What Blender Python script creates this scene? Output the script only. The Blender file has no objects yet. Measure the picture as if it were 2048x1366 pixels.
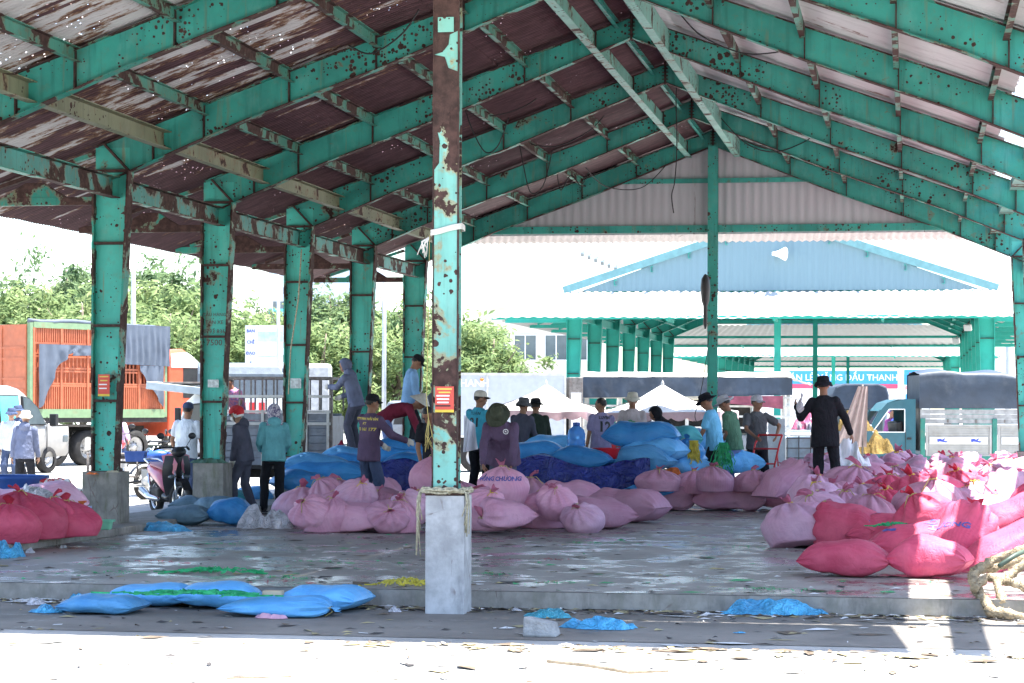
import bpy, bmesh, math, random
from mathutils import Vector, Matrix, noise as mnoise, Euler
from mathutils.bvhtree import BVHTree
R = math.radians
PI = math.pi
SC = bpy.context.scene
COL = SC.collection
# ------------------------------------------------------------------ camera, sky, sun, exposure
F, H, PSI, HOR = 4576.0, 1.68, R(9.9), 814.0          # focal length in photo pixels, eye height, turn to the left, horizon row
CP, SP = math.cos(PSI), math.sin(PSI)
cam = bpy.data.cameras.new("camera")
cam.sensor_width = 36.0
cam.lens = F / 2048 * 36
cam.shift_y = (HOR - 683) / 2048
cam.clip_end = 3000
camo = bpy.data.objects.new("camera", cam)
COL.objects.link(camo)
camo.location = (0, 0, H)
camo.rotation_euler = (R(90), R(-0.2), PSI)
SC.camera = camo

SUN_DIR = Vector((0.23, 0.05, 1.0)).normalized()       # towards the sun
world = bpy.data.worlds.new("World")
SC.world = world
world.use_nodes = True
_nt = world.node_tree
_nt.nodes.clear()
_sky = _nt.nodes.new("ShaderNodeTexSky")
_sky.sky_type = 'NISHITA'
_sky.sun_disc = False
_sky.sun_elevation = math.asin(SUN_DIR.z)
_sky.sun_rotation = math.atan2(SUN_DIR.x, SUN_DIR.y)
_sky.air_density = 1.0
_sky.dust_density = 1.0
_sky.ozone_density = 1.0
_bg = _nt.nodes.new("ShaderNodeBackground")
_bg.inputs["Strength"].default_value = 0.125
_wo = _nt.nodes.new("ShaderNodeOutputWorld")
_nt.links.new(_sky.outputs[0], _bg.inputs[0])
_nt.links.new(_bg.outputs[0], _wo.inputs[0])
_sl = bpy.data.lights.new("sun", 'SUN')
_sl.energy = 5.0
_sl.angle = R(0.5)
_sl.color = (1.0, 0.965, 0.9)
_so = bpy.data.objects.new("sun", _sl)
COL.objects.link(_so)
_so.rotation_euler = SUN_DIR.to_track_quat('Z', 'Y').to_euler()
_so.location = (20, 0, 60)
SC.view_settings.view_transform = 'Standard'
SC.view_settings.look = 'None'
SC.view_settings.exposure = 2.15
SC.view_settings.gamma = 1.0
SC.cycles.max_bounces = 8
SC.cycles.diffuse_bounces = 4
SC.cycles.glossy_bounces = 3
SC.cycles.transparent_max_bounces = 12
SC.cycles.sample_clamp_indirect = 8.0

# ------------------------------------------------------------------ places in the yard from the photograph's rows and columns
def at_d(u, v, d):
    xc = (u - 1024) / F * d
    return Vector((xc * CP - d * SP, xc * SP + d * CP, H + (HOR - v) / F * d))
def at_z(u, v, z):
    return at_d(u, v, F * (H - z) / (v - HOR))
def depth(p):
    return p[1] * CP - p[0] * SP
def px(d):                                              # metres for one photo pixel at a distance
    return d / F
RNG = random.Random(7)
def rnd(a, b): return RNG.uniform(a, b)

# ------------------------------------------------------------------ mesh helpers
class MB:
    def __init__(s): s.v = []; s.f = []; s.m = []; s.sm = []
    def add(s, vs, fs, mi=0, smooth=False):
        o = len(s.v)
        s.v += [tuple(q) for q in vs]
        s.f += [tuple(i + o for i in f) for f in fs]
        s.m += [mi] * len(fs); s.sm += [smooth] * len(fs)
        return s
    def box(s, c, d, mi=0, rot=None, taper=None):
        hx, hy, hz = d[0] / 2, d[1] / 2, d[2] / 2
        vs = []
        for z in (-1, 1):
            k = 1 if (taper is None or z < 0) else taper
            for x, y in ((-1, -1), (1, -1), (1, 1), (-1, 1)):
                p = Vector((x * hx * k, y * hy * k, z * hz))
                if rot is not None: p = rot @ p
                vs.append(p + Vector(c))
        return s.add(vs, [(3, 2, 1, 0), (4, 5, 6, 7), (0, 1, 5, 4), (1, 2, 6, 5), (2, 3, 7, 6), (3, 0, 4, 7)], mi)
    def bar(s, a, b, w, h, mi=0, up=(0, 0, 1)):            # a box beam from a to b
        a = Vector(a); b = Vector(b); d = b - a; L = d.length
        if L < 1e-6: return s
        z = d / L
        x = z.cross(Vector(up))
        if x.length < 1e-4: x = z.cross(Vector((0, 1, 0)))
        x.normalize(); y = x.cross(z)
        rot = Matrix((x, y, z)).transposed()
        return s.box((a + b) / 2, (w, h, L), mi, rot)
    def tube(s, pts, r, n=8, mi=0, cap=True, smooth=True):
        pts = [Vector(p) for p in pts]
        rs = r if isinstance(r, (list, tuple)) else [r] * len(pts)
        vs = []; fs = []
        px_ = None
        for i, p in enumerate(pts):
            t = (pts[min(i + 1, len(pts) - 1)] - pts[max(i - 1, 0)])
            t = t.normalized() if t.length > 1e-9 else Vector((0, 0, 1))
            if px_ is None:
                x = t.cross(Vector((0, 0, 1)))
                if x.length < 1e-3: x = t.cross(Vector((0, 1, 0)))
            else:
                x = px_ - t * px_.dot(t)
                if x.length < 1e-6: x = t.cross(Vector((0, 1, 0)))
            x.normalize(); px_ = x; y = t.cross(x)
            for k in range(n):
                a = 2 * PI * k / n
                vs.append(p + (x * math.cos(a) + y * math.sin(a)) * rs[i])
        for i in range(len(pts) - 1):
            for k in range(n):
                k2 = (k + 1) % n
                fs.append((i * n + k, i * n + k2, (i + 1) * n + k2, (i + 1) * n + k))
        if cap:
            fs.append(tuple(range(n - 1, -1, -1)))
            fs.append(tuple((len(pts) - 1) * n + k for k in range(n)))
        return s.add(vs, fs, mi, smooth)
    def lathe(s, prof, n=16, mi=0, c=(0, 0, 0), smooth=True, rot=None, sx=1, sy=1, fn=None, caps=True):
        vs = []; fs = []
        for i, (r, z) in enumerate(prof):
            for k in range(n):
                a = 2 * PI * k / n
                p = Vector((r * math.cos(a) * sx, r * math.sin(a) * sy, z))
                if fn: p = fn(p, i, a)
                if rot is not None: p = rot @ p
                vs.append(p + Vector(c))
        for i in range(len(prof) - 1):
            for k in range(n):
                k2 = (k + 1) % n
                fs.append((i * n + k, i * n + k2, (i + 1) * n + k2, (i + 1) * n + k))
        if caps and prof[0][0] > 1e-5: fs.append(tuple(range(n - 1, -1, -1)))
        if caps and prof[-1][0] > 1e-5: fs.append(tuple((len(prof) - 1) * n + k for k in range(n)))
        return s.add(vs, fs, mi, smooth)
    def grid(s, fn, nu, nv, mi=0, smooth=True):
        vs = [fn(i / nu, j / nv) for j in range(nv + 1) for i in range(nu + 1)]
        w = nu + 1
        fs = [(j * w + i, j * w + i + 1, (j + 1) * w + i + 1, (j + 1) * w + i) for j in range(nv) for i in range(nu)]
        return s.add(vs, fs, mi, smooth)
    def prism(s, poly, a, b, mi=0, frame=None):            # polygon (x,z) pulled along y from a to b (or mapped by frame(x,y,z))
        fr = frame or (lambda x, y, z: (x, y, z))
        n = len(poly)
        vs = [fr(x, a, z) for x, z in poly] + [fr(x, b, z) for x, z in poly]
        fs = [tuple(range(n)), tuple(range(2 * n - 1, n - 1, -1))]
        for i in range(n):
            j = (i + 1) % n
            fs.append((i, i + n, j + n, j))
        return s.add(vs, fs, mi)
    def blob(s, c, r, n=12, m=8, mi=0, rot=None):
        prof = [(max(1e-6, math.sin(PI * j / m)), -math.cos(PI * j / m)) for j in range(m + 1)]
        r = Vector(r) if not isinstance(r, (int, float)) else Vector((r, r, r))
        vs = []; fs = []
        for q, z in prof:
            for k in range(n):
                a = 2 * PI * k / n
                p = Vector((q * math.cos(a) * r.x, q * math.sin(a) * r.y, z * r.z))
                if rot is not None: p = rot @ p
                vs.append(p + Vector(c))
        for i in range(m):
            for k in range(n):
                k2 = (k + 1) % n
                fs.append((i * n + k, i * n + k2, (i + 1) * n + k2, (i + 1) * n + k))
        return s.add(vs, fs, mi, True)
    def xform(s, mat, start=0):
        s.v = s.v[:start] + [tuple(mat @ Vector(p)) for p in s.v[start:]]
        return s
    def mesh(s, name, mats):
        me = bpy.data.meshes.new(name)
        me.from_pydata(s.v, [], s.f)
        for m in (mats if isinstance(mats, (list, tuple)) else [mats]): me.materials.append(m)
        me.polygons.foreach_set("material_index", s.m)
        me.polygons.foreach_set("use_smooth", s.sm)
        me.validate(); me.update()
        return me
    def build(s, name, mats, parent=None, bevel=0.0, fix=False):
        me = s.mesh(name, mats)
        if fix or bevel:
            bm = bmesh.new(); bm.from_mesh(me)
            bmesh.ops.recalc_face_normals(bm, faces=bm.faces)
            bm.to_mesh(me); bm.free()
        o = bpy.data.objects.new(name, me)
        COL.objects.link(o)
        if parent is not None: o.parent = parent
        if bevel:
            b = o.modifiers.new("bevel", 'BEVEL'); b.width = bevel; b.segments = 2; b.limit_method = 'ANGLE'; b.angle_limit = R(35)
        return o
def tag(o, label=None, cat=None, group=None, kind=None):
    if label: o["label"] = label
    if cat: o["category"] = cat
    if group: o["group"] = group
    if kind: o["kind"] = kind
    return o
def empty(name, loc=(0, 0, 0), rz=0.0, label=None, cat=None, group=None):
    o = bpy.data.objects.new(name, None)
    COL.objects.link(o)
    o.location = loc; o.rotation_euler = (0, 0, rz); o.empty_display_size = 0.2
    return tag(o, label, cat, group)
def copy_tree(o, parent=None):
    c = o.copy(); COL.objects.link(c); c.parent = parent
    for ch in list(o.children): copy_tree(ch, c)
    return c
def text_mesh(txt, size, align='CENTER', bold=0.0, spacing=1.0, shear=0.0):
    cu = bpy.data.curves.new("text", 'FONT')
    cu.body = txt; cu.size = size; cu.align_x = align; cu.align_y = 'CENTER'; cu.offset = bold; cu.space_character = spacing; cu.shear = shear
    cu.resolution_u = 2
    o = bpy.data.objects.new("text", cu); COL.objects.link(o)
    dg = bpy.context.evaluated_depsgraph_get(); dg.update()
    me = bpy.data.meshes.new_from_object(o.evaluated_get(dg))
    bpy.data.objects.remove(o)
    return me
def lettering(txt, size, mat, parent, M4, name="lettering", bvh=None, ray=None, off=0.006, **k):
    """Letters laid on a plane by M4; with bvh, each vertex is dropped along ray onto the surface under it."""
    me = text_mesh(txt, size, **k)
    if bvh is not None:
        bm = bmesh.new(); bm.from_mesh(me)
        bmesh.ops.triangulate(bm, faces=bm.faces)
        for _ in range(2):
            es = [e for e in bm.edges if e.calc_length() > size * 0.25]
            if es: bmesh.ops.subdivide_edges(bm, edges=es, cuts=1)
            bmesh.ops.triangulate(bm, faces=bm.faces)
        bm.to_mesh(me); bm.free()
    me.transform(M4)
    if bvh is not None:
        bm = bmesh.new(); bm.from_mesh(me); lost = []
        for v in bm.verts:
            h = bvh.ray_cast(v.co, ray)
            if h[0] is not None: v.co = h[0] - ray * off
            else: lost.append(v)
        bmesh.ops.delete(bm, geom=lost, context='VERTS')
        bm.to_mesh(me); bm.free()
    me.materials.clear(); me.materials.append(mat); me.name = name
    o = bpy.data.objects.new(name, me); COL.objects.link(o)
    o.parent = parent
    return o
def bvh_of(o):
    me = o.data
    return BVHTree.FromPolygons([v.co.copy() for v in me.vertices], [tuple(p.vertices) for p in me.polygons])

# ------------------------------------------------------------------ materials
class NT:
    def __init__(s, name):
        s.mat = bpy.data.materials.new(name); s.mat.use_nodes = True
        s.t = s.mat.node_tree; s.t.nodes.clear()
        s.out = s.n("OutputMaterial"); s.p = s.n("BsdfPrincipled"); s.l(s.p.outputs[0], s.out.inputs[0])
        s.tc = s.n("TexCoord")
    def n(s, t, **k):
        q = s.t.nodes.new("ShaderNode" + t)
        for a, b in k.items(): setattr(q, a, b)
        return q
    def l(s, a, b): s.t.links.new(a, b)
    def setin(s, inp, v):
        if isinstance(v, bpy.types.NodeSocket): s.l(v, inp)
        else: inp.default_value = v
    def map(s, scale=(1, 1, 1), coord="Object", rot=(0, 0, 0), loc=(0, 0, 0)):
        m = s.n("Mapping"); s.l(s.tc.outputs[coord], m.inputs[0])
        m.inputs["Scale"].default_value = scale; m.inputs["Rotation"].default_value = rot; m.inputs["Location"].default_value = loc
        return m.outputs[0]
    def noise(s, vec, scale, detail=4, rough=0.55, dist=0.0):
        q = s.n("TexNoise"); s.l(vec, q.inputs["Vector"])
        q.inputs["Scale"].default_value = scale; q.inputs["Detail"].default_value = detail
        q.inputs["Roughness"].default_value = rough; q.inputs["Distortion"].default_value = dist
        return q.outputs[0]
    def voro(s, vec, scale, feature='F1', out="Distance"):
        q = s.n("TexVoronoi"); q.feature = feature; s.l(vec, q.inputs["Vector"]); q.inputs["Scale"].default_value = scale
        return q.outputs[out]
    def ramp(s, fac, a, b):                              # smooth 0..1 between a and b
        q = s.n("MapRange"); q.interpolation_type = 'SMOOTHSTEP'
        s.l(fac, q.inputs[0]); q.inputs[1].default_value = a; q.inputs[2].default_value = b
        return q.outputs[0]
    def math(s, op, a, b=0.0):
        q = s.n("Math"); q.operation = op; s.setin(q.inputs[0], a); s.setin(q.inputs[1], b)
        return q.outputs[0]
    def mix(s, fac, a, b):
        q = s.n("Mix"); q.data_type = 'RGBA'
        s.setin(q.inputs[0], fac); s.setin(q.inputs[6], c4(a)); s.setin(q.inputs[7], c4(b))
        return q.outputs[2]
    def bump(s, h, strength=0.3, dist=0.02):
        q = s.n("Bump"); s.l(h, q.inputs["Height"]); q.inputs["Strength"].default_value = strength; q.inputs["Distance"].default_value = dist
        s.l(q.outputs[0], s.p.inputs["Normal"])
    def col(s, c): s.setin(s.p.inputs["Base Color"], c4(c))
    def rough(s, r): s.setin(s.p.inputs["Roughness"], r)
    def spec(s, r): s.p.inputs["Specular IOR Level"].default_value = r
def c4(c):
    if isinstance(c, bpy.types.NodeSocket): return c
    return (c[0], c[1], c[2], 1.0)
def mul(c, k): return tuple(min(1.0, q * k) for q in c)
MATS = {}
def mat(name, col, rough=0.6, metal=0.0, var=0.18, scale=6.0, bump=0.0, bscale=None, spec=0.4, dirt=None, dirt_amt=0.45, coat=0.0):
    if name in MATS: return MATS[name]
    t = NT(name)
    v = t.map()
    n = t.noise(v, scale, 5)
    c = t.mix(t.ramp(n, 0.3, 0.7), mul(col, 1 - var), mul(col, 1 + var))
    if dirt is not None:
        d = t.noise(v, scale * 0.55, 7, 0.65)
        c = t.mix(t.math('MULTIPLY', t.ramp(d, 0.5, 0.72), dirt_amt), c, dirt)
    t.col(c); t.rough(rough); t.spec(spec)
    t.p.inputs["Metallic"].default_value = metal
    if coat: t.p.inputs["Coat Weight"].default_value = coat
    if bump: t.bump(t.noise(v, bscale or scale * 4, 5), bump, 0.03)
    MATS[name] = t.mat
    return t.mat
def steel(name, col, rust, spots, dark=(0.040, 0.021, 0.018), halo=(0.20, 0.105, 0.05), streak=0.3, fine=1.0):
    t = NT(name)
    v = t.map()
    base = t.mix(t.ramp(t.noise(v, 1.3, 4), 0.3, 0.7), mul(col, 0.78), mul(col, 1.18))
    base = t.mix(t.math('MULTIPLY', t.ramp(t.noise(v, 9 * fine, 6, 0.7), 0.5, 0.75), 0.35), base, (0.15, 0.17, 0.09))
    base = t.mix(t.math('MULTIPLY', t.ramp(t.noise(t.map((1.5, 1.5, .7), loc=(9, 2, 4)), 2.6, 6, .65), .50, .68), .40), base, tuple(.55 * q + .10 for q in mul(col, 1.5)))
    base = t.mix(t.math('MULTIPLY', t.ramp(t.noise(t.map((5, 5, .35), loc=(1, 7, 2)), 2.2, 5, .6), .52, .70), .45), base, mul(col, .42))
    vs = t.map((7, 7, 0.55))
    st = t.math('MULTIPLY', t.ramp(t.noise(vs, 1.6, 4), 0.60, 0.72), streak)
    base = t.mix(st, base, (0.26, 0.15, 0.05))
    a = t.noise(v, 2.1 * fine, 9, 0.62, 0.3)
    big = t.ramp(a, rust, rust + 0.015)
    hal = t.ramp(a, rust - 0.05, rust)
    n2 = t.noise(v, 1.1, 4, .6)
    thr = t.math('MULTIPLY', t.ramp(n2, 0.38, 0.66), spots)
    def dots(scale, off, k):
        q = t.n("TexVoronoi"); t.l(t.map((1, 1, 1), loc=off), q.inputs["Vector"]); q.inputs["Scale"].default_value = scale
        sx = t.n("SeparateColor"); t.l(q.outputs["Color"], sx.inputs[0])
        rr = t.math('POWER', sx.outputs[0], 2.2)
        wob = t.math('MULTIPLY', t.math('SUBTRACT', t.noise(v, scale * 3, 2), .5), .22)
        return t.math('LESS_THAN', t.math('ADD', q.outputs["Distance"], wob), t.math('MULTIPLY', t.math('MULTIPLY', thr, rr), k))
    sp = dots(10.0 * fine, (0, 0, 0), 1.0)
    sp2 = dots(21.0 * fine, (3.3, 1.7, 5.1), 1.35)
    m = t.math('MAXIMUM', big, t.math('MAXIMUM', sp, sp2))
    c = t.mix(t.math('MULTIPLY', hal, 0.6), base, halo)
    c = t.mix(m, c, t.mix(t.ramp(t.noise(v, 14, 5), 0.35, 0.7), dark, mul(dark, 2.1)))
    t.col(c)
    t.rough(t.math('ADD', t.math('MULTIPLY', m, 0.35), 0.5))
    t.spec(0.35)
    t.bump(t.math('ADD', m, t.noise(v, 22, 4)), 0.25, 0.01)
    MATS[name] = t.mat
    return t.mat
# ------------------------------------------------------------------ steel and sheet materials of the open sheds
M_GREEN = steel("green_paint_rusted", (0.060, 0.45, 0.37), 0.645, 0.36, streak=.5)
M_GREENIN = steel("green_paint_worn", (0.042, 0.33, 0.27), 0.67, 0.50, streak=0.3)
M_EDGE = steel("rusted_edge", (0.020, 0.26, 0.20), 0.47, 0.35)
M_STRUT = steel("pale_green_strut", (0.17, 0.40, 0.34), 0.585, 0.42)
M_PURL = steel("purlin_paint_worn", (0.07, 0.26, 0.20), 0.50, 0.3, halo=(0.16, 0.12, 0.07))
M_EAVE = steel("tan_worn_beam", (0.20, 0.215, 0.135), 0.60, 0.45)
M_TIEB = steel("column_tie_paint", (0.06, 0.29, 0.26), 0.50, 0.5, streak=.6)
M_POST = steel("pale_post_paint", (0.17, 0.43, 0.37), 0.55, 0.75, streak=0.9, halo=(0.36, 0.2, 0.06))
M_CLEAN = mat("green_paint_far", (0.02, 0.36, 0.29), 0.5, var=0.12, scale=2)
M_BAND = mat("rust_brown", (0.052, 0.028, 0.024), 0.85, var=0.4, scale=12, bump=0.3)
def sheet_mat(name, rusty, holes, white=(0.50, 0.49, 0.49), tone=(0.060, 0.033, 0.036), shade=.74, vert=False):
    t = NT(name)
    v = t.map()
    vx = t.map((2.6, 1.0, 0.16) if vert else (0.22, 1.1, 0.22))                        # streaks run down the slope
    a = t.noise(vx, 2.4, 9, 0.72)
    b = t.noise(vx, 13, 6, 0.7)
    rc = t.mix(t.ramp(b, 0.35, 0.7), tone, mul(tone, 2.0))
    wc = t.mix(t.ramp(t.noise(vx, 5, 6, 0.7), 0.45, 0.75), white, mul(white, shade))
    if rusty == "left":                                   # old paint left only towards the front of the shed
        sep = t.n("SeparateXYZ"); t.l(t.tc.outputs["Object"], sep.inputs[0])
        gy = t.math('MULTIPLY', t.ramp(sep.outputs[1], 34.0, 21.0), 0.22)
        gx = t.math('MULTIPLY', t.ramp(sep.outputs[0], -5.6, -7.2), 0.13)
        sh = t.math('ADD', t.math('ADD', a, gy), t.math('SUBTRACT', gx, 0.222))
        keep = t.ramp(sh, 0.555, 0.575)
        c = t.mix(keep, rc, wc)
        edge = t.math('MULTIPLY', t.ramp(sh, 0.60, 0.57), t.ramp(sh, 0.53, 0.56))
        c = t.mix(t.math('MULTIPLY', edge, 0.7), c, (0.22, 0.12, 0.06))
    else:
        sp = t.ramp(a, rusty, rusty + 0.04)
        c = t.mix(t.math('MULTIPLY', sp, 0.8), wc, (0.16, 0.085, 0.06))
    t.col(c); t.rough(0.6); t.spec(0.3)
    if holes:
        h = t.voro(t.map((2.2, 3.2, 1)), 7.0)
        cl = t.ramp(t.noise(t.map((0.7, 0.35, 0.2)), 1.5, 5, 0.7), 0.49, 0.64)
        th = t.math('MULTIPLY', cl, holes)
        al = t.math('GREATER_THAN', h, th)
        t.l(al, t.p.inputs["Alpha"])
    MATS[name] = t.mat
    return t.mat
M_ROOFL = sheet_mat("rusted_roof_sheet", "left", 0.165)
M_ROOFR = sheet_mat("pale_roof_sheet", 0.62, 0.0, white=(0.58, 0.60, 0.61))
M_GABLE = sheet_mat("grey_gable_sheet", 0.635, 0.0, white=(0.50, 0.49, 0.51), shade=.88, vert=True)
M_SKIRT = sheet_mat("pink_white_skirt_sheet", 0.64, 0.0, white=(0.72, 0.66, 0.64))
M_BLUEG = sheet_mat("pale_blue_gable_sheet", 0.80, 0.0, white=(0.17, 0.265, 0.31), shade=.93, vert=True)
M_WHITER = sheet_mat("white_roof_sheet", 0.85, 0.0, white=(0.50, 0.50, 0.49), shade=.86)
M_GREYR = mat("grey_roof_underside", (0.42, 0.42, 0.40), 0.6, var=0.2, scale=3)

XL, XR, XC, BAY = -9.75, 2.09, -3.83, 4.4
ZAP, SLO = 7.09, 0.358                                   # top of the rafters at the ridge, fall per metre
def ztop(x): return ZAP - SLO * abs(x - XC)
def zbot(x):
    d = abs(x - XC)
    return ztop(x) - (0.30 + 0.10 * min(1, d / 2.5) + 0.08 * max(0, (d - 4.3)) / 1.5)
def corrugated(mb, p00, p10, p01, p11, pitch, amp, nv=6, mi=0, sag=0.0, seg=4, seed=0, edge=0.0):
    """Sheet whose ridges run from p00 to p01 (v) and repeat from p00 to p10 (u)."""
    p00, p10, p01, p11 = map(Vector, (p00, p10, p01, p11))
    nu = max(4, int((p10 - p00).length / pitch * seg))
    nrm = (p10 - p00).cross(p01 - p00).normalized()
    if nrm.z < 0: nrm = -nrm
    def fn(u, v):
        a = p00.lerp(p10, u); b = p01.lerp(p11, u)
        k = 1.0
        if edge and v == 1.0: k += edge * mnoise.noise((u * 31, seed, 0))
        p = a.lerp(b, v * k)
        w = math.cos(u * nu / seg * 2 * PI) * amp
        s = mnoise.noise((p.x * 0.5 + seed, p.y * 0.4, seed * 3.1)) * sag
        return p + nrm * (w + s)
    mb.grid(fn, nu, nv, mi)

def rafter(root, Y, side, mats, xend):
    """I-beam rafter from the ridge to the knee: web, two flanges, a stiffener at each purlin."""
    mb = MB()
    xs = [XC + side * d for d in (0.0, 0.5, 1.5, 2.58, 3.67, 4.75, 5.4, abs(xend - XC))]
    xs = [x for x in xs if abs(x - XC) <= abs(xend - XC) + 1e-6]
    tw, fw = 0.012, 0.16
    for a, b in zip(xs[:-1], xs[1:]):
        w = [(a, zbot(a) + .012), (b, zbot(b) + .012), (b, ztop(b) - .012), (a, ztop(a) - .012)]
        mb.prism(w, Y - tw / 2, Y + tw / 2, 0)
        n = 8
        for q in range(n):                                # flanges with a chewed rusty lip
            x0 = a + (b - a) * q / n; x1 = a + (b - a) * (q + 1) / n
            e = fw / 2 * (1 - 0.10 * max(0, mnoise.noise((x0 * 3, Y, 2))))
            for zt, t in ((zbot, 0.0), (ztop, -0.012)):
                p = [(x0, zt(x0) + t), (x1, zt(x1) + t), (x1, zt(x1) + t + .012), (x0, zt(x0) + t + .012)]
                mb.prism(p, Y - e, Y + e, 1 if t else 2)
    for x in xs[1:-1]:
        zb, zt = zbot(x) + .014, ztop(x) - .014
        mb.box((x, Y - 0.04, (zb + zt) / 2), (0.014, 0.066, zt - zb), 3)
        mb.box((x, Y + 0.04, (zb + zt) / 2), (0.014, 0.066, zt - zb), 3)
    if side < 0:
        mb.box((XC, Y - 0.045, (zbot(XC) + ztop(XC)) / 2), (0.03, 0.075, ztop(XC) - zbot(XC) + .06), 3)
        for k in range(5):
            z = zbot(XC) + 0.05 + k * 0.055
            mb.box((XC, Y - 0.065, z), (0.09, 0.03, 0.014), 3)
    return mb.build("rafter", mats, root, fix=True)

def column(root, Y, side, mats, zb=0.87, detail=True):
    """Tapered I-section column: outer flange upright, inner flange leaning, stiffener plates across the web."""
    mb = MB()
    xo = XL - 0.235 if side < 0 else XR + 0.235
    s = -side                                             # towards the inside
    def xi(z): return xo + s * (0.285 + 0.165 * (z - 0.87) / 3.85)
    zt = ztop(xo) - 0.01
    zk = 4.585
    mb.prism([(xo, zb), (xi(zb), zb), (xi(zk), zk), (xi(zk) , min(zt, ztop(xi(zk)) - .02)), (xo, zt)], Y - .007, Y + .007, 0)
    n = 34                                                # flanges in short lengths so that the rusted edge runs uneven
    for q in range(n):
        z0 = zb + (zk - zb) * q / n; z1 = zb + (zk - zb) * (q + 1) / n
        e0 = 0.10 * (1 - 0.22 * max(0, mnoise.noise((z0 * 4.1, Y * 1.3, side)))) if detail else 0.10
        for xa, xb, w, mi in ((xo - s * .006, xo - s * .006, 0.022, 1), (xi(z0), xi(z1), 0.022, 1)):
            j = 0.016 * mnoise.noise((z0 * 9, Y, xa * 7)) if detail else 0
            p = [(xa - w / 2 - max(0, j), z0), (xa + w / 2 + max(0, -j), z0), (xb + w / 2 + max(0, -j), z1), (xb - w / 2 - max(0, j), z1)]
            mb.prism(p, Y - e0, Y + e0, mi)
    kx = xi(zk); tx = xo + s * .13                        # the leaning end plate where column and rafter meet
    for yy in (-.045, .045):
        mb.bar((kx, Y + yy, zk), (tx, Y + yy, ztop(tx) - .02), 0.024, 0.078, 2, up=(0, 1, 0))
    for z in (1.74, 2.67, 3.69, 4.585):
        mb.box(((xo + xi(z)) / 2, Y - 0.05, z), (abs(xi(z) - xo) - .024, 0.084, 0.032 if detail else 0.02), 2)
    mb.box(((xo + xi(zb)) / 2, Y, zb - 0.008), (abs(xi(zb) - xo) + 0.1, 0.26, 0.02), 2)
    return mb.build("column", mats, root, fix=True)

def pier(parent, c, sx, sy, z0, z1, m, name="pier", seed=0):
    """Cast concrete foot with chipped edges."""
    mb = MB()
    nz, n = 14, 7
    ring = []
    per = []
    for i in range(n): per.append((-1 + 2 * i / n, -1))
    for i in range(n): per.append((1, -1 + 2 * i / n))
    for i in range(n): per.append((1 - 2 * i / n, 1))
    for i in range(n): per.append((-1, 1 - 2 * i / n))
    vs = []; fs = []
    for j in range(nz + 1):
        z = z0 + (z1 - z0) * j / nz
        for (a, b) in per:
            corner = max(0.0, abs(a) * abs(b) - 0.55)
            k = 1 - 0.05 * corner + 0.018 * mnoise.noise((a * 2 + seed, b * 2, z * 4)) - 0.035 * corner * max(0, mnoise.noise((a * 9 + seed, b * 9, z * 11)))
            vs.append((c[0] + a * sx / 2 * k, c[1] + b * sy / 2 * k, z))
    L = len(per)
    for j in range(nz):
        for i in range(L):
            i2 = (i + 1) % L
            fs.append((j * L + i, j * L + i2, (j + 1) * L + i2, (j + 1) * L + i))
    mb.add(vs, fs, 0)
    mb.add(vs[-L:], [tuple(range(L))], 0)
    return mb.build(name, m, parent, fix=True)

M_PIER = None
def pier_mat(name, col, green=0.0):
    t = NT(name); v = t.map()
    c = t.mix(t.ramp(t.noise(v, 5, 7, 0.65), 0.3, 0.72), mul(col, 0.72), mul(col, 1.15))
    vz = t.map((3, 3, 0.8))
    c = t.mix(t.math('MULTIPLY', t.ramp(t.noise(vz, 2.4, 6, 0.7), 0.50, 0.70), 0.5), c, mul(col, 0.42))
    cr = t.voro(t.map((2.6, 2.6, 0.9)), 1.3, 'DISTANCE_TO_EDGE')
    q = t.noise(v, 9, 4)
    crack = t.math('LESS_THAN', t.math('ADD', cr, t.math('MULTIPLY', t.math('SUBTRACT', q, 0.5), 0.05)), 0.007)
    c = t.mix(t.math('MULTIPLY', t.math('MULTIPLY', crack, t.ramp(t.noise(t.map(loc=(5, 5, 5)), 2.0, 3), .50, .56)), 0.6), c, (0.12, 0.06, 0.05))
    if green: c = t.mix(t.math('MULTIPLY', t.ramp(t.noise(vz, 3.2, 5), 0.5, 0.7), green), c, (0.10, 0.12, 0.06))
    t.col(c); t.rough(0.9); t.spec(0.2)
    t.bump(t.noise(v, 40, 6, 0.7), 0.35, 0.01)
    MATS[name] = t.mat
    return t.mat
M_PIER = pier_mat("pale_plastered_concrete", (0.46, 0.46, 0.47))
M_PIERL = pier_mat("weathered_concrete", (0.26, 0.25, 0.23), 0.5)

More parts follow.
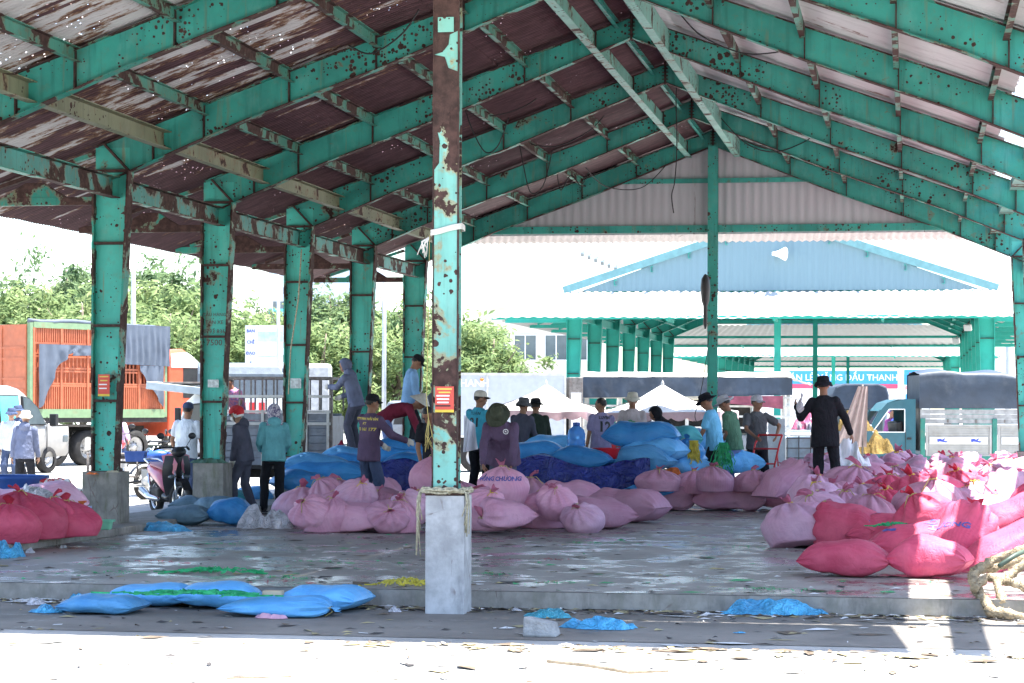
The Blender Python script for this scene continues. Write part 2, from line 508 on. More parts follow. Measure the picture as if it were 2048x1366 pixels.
def build_shed(Y0, near, label, gable_m, skirt_m):
    root = empty("open_shed", (XC, Y0, 0), 0, label, "market shed", "open sided steel sheds in a row")
    inv = Matrix.Translation(Vector((-XC, -Y0, 0)))
    P = []                                                # everything is built in place, then hung on the root
    mats_c = [M_GREEN, M_EDGE, M_BAND] if near else [M_CLEAN, M_CLEAN, M_BAND]
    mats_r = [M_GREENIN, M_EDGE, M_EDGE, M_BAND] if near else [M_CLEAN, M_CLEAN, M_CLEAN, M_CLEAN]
    ys = [Y0 + BAY * i for i in range(7)]
    for i, Y in enumerate(ys):
        mr = mats_r
        for side in (-1, 1):
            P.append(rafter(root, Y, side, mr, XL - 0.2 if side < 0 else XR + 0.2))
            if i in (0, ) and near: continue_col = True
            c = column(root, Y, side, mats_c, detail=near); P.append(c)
            xo = XL - 0.235 if side < 0 else XR + 0.235
            P.append(pier(root, (xo + (-side) * 0.145, Y, 0), 0.46, 0.46, 0.0, 0.865, M_PIERL, "pier", i * 3 + side))
    yA, yB = ys[0], ys[-1]
    # purlins and the long beams, one mesh per run from end to end of the shed
    for side in (-1, 1):
        for d, w, h, mi in ((0.22, 0.05, 0.10, M_GREENIN), (1.5, 0.06, 0.15, M_PURL), (2.58, 0.06, 0.15, M_PURL), (3.67, 0.06, 0.15, M_PURL), (4.75, 0.06, 0.15, M_PURL)):
            x = XC + side * d
            mb = MB()
            z = ztop(x) + 0.012 - h / 2
            mb.box((x, (yA + yB) / 2, z), (0.008, yB - yA + 0.5, h), 0)
            mb.box((x - side * w / 2, (yA + yB) / 2, z + h / 2 - .004), (w, yB - yA + 0.5, 0.008), 0)
            mb.box((x - side * w / 2, (yA + yB) / 2, z - h / 2 + .004), (w, yB - yA + 0.5, 0.008), 0)
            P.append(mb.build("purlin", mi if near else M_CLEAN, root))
        x = XC + side * 0.52                              # deep pale beam on both sides of the ridge
        mb = MB(); zb = zbot(x) - 0.01; zt = ztop(x) - 0.03
        mb.box((x, (yA + yB) / 2, (zb + zt) / 2), (0.01, yB - yA, zt - zb), 0)
        mb.box((x - 0.05 * side, (yA + yB) / 2, zb), (0.12, yB - yA, 0.01), 0)
        P.append(mb.build("ridge_beam", M_STRUT if near else M_CLEAN, root))
        x = XC + side * 5.28                              # eave side beam with its flange towards the inside
        mb = MB(); zb = zbot(x) + 0.10; zt = zb + 0.21
        mb.box((x, (yA + yB) / 2, (zb + zt) / 2), (0.012, yB - yA, zt - zb), 0)
        mb.box((x + 0.05, (yA + yB) / 2, zb), (0.11, yB - yA, 0.012), 1)
        mb.box((x + 0.05, (yA + yB) / 2, zt), (0.11, yB - yA, 0.012), 1)
        if not (near and side > 0): P.append(mb.build("eave_beam", [M_EAVE, M_EAVE] if near else M_CLEAN, root))
        x = XL - 0.02 if side < 0 else XR + 0.02          # channel between the column heads
        mb = MB()
        for a, b in zip(ys[:-1], ys[1:]):
            y0, y1 = a + 0.012, b - 0.012
            mb.box((x, (y0 + y1) / 2, 4.38), (0.012, y1 - y0, 0.25), 0)
            mb.box((x + 0.05, (y0 + y1) / 2, 4.505), (0.112, y1 - y0, 0.012), 1)
            mb.box((x + 0.05, (y0 + y1) / 2, 4.255), (0.112, y1 - y0, 0.012), 1)
        P.append(mb.build("column_tie", [M_TIEB, M_EDGE] if near else M_CLEAN, root))
        # lean-to brackets and the eave purlin they carry
        xe = XL - 2.1 if side < 0 else XR + 2.1
        for Y in ys:
            if near and side > 0 and Y < 40: continue
            mb = MB()
            xo = XL - 0.25 if side < 0 else XR + 0.25
            mb.box(((xo + xe) / 2, Y, 4.22), (abs(xe - xo), 0.07, 0.10), 0)
            xm = xo + (xe - xo) * 0.42
            mb.prism([(xm - 0.42, 4.272), (xm + 0.42, 4.272), (xm + 0.12, 4.45), (xm - 0.12, 4.45)], Y - .03, Y + .03, 0)
            mb.bar((xo, Y, 4.80), (xe + (0.25 if side < 0 else -0.25), Y, 4.29), 0.05, 0.09, 0, up=(0, 1, 0))
            P.append(mb.build("bracket", M_EDGE if near else M_CLEAN, root, fix=True))
    # roof sheets
    amp = 0.016 if near else 0.014
    pitch = 0.095 if near else 0.16
    zs = 0.035
    rm = M_ROOFL if near else M_WHITER
    y0, y1 = yA - 0.10, yB + 0.34
    mb = MB()
    rows = [0.0, 1.9, 3.9, 5.75, 8.05]
    for k, (a, b) in enumerate(zip(rows[:-1], rows[1:])):
        xa, xb = XC - a, XC - b - 0.08
        z_ = lambda x, k=k: ztop(x) + zs + 0.012 * (3 - k)
        corrugated(mb, (xa, y0, z_(xa)), (xa, y1, z_(xa)), (xb, y0, z_(xb)), (xb, y1, z_(xb)), pitch, amp, 5, 0, 0.02 if near else 0.0, seed=k, edge=0.02 if near else 0)
    P.append(mb.build("roof_sheet", rm, root))
    mb = MB()
    if near:
        for j in range(6):                                # the lowest sheets on this side are torn off, bay by bay
            ya, yb = ys[j] + (0.05 if j else -0.1), ys[j + 1] + (0.34 if j == 5 else 0.05)
            for a, b, k in ((0.0, 2.0, 3), (2.0, 4.0, 2), (4.0, (5.02, 5.0, 4.98, 5.06, 5.1, 5.22)[j], 1)):
                xa, xb = XC + a, XC + b + (0.08 if b < 4.5 else 0)
                z_ = lambda x, k=k: ztop(x) + zs + 0.012 * k
                corrugated(mb, (xa, ya, z_(xa)), (xa, yb, z_(xa)), (xb, ya, z_(xb)), (xb, yb, z_(xb)), pitch, amp, 5, 0, 0.02, seed=k + j * 5, edge=0.03)
        P.append(mb.build("roof_sheet", M_ROOFR, root))
        mb = MB()
        x = XC + 5.42
        mb.box((x, (yA + yB) / 2 - 0.6, ztop(x) - 0.06), (0.24, yB - yA + 3.2, 0.12), 0)
        P.append(mb.build("purlin", M_STRUT, root))
    else:
        for k, (a, b) in enumerate(zip(rows[:-1], rows[1:])):
            xa, xb = XC + a, XC + b + 0.08
            z_ = lambda x, k=k: ztop(x) + zs + 0.012 * (3 - k)
            corrugated(mb, (xa, y0, z_(xa)), (xa, y1, z_(xa)), (xb, y0, z_(xb)), (xb, y1, z_(xb)), pitch, amp, 4, 0)
        P.append(mb.build("roof_sheet", rm, root))
    # gable ends: post, two rails, sheet and the lean-to skirt below it
    zg = 5.08
    for end, Y in ((-1, yA), (1, yB)):
        mb = MB()
        pm = M_POST if (near and end < 0) else (M_GREENIN if near else M_CLEAN)
        zp = zbot(XC)
        zb = 0.98 if (near and end < 0) else 0.86
        XP = XC + (0.10 if (near and end < 0) else 0.0)
        mb.box((XP, Y - 0.09, (zb + zp) / 2), (0.19, 0.012, zp - zb), 0)
        mb.box((XP, Y + 0.09, (zb + zp) / 2), (0.19, 0.012, zp - zb), 0)
        mb.box((XP, Y, (zb + zp) / 2), (0.012, 0.168, zp - zb), 0)
        if near and end < 0:                              # rolled rusty lips and splice plates of the front post
            for sx in (-1, 1):
                n = 60
                for q in range(n):
                    z0 = zb + (zp - zb) * q / n; z1 = zb + (zp - zb) * (q + 1) / n
                    w = 0.011 + 0.007 * mnoise.noise((z0 * 5, sx, 3))
                    mb.box((XP + sx * (0.097 + w / 2), Y - 0.088, (z0 + z1) / 2), (w, 0.030, z1 - z0), 1)
            for pl in ([(-.098, 3.60), (-.055, 3.66), (-.05, 3.84), (-.07, 3.92), (-.02, 3.99), (.03, 3.97), (.035, 4.08), (.098, 4.12), (.098, 4.40), (.02, 4.43), (-.01, 4.52), (-.098, 4.54)], [(-.098, 4.54), (-.03, 4.56), (.02, 4.62), (.03, 4.70), (.098, 4.73), (.098, 5.2), (-.098, 5.2)]):
                mb.prism([(XP + a_, b_) for a_, b_ in pl], Y - 0.101, Y - 0.0975, 1)
            mb.box((XP, Y - 0.112, 4.78), (0.13, 0.008, 0.12), 0)
        mb.box((XP, Y, zb - 0.01), (0.30, 0.30, 0.02), 1)
        post = mb.build("gable_post", [pm, M_BAND], root); P.append(post)
        pp = pier(root, (XP + (.015 if end < 0 else 0), Y, 0), 0.325, 0.33, 0.0, zb - 0.02, M_PIER if end < 0 else M_PIERL, "pier", 40 + end); P.append(pp)
        def half(z): return (ZAP + 0.02 - z) / SLO
        ysht = Y + end * 0.13
        gm = gable_m
        for z, h in ((zg + 0.10, 0.14), (6.12, 0.09)):
            mb = MB(); hw = min(half(z) - 0.55, 5.2)
            for s in (-1, 1):
                a, b = XC + s * 0.10, XC + s * hw
                mb.box(((a + b) / 2, Y + end * 0.05, z), (abs(b - a), 0.05, h), 0)
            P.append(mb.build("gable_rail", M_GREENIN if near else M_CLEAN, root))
        mb = MB()
        pit, am = (0.19, 0.017) if near else (0.21, 0.014)
        n = int(12.2 / pit * 4)
        hwd = half(zg)
        def gf(u, v):
            x = XC + (u - 0.5) * 2 * hwd
            zt_ = max(zg, ZAP + 0.055 - SLO * abs(x - XC))
            return (x, ysht + am * math.cos(u * n / 4 * 2 * PI), zg + (zt_ - zg) * v)
        mb.grid(gf, n, 3)
        P.append(mb.build("gable_sheet", gm, root))
        if not near:                                      # barge boards along the rake
            mb = MB()
            for s in (-1, 1):
                mb.bar((XC, ysht + end * .10, ZAP + 0.05), (XC + s * 6.25, ysht + end * .10, ZAP + .05 - 6.25 * (ZAP - zg + .02) / 6.25), 0.22, 0.05, 0, up=(0, 1, 0))
            P.append(mb.build("barge_board", mat("barge_board_blue_green", (0.15, 0.31, 0.33), 0.5, var=0.1), root, fix=True))
        # skirt roof
        mb = MB()
        zt0, zt1 = zg - 0.02, 4.24
        xa0, xa1 = XL - 0.1, (XR + 0.1)
        xb0, xb1 = XL - 2.2, (XR + 2.2)
        if near: xa1 = xb1 = 1.18
        sag = 0.0 if near else 0.05
        run = 2.1
        if near: zt0, zt1 = (5.75, 5.10) if end < 0 else (zg + 0.02, zg - 0.13)
        if near and end > 0: run, xb0, xa1, xb1 = 0.42, XL - 0.2, XR, XR
        corrugated(mb, (xa0, Y + end * .16, zt0), (xa1, Y + end * .16, zt0), (xb0, Y + end * run, zt1), (xb1, Y + end * run, zt1), pitch * 1.5, amp * 1.3, 5, 0, sag, seed=9 + end)
        P.append(mb.build("skirt_roof", skirt_m, root))
        if near and end > 0: continue
        mb = MB()
        mb.box(((xb0 + xb1) / 2 + (0.6 if near else 0), Y + end * 1.98, zt1 + (-0.05 if near else 0.0)), (xb1 - xb0 + (3.0 if near else -0.1), 0.06, 0.10), 0)
        P.append(mb.build("eave_purlin", M_EDGE if near else M_CLEAN, root))
        if near: continue
        for x in (XL + 2.9, XC, XR - 2.9):
            mb = MB()
            mb.bar((x, Y + end * 0.1, 4.19), (x, Y + end * 1.95, 4.19), 0.06, 0.09, 0)
            P.append(mb.build("bracket", M_EDGE if near else M_CLEAN, root))
        mb = MB()
        mb.box(((xa0 + xa1) / 2, Y, 4.55), (xa1 - xa0, 0.06, 0.10), 0)
        P.append(mb.build("gable_tie", M_CLEAN, root))
    for o in P: o.matrix_parent_inverse = inv
    return root
SHED = build_shed(18.3, True, "rusty green open shed in the foreground with torn corrugated roof", M_GABLE, M_SKIRT)
build_shed(66.7, False, "middle open shed with pale blue gable and white skirt roof", M_BLUEG, M_WHITER)
build_shed(115.1, False, "farthest open shed showing its white skirt roof behind the blue gabled one", M_BLUEG, M_WHITER)
# ------------------------------------------------------------------ ground, wet floor, kerb
def ground_mat(name, col, lo, hi, wet, dark=0.45):
    t = NT(name); v = t.map()
    n = t.noise(v, 0.8, 8, 0.6)
    c = t.mix(t.ramp(n, 0.32, 0.70), mul(col, 0.72), mul(col, 1.2))
    fine = t.noise(v, 9, 8, 0.7)
    c = t.mix(t.math('MULTIPLY', t.ramp(fine, 0.52, 0.75), 0.5), c, mul(col, dark))
    w = t.noise(t.map((1, 1, 1), loc=(4, 9, 0)), 1.3, 10, 0.72)
    wm = t.ramp(w, wet, wet + 0.13)
    c = t.mix(t.math('MULTIPLY', wm, 0.5), c, mul(col, 0.35))
    t.col(c)
    r = t.n("MapRange"); t.l(wm, r.inputs[0]); r.inputs[3].default_value = hi; r.inputs[4].default_value = lo
    t.rough(r.outputs[0]); t.spec(0.5)
    h = t.math('MULTIPLY', t.noise(v, 30, 6, 0.7), t.math('SUBTRACT', 1.0, t.math('MULTIPLY', wm, 0.85)))
    t.bump(h, 0.35, 0.012)
    MATS[name] = t.mat
    return t.mat
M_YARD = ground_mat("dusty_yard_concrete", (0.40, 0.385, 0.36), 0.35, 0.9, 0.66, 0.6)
M_FLOOR = ground_mat("wet_concrete_floor", (0.305, 0.275, 0.255), 0.16, 0.60, 0.45, 0.4)
M_KERB = pier_mat("kerb_concrete", (0.31, 0.29, 0.265), 0.2)
mb = MB()
def gz(x, y): return 0.0
mb.grid(lambda u, v: (-700 + 1400 * u, -60 + 1500 * v, 0.0), 20, 20, 0, False)
tag(mb.build("ground", M_YARD), "pale dusty concrete yard around the sheds, glaring in the sun", "ground", kind="structure")
M_SHADE = ground_mat("eave_shade_apron", (0.20, 0.180, 0.160), 0.22, 0.75, 0.55, 0.4)  # eave shade put into the colour: darker concrete, ending near the shadow edge
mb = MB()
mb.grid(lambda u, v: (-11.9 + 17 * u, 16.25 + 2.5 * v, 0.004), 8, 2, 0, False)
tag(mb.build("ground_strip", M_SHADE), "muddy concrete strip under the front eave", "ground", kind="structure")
mb = MB()
FZ = 0.14
mb.box((-3.3, (18.8 + 45.4) / 2, FZ / 2), (12.4, 45.4 - 18.8, FZ), 0)
mb.grid(lambda u, v: (-9.5 + 12.4 * u, 18.8 + 26.6 * v, FZ + .004), 4, 4, 1, False)
fl = mb.build("floor", [M_KERB, M_FLOOR]); tag(fl, "wet grey concrete floor slab of the near shed", "floor", kind="structure")
mb = MB()
for k in range(14):
    y0 = 18.0 + k * 2.0
    mb.box((-9.85, y0 + 1.0, 0.11), (1.14, 1.992, 0.235), 0)
tag(mb.build("kerb", M_KERB, bevel=0.015), "raised concrete kerb under the left row of columns", "kerb", kind="structure")
# ------------------------------------------------------------------ trees behind the yard
def leaf_mat(name, a, b):
    t = NT(name); v = t.map()
    oi = t.n("ObjectInfo")
    f = t.math('ADD', t.math('MULTIPLY', t.ramp(t.noise(v, 0.9, 4), 0.3, 0.7), 0.75), t.math('MULTIPLY', oi.outputs["Random"], 0.25))
    c = t.mix(f, a, b)
    t.col(c); t.rough(0.85); t.spec(0.08)
    tr = t.n("BsdfTranslucent"); t.l(c, tr.inputs[0])
    mx = t.n("MixShader"); mx.inputs[0].default_value = 0.38
    t.l(t.p.outputs[0], mx.inputs[1]); t.l(tr.outputs[0], mx.inputs[2]); t.l(mx.outputs[0], t.out.inputs[0])
    return t.mat
M_LEAF1 = leaf_mat("leaves_light", (0.13, 0.21, 0.085), (0.31, 0.37, 0.17))
M_LEAF2 = leaf_mat("leaves_dark", (0.10, 0.17, 0.085), (0.21, 0.28, 0.14))
M_BARK = mat("grey_bark", (0.16, 0.13, 0.10), 0.9, var=0.3, scale=8, bump=0.4)
def crown_mesh(seed, rx, rz, clumps, per, leaf, cz):
    r = random.Random(seed); mb = MB()
    vs = []; fs = []
    for c in range(clumps):
        while True:
            q = Vector((r.uniform(-1, 1), r.uniform(-1, 1), r.uniform(-1, 1)))
            if 0.35 < q.length < 1: break
        k = 0.78 + 0.4 * mnoise.noise(q * 2.2 + Vector((seed * 3, 0, 0)))
        k *= 1.0 if r.random() < .8 else r.uniform(1.05, 1.28)
        ctr = Vector((q.x * rx * k, q.y * rx * k, cz + q.z * rz * k * (1.0 if q.z > 0 else 0.8)))
        cr = r.uniform(0.45, 0.95) * rx * 0.27
        for i in range(per):
            d = Vector((r.gauss(0, 1), r.gauss(0, 1), r.gauss(0, .75)))
            p = ctr + d * cr * 0.55
            n = (d.normalized() * 0.6 + Vector((r.uniform(-1, 1), r.uniform(-1, 1), r.uniform(0, 1.3)))).normalized()
            x = n.orthogonal().normalized(); x.rotate(Matrix.Rotation(r.uniform(0, 6.28), 3, n)); y = n.cross(x)
            s = leaf * r.uniform(0.5, 1.55); w = s * 0.36
            o = len(vs)
            vs += [p - x * s * .5, p + y * w * .5 + n * s * .06, p + x * s * .5, p - y * w * .5 + n * s * .06]
            fs.append((o, o + 1, o + 2, o + 3))
    mb.add(vs, fs, 0, False)
    return mb
def trunk_mb(seed, h, rx, rz, r0):
    r = random.Random(seed + 50); mb = MB()
    b = [Vector((0, 0, -0.05)), Vector((r.uniform(-.1, .1), 0, h * .25)), Vector((r.uniform(-.25, .25), r.uniform(-.2, .2), h * .55)), Vector((r.uniform(-.3, .3), r.uniform(-.3, .3), h * .95))]
    mb.tube(b, [r0, r0 * .8, r0 * .6, r0 * .18], 8)
    for k in range(8):
        a = k * 2.4 + r.uniform(-.4, .4); s = r.uniform(.28, .75)
        p0 = b[1].lerp(b[3], s * .8)
        L = rx * r.uniform(.55, .9)
        p1 = p0 + Vector((math.cos(a) * L * .5, math.sin(a) * L * .5, rz * .22))
        p2 = p0 + Vector((math.cos(a) * L, math.sin(a) * L, rz * r.uniform(.3, .6)))
        mb.tube([p0, p1, p2], [r0 * .36, r0 * .22, r0 * .06], 6)
    return mb
def tree_proto(seed, h, rx, rz, clumps, per, leaf, lm, label):
    root = empty("broadleaf_tree", (0, 0, 0), 0, label, "tree", "trees beyond the yard")
    trunk_mb(seed, h, rx, rz, 0.17).build("trunk", M_BARK, root)
    crown_mesh(seed, rx, rz, clumps, per, leaf, h - rz * 0.82).build("crown", lm, root)
    return root
TP = [tree_proto(1, 6.6, 3.1, 3.3, 110, 75, 0.33, M_LEAF1, ""), tree_proto(2, 7.4, 2.7, 3.6, 105, 70, 0.31, M_LEAF2, ""),
      tree_proto(3, 5.4, 2.9, 2.9, 105, 70, 0.29, M_LEAF1, ""), tree_proto(4, 7.6, 1.9, 3.2, 62, 60, 0.30, M_LEAF2, "")]
TREES = [  # u, row of the top, distance, prototype, label
    (-70, 575, 92, 0, "light green tree at the left edge of the yard behind the orange cargo body"),
    (25, 545, 104, 1, "dark tree showing above the rear end of the orange truck"),
    (75, 585, 93, 2, "low pale tree above the orange truck's roof rail"),
    (140, 522, 105, 1, "tallest dark tree left of the first green column"),
    (165, 588, 92, 0, "pale bushy tree just left of the first green column"),
    (235, 575, 96, 2, "pale tree behind the first green column and the lamp pole"),
    (285, 520, 108, 3, "thin tall dark tree right of the lamp pole"),
    (345, 528, 106, 1, "dark rounded tree between the first two green columns"),
    (330, 610, 90, 0, "bright tree above the truck cab between the first two columns"),
    (400, 585, 95, 2, "pale tree partly behind the second green column"),
    (455, 640, 92, 2, "low pale tree right of the second green column beside the white sign board"),
    (520, 602, 112, 3, "distant thin tree behind the white sign board"),
    (600, 600, 104, 0, "pale tree behind the third green column"),
    (655, 572, 100, 1, "large dark leafy tree between the third and fourth green columns"),
    (640, 650, 88, 2, "low bright tree between the third and fourth green columns"),
    (700, 640, 90, 0, "bright tree behind the man in the grey hood"),
    (775, 582, 101, 0, "tall pale tree behind the thin white lamp pole between the fourth and fifth columns"),
    (790, 660, 88, 2, "low pale tree behind the man in the light blue shirt"),
    (860, 600, 100, 1, "dark tree behind the fifth green column"),
    (925, 612, 96, 0, "broad pale tree right of the front post above the white box truck"),
    (975, 660, 94, 2, "low pale tree at the right end of the tree row next to the beige building"),
]
used = set()
for (u, v, d, k, lab) in TREES:
    p = at_d(u, HOR, d); top = (H + (HOR - v) / F * d) * 1.02
    t = TP[k] if k not in used else copy_tree(TP[k])
    used.add(k)
    hh = (6.6, 7.4, 5.4, 7.6)[k] + 0.25
    s = top / hh
    t.location = (p.x, p.y, 0); t.rotation_euler.z = rnd(0, 6.28)
    t.scale = (s * rnd(.95, 1.15), s * rnd(.95, 1.15), s)
    t["label"] = lab
# small fan palm in front of the beige building
pr = empty("palm_tree", at_d(1078, HOR, 105) * Vector((1, 1, 0)) if False else (at_d(1078, HOR, 105).x, at_d(1078, HOR, 105).y, 0), 0, "small feathery palm in front of the beige building", "palm")
mb = MB(); mb.tube([(0, 0, 0), (.05, 0, 1.2), (0, 0, 2.4)], [.16, .13, .11], 8); mb.build("trunk", M_BARK, pr)
mb = MB()
for k in range(26):
    a = k * 2.4; up = 0.35 + 0.65 * ((k * 7) % 10) / 10
    prev = None
    for i in range(9):
        q = i / 8
        c = Vector((math.cos(a) * q * 1.35 * (1.1 - up * .5), math.sin(a) * q * 1.35 * (1.1 - up * .5), 2.35 + 1.75 * up * q - 1.0 * q * q))
        if prev is not None:
            side = Vector((-math.sin(a), math.cos(a), 0)); L = 0.42 * (1 - .5 * q)
            for s in (-1, 1):
                mb.add([prev, c, c + side * s * L + (c - prev) * 1.3 - Vector((0, 0, .12)), ], [(0, 1, 2)], 0)
        prev = c
mb.build("crown", M_LEAF1, pr)

# ------------------------------------------------------------------ buildings, signs and poles in the distance
M_BEIGE = mat("cream_render", (0.62, 0.57, 0.48), 0.8, var=0.08, scale=0.6)
M_WHITE = mat("white_paint", (0.78, 0.78, 0.77), 0.55, var=0.06, scale=2)
M_GLASS = mat("dark_window_glass", (0.10, 0.13, 0.15), 0.12, var=0.2, scale=1, spec=0.8)
M_PALEBLUE = mat("pale_blue_facade", (0.50, 0.60, 0.68), 0.6, var=0.06, scale=0.3)
M_TURQ = mat("turquoise_band", (0.12, 0.50, 0.58), 0.5)
M_POLE = mat("galvanised_pole", (0.45, 0.48, 0.52), 0.45, metal=0.3, var=0.1)
def facade_building(name, label, u0, d, w, dep, h, wm, rows, cols, ww, wh, z0, dz, roof=None, band=None, rz=0.0):
    p = at_d(u0, HOR, d)
    r = empty(name, (p.x, p.y, 0), rz, label, "building")
    mb = MB(); mb.box((w / 2, dep / 2, h / 2), (w, dep, h)); mb.build("wall", wm, r)
    mb = MB(); mb.box((w / 2, dep / 2, h + .12), (w + .5, dep + .5, .26)); mb.build("roof", roof or M_WHITE, r)
    for i in range(rows):
        for j in range(cols):
            x = w * (j + .5) / cols; z = z0 + i * dz
            f = MB()
            f.box((x, -.03, z + wh / 2 + .04), (ww + .16, .08, .08)); f.box((x, -.03, z - wh / 2 - .04), (ww + .16, .10, .08))
            f.box((x - ww / 2 - .04, -.03, z), (.08, .08, wh)); f.box((x + ww / 2 + .04, -.03, z), (.08, .08, wh)); f.box((x, -.025, z), (.06, .06, wh))
            fo = f.build("window", M_WHITE, r)
            g = MB(); g.box((x, -.012, z), (ww, .02, wh)); g.build("pane", M_GLASS, fo)
    if band is not None:
        mb = MB(); mb.box((w / 2, -.02, band), (w + .04, .06, 1.6)); mb.build("band", M_TURQ, r)
    return r
facade_building("office_building", "cream two storey building behind the palm and the green columns", 958, 132, 7.2, 8, 7.4, M_BEIGE, 2, 4, 1.25, 1.4, 2.0, 3.1)
facade_building("hotel_tower", "pale tall building with turquoise band far behind the third green column", 537, 320, 14, 10, 21.0, M_PALEBLUE, 4, 5, 1.6, 1.5, 6.0, 3.2, band=14.5)
facade_building("low_house", "small white house at the far right beyond the green columns", 1985, 150, 14, 8, 4.6, M_WHITE, 1, 4, 1.3, 1.2, 2.6, 3)
# petrol station shop with its banner
p = at_d(1475, HOR, 158)
gs = empty("petrol_shop", (p.x, p.y, 0), 0, "white petrol station shop with blue banner across its front beyond the far sheds", "shop")
mb = MB(); mb.box((6.5, 3, 2.0), (13, 6, 4.0)); mb.build("wall", M_WHITE, gs)
M_BANB = mat("banner_blue", (0.06, 0.33, 0.66), 0.5, var=0.05); M_BANR = mat("banner_pink", (0.62, 0.08, 0.16), 0.5, var=0.05)
M_LWHITE = mat("letter_white", (0.80, 0.80, 0.80), 0.5, var=0.02); M_LBLUE = mat("letter_blue", (0.05, 0.09, 0.34), 0.6, var=0.1)
M_LRED = mat("letter_red", (0.60, 0.03, 0.05), 0.5, var=0.05); M_LBLACK = mat("letter_black", (0.02, 0.02, 0.025), 0.6, var=0.1); M_LYEL = mat("letter_yellow", (0.66, 0.52, 0.10), 0.6, var=0.1)
mb = MB(); mb.box((6.0, -.08, 3.78), (9.8, .10, 0.92)); bn = mb.build("banner", M_BANB, gs)
mb = MB(); mb.box((6.0, -.10, 3.18), (9.8, .10, 0.30)); mb.build("banner_strip", M_BANR, gs)
FRONT = Matrix.Rotation(R(90), 4, 'X')                    # letters stand up facing -Y
lettering("CỬA HÀNG BÁN LẺ XĂNG DẦU THANH HẢI", 0.60, M_LWHITE, bn, Matrix.Translation((6.0, -.14, 3.76)) @ FRONT, bold=0.008)
for k in range(8):
    mb = MB(); mb.box((6.6 + k * .28, -.03, 1.9), (.05, .08, 1.5)); mb.build("window_bar", M_POLE, gs)
mb = MB(); mb.box((7.6, -.015, 1.9), (2.4, .03, 1.5)); mb.build("window", M_GLASS, gs)
p = at_d(1808, HOR, 152)
ps = empty("petrol_sign", (p.x, p.y, 0), 0, "tall price sign reading PVOIL at the right end of the blue banner", "sign")
mb = MB(); mb.box((.55, .12, 2.0), (1.12, .2, 4.0)); mb.build("board", M_WHITE, ps)
mb = MB(); mb.box((.55, -.01, 3.75), (1.12, .06, 1.0)); mb.build("emblem_panel", M_BANB, ps)
mb = MB()
for s in (-1, 1):
    mb.prism([(.55 + s * .05, 3.5), (.55 + s * .26, 3.72), (.55 + s * .20, 4.1), (.55 + s * .06, 3.86)], -.06, -.04)
mb.build("emblem", M_LRED, ps)
lettering("PVOIL", 0.36, M_LRED, ps, Matrix.Translation((.55, -.03, 3.0)) @ FRONT)
lettering("PVOIL", 0.36, M_LRED, ps, Matrix.Translation((.55, -.03, 1.85)) @ FRONT)
for z in (2.45, 1.3):
    mb = MB(); mb.box((.55, -.005, z), (.9, .04, .32)); mb.build("picture_panel", M_BANB, ps)
p = at_d(1845, HOR, 156)
es = empty("display_board", (p.x, p.y, 0), 0, "small dark display board in a white frame beside the petrol sign", "sign")
mb = MB(); mb.box((.45, .1, 1.4), (.1, .1, 2.8)); mb.build("pole", M_POLE, es)
mb = MB(); mb.box((.45, 0, 3.35), (1.0, .12, 1.2)); mb.build("frame", M_WHITE, es)
mb = MB(); mb.box((.45, -.07, 3.35), (.86, .03, 1.04)); mb.build("screen", M_GLASS, es)
# notice board beside the trees
p = at_d(491, HOR, 80)
nb = empty("notice_board", (p.x, p.y, 0), 0, "large pale notice board with a column of blue words between the second and third columns", "notice board")
mb = MB(); mb.box((.19, 0, 2.7), (.40, .06, 3.6)); pan = mb.build("word_panel", mat("pale_lilac_board", (0.60, 0.64, 0.80), 0.5, var=0.04), nb)
mb = MB(); mb.box((.90, -.02, 2.75), (1.0, .06, 3.5)); bd = mb.build("board", mat("pale_mint_board", (0.66, 0.74, 0.72), 0.5, var=0.05), nb)
for z, h in ((4.1, .35), (2.9, .03), (3.4, .03)):
    mb = MB(); mb.box((.90, -.06, z), (.9, .02, h)); mb.build("heading_strip", mat("mint_strip", (0.40, 0.62, 0.58), 0.5), bd)
for x in (.15, 1.25):
    mb = MB(); mb.tube([(x, .08, 0), (x, .08, 4.4)], .05); mb.build("pole", M_POLE, nb)
for i, w in enumerate(("BAN", "CHỈ", "ĐẠO", "CHỐNG", "KHAI", "THÁC")):
    lettering(w, 0.15, M_LBLUE, pan, Matrix.Translation((.19, -.04, 4.30 - i * .39)) @ FRONT, bold=0.004)
# lamp poles
def lamp_pole(u, d, zt, r, label, arm=1):
    p = at_d(u, HOR, d)
    o = empty("lamp_pole", (p.x, p.y, 0), 0, label, "lamp pole", "lamp poles around the yard")
    mb = MB(); mb.tube([(0, 0, 0), (0, 0, zt * .4), (0, 0, zt)], [r, r * .85, r * .6], 10); mb.build("pole", M_POLE, o)
    mb = MB(); mb.tube([(0, 0, zt), (.5 * arm, 0, zt + .35), (1.4 * arm, 0, zt + .55)], r * .4, 8); mb.build("arm", M_POLE, o)
    mb = MB(); mb.blob((1.6 * arm, 0, zt + .55), (.32, .13, .08)); mb.build("lamp_head", M_WHITE, o)
lamp_pole(266, 74, 9.0, .10, "grey lamp pole rising behind the orange truck's tarpaulin")
lamp_pole(556, 78, 8.5, .075, "slim pale lamp pole behind the notice board")
lamp_pole(768, 62, 7.6, .07, "thin pale lamp pole between the fourth and fifth green columns")
lamp_pole(2016, 98, 9.0, .14, "pale lamp pole at the far right edge beyond the green columns", -1)
p = at_d(1222, HOR, 150)
fm = empty("floodlight_mast", (p.x, p.y, 0), 0, "thin floodlight mast with a row of lamps above the blue gable", "floodlight mast")
mb = MB(); mb.tube([(0, 0, 0), (0, 0, 11.6)], .09, 8); mb.build("pole", M_POLE, fm)
mb = MB(); mb.bar((-2.0, 0, 12.0), (.5, 0, 10.9), .07, .07); mb.build("crossbar", M_POLE, fm)
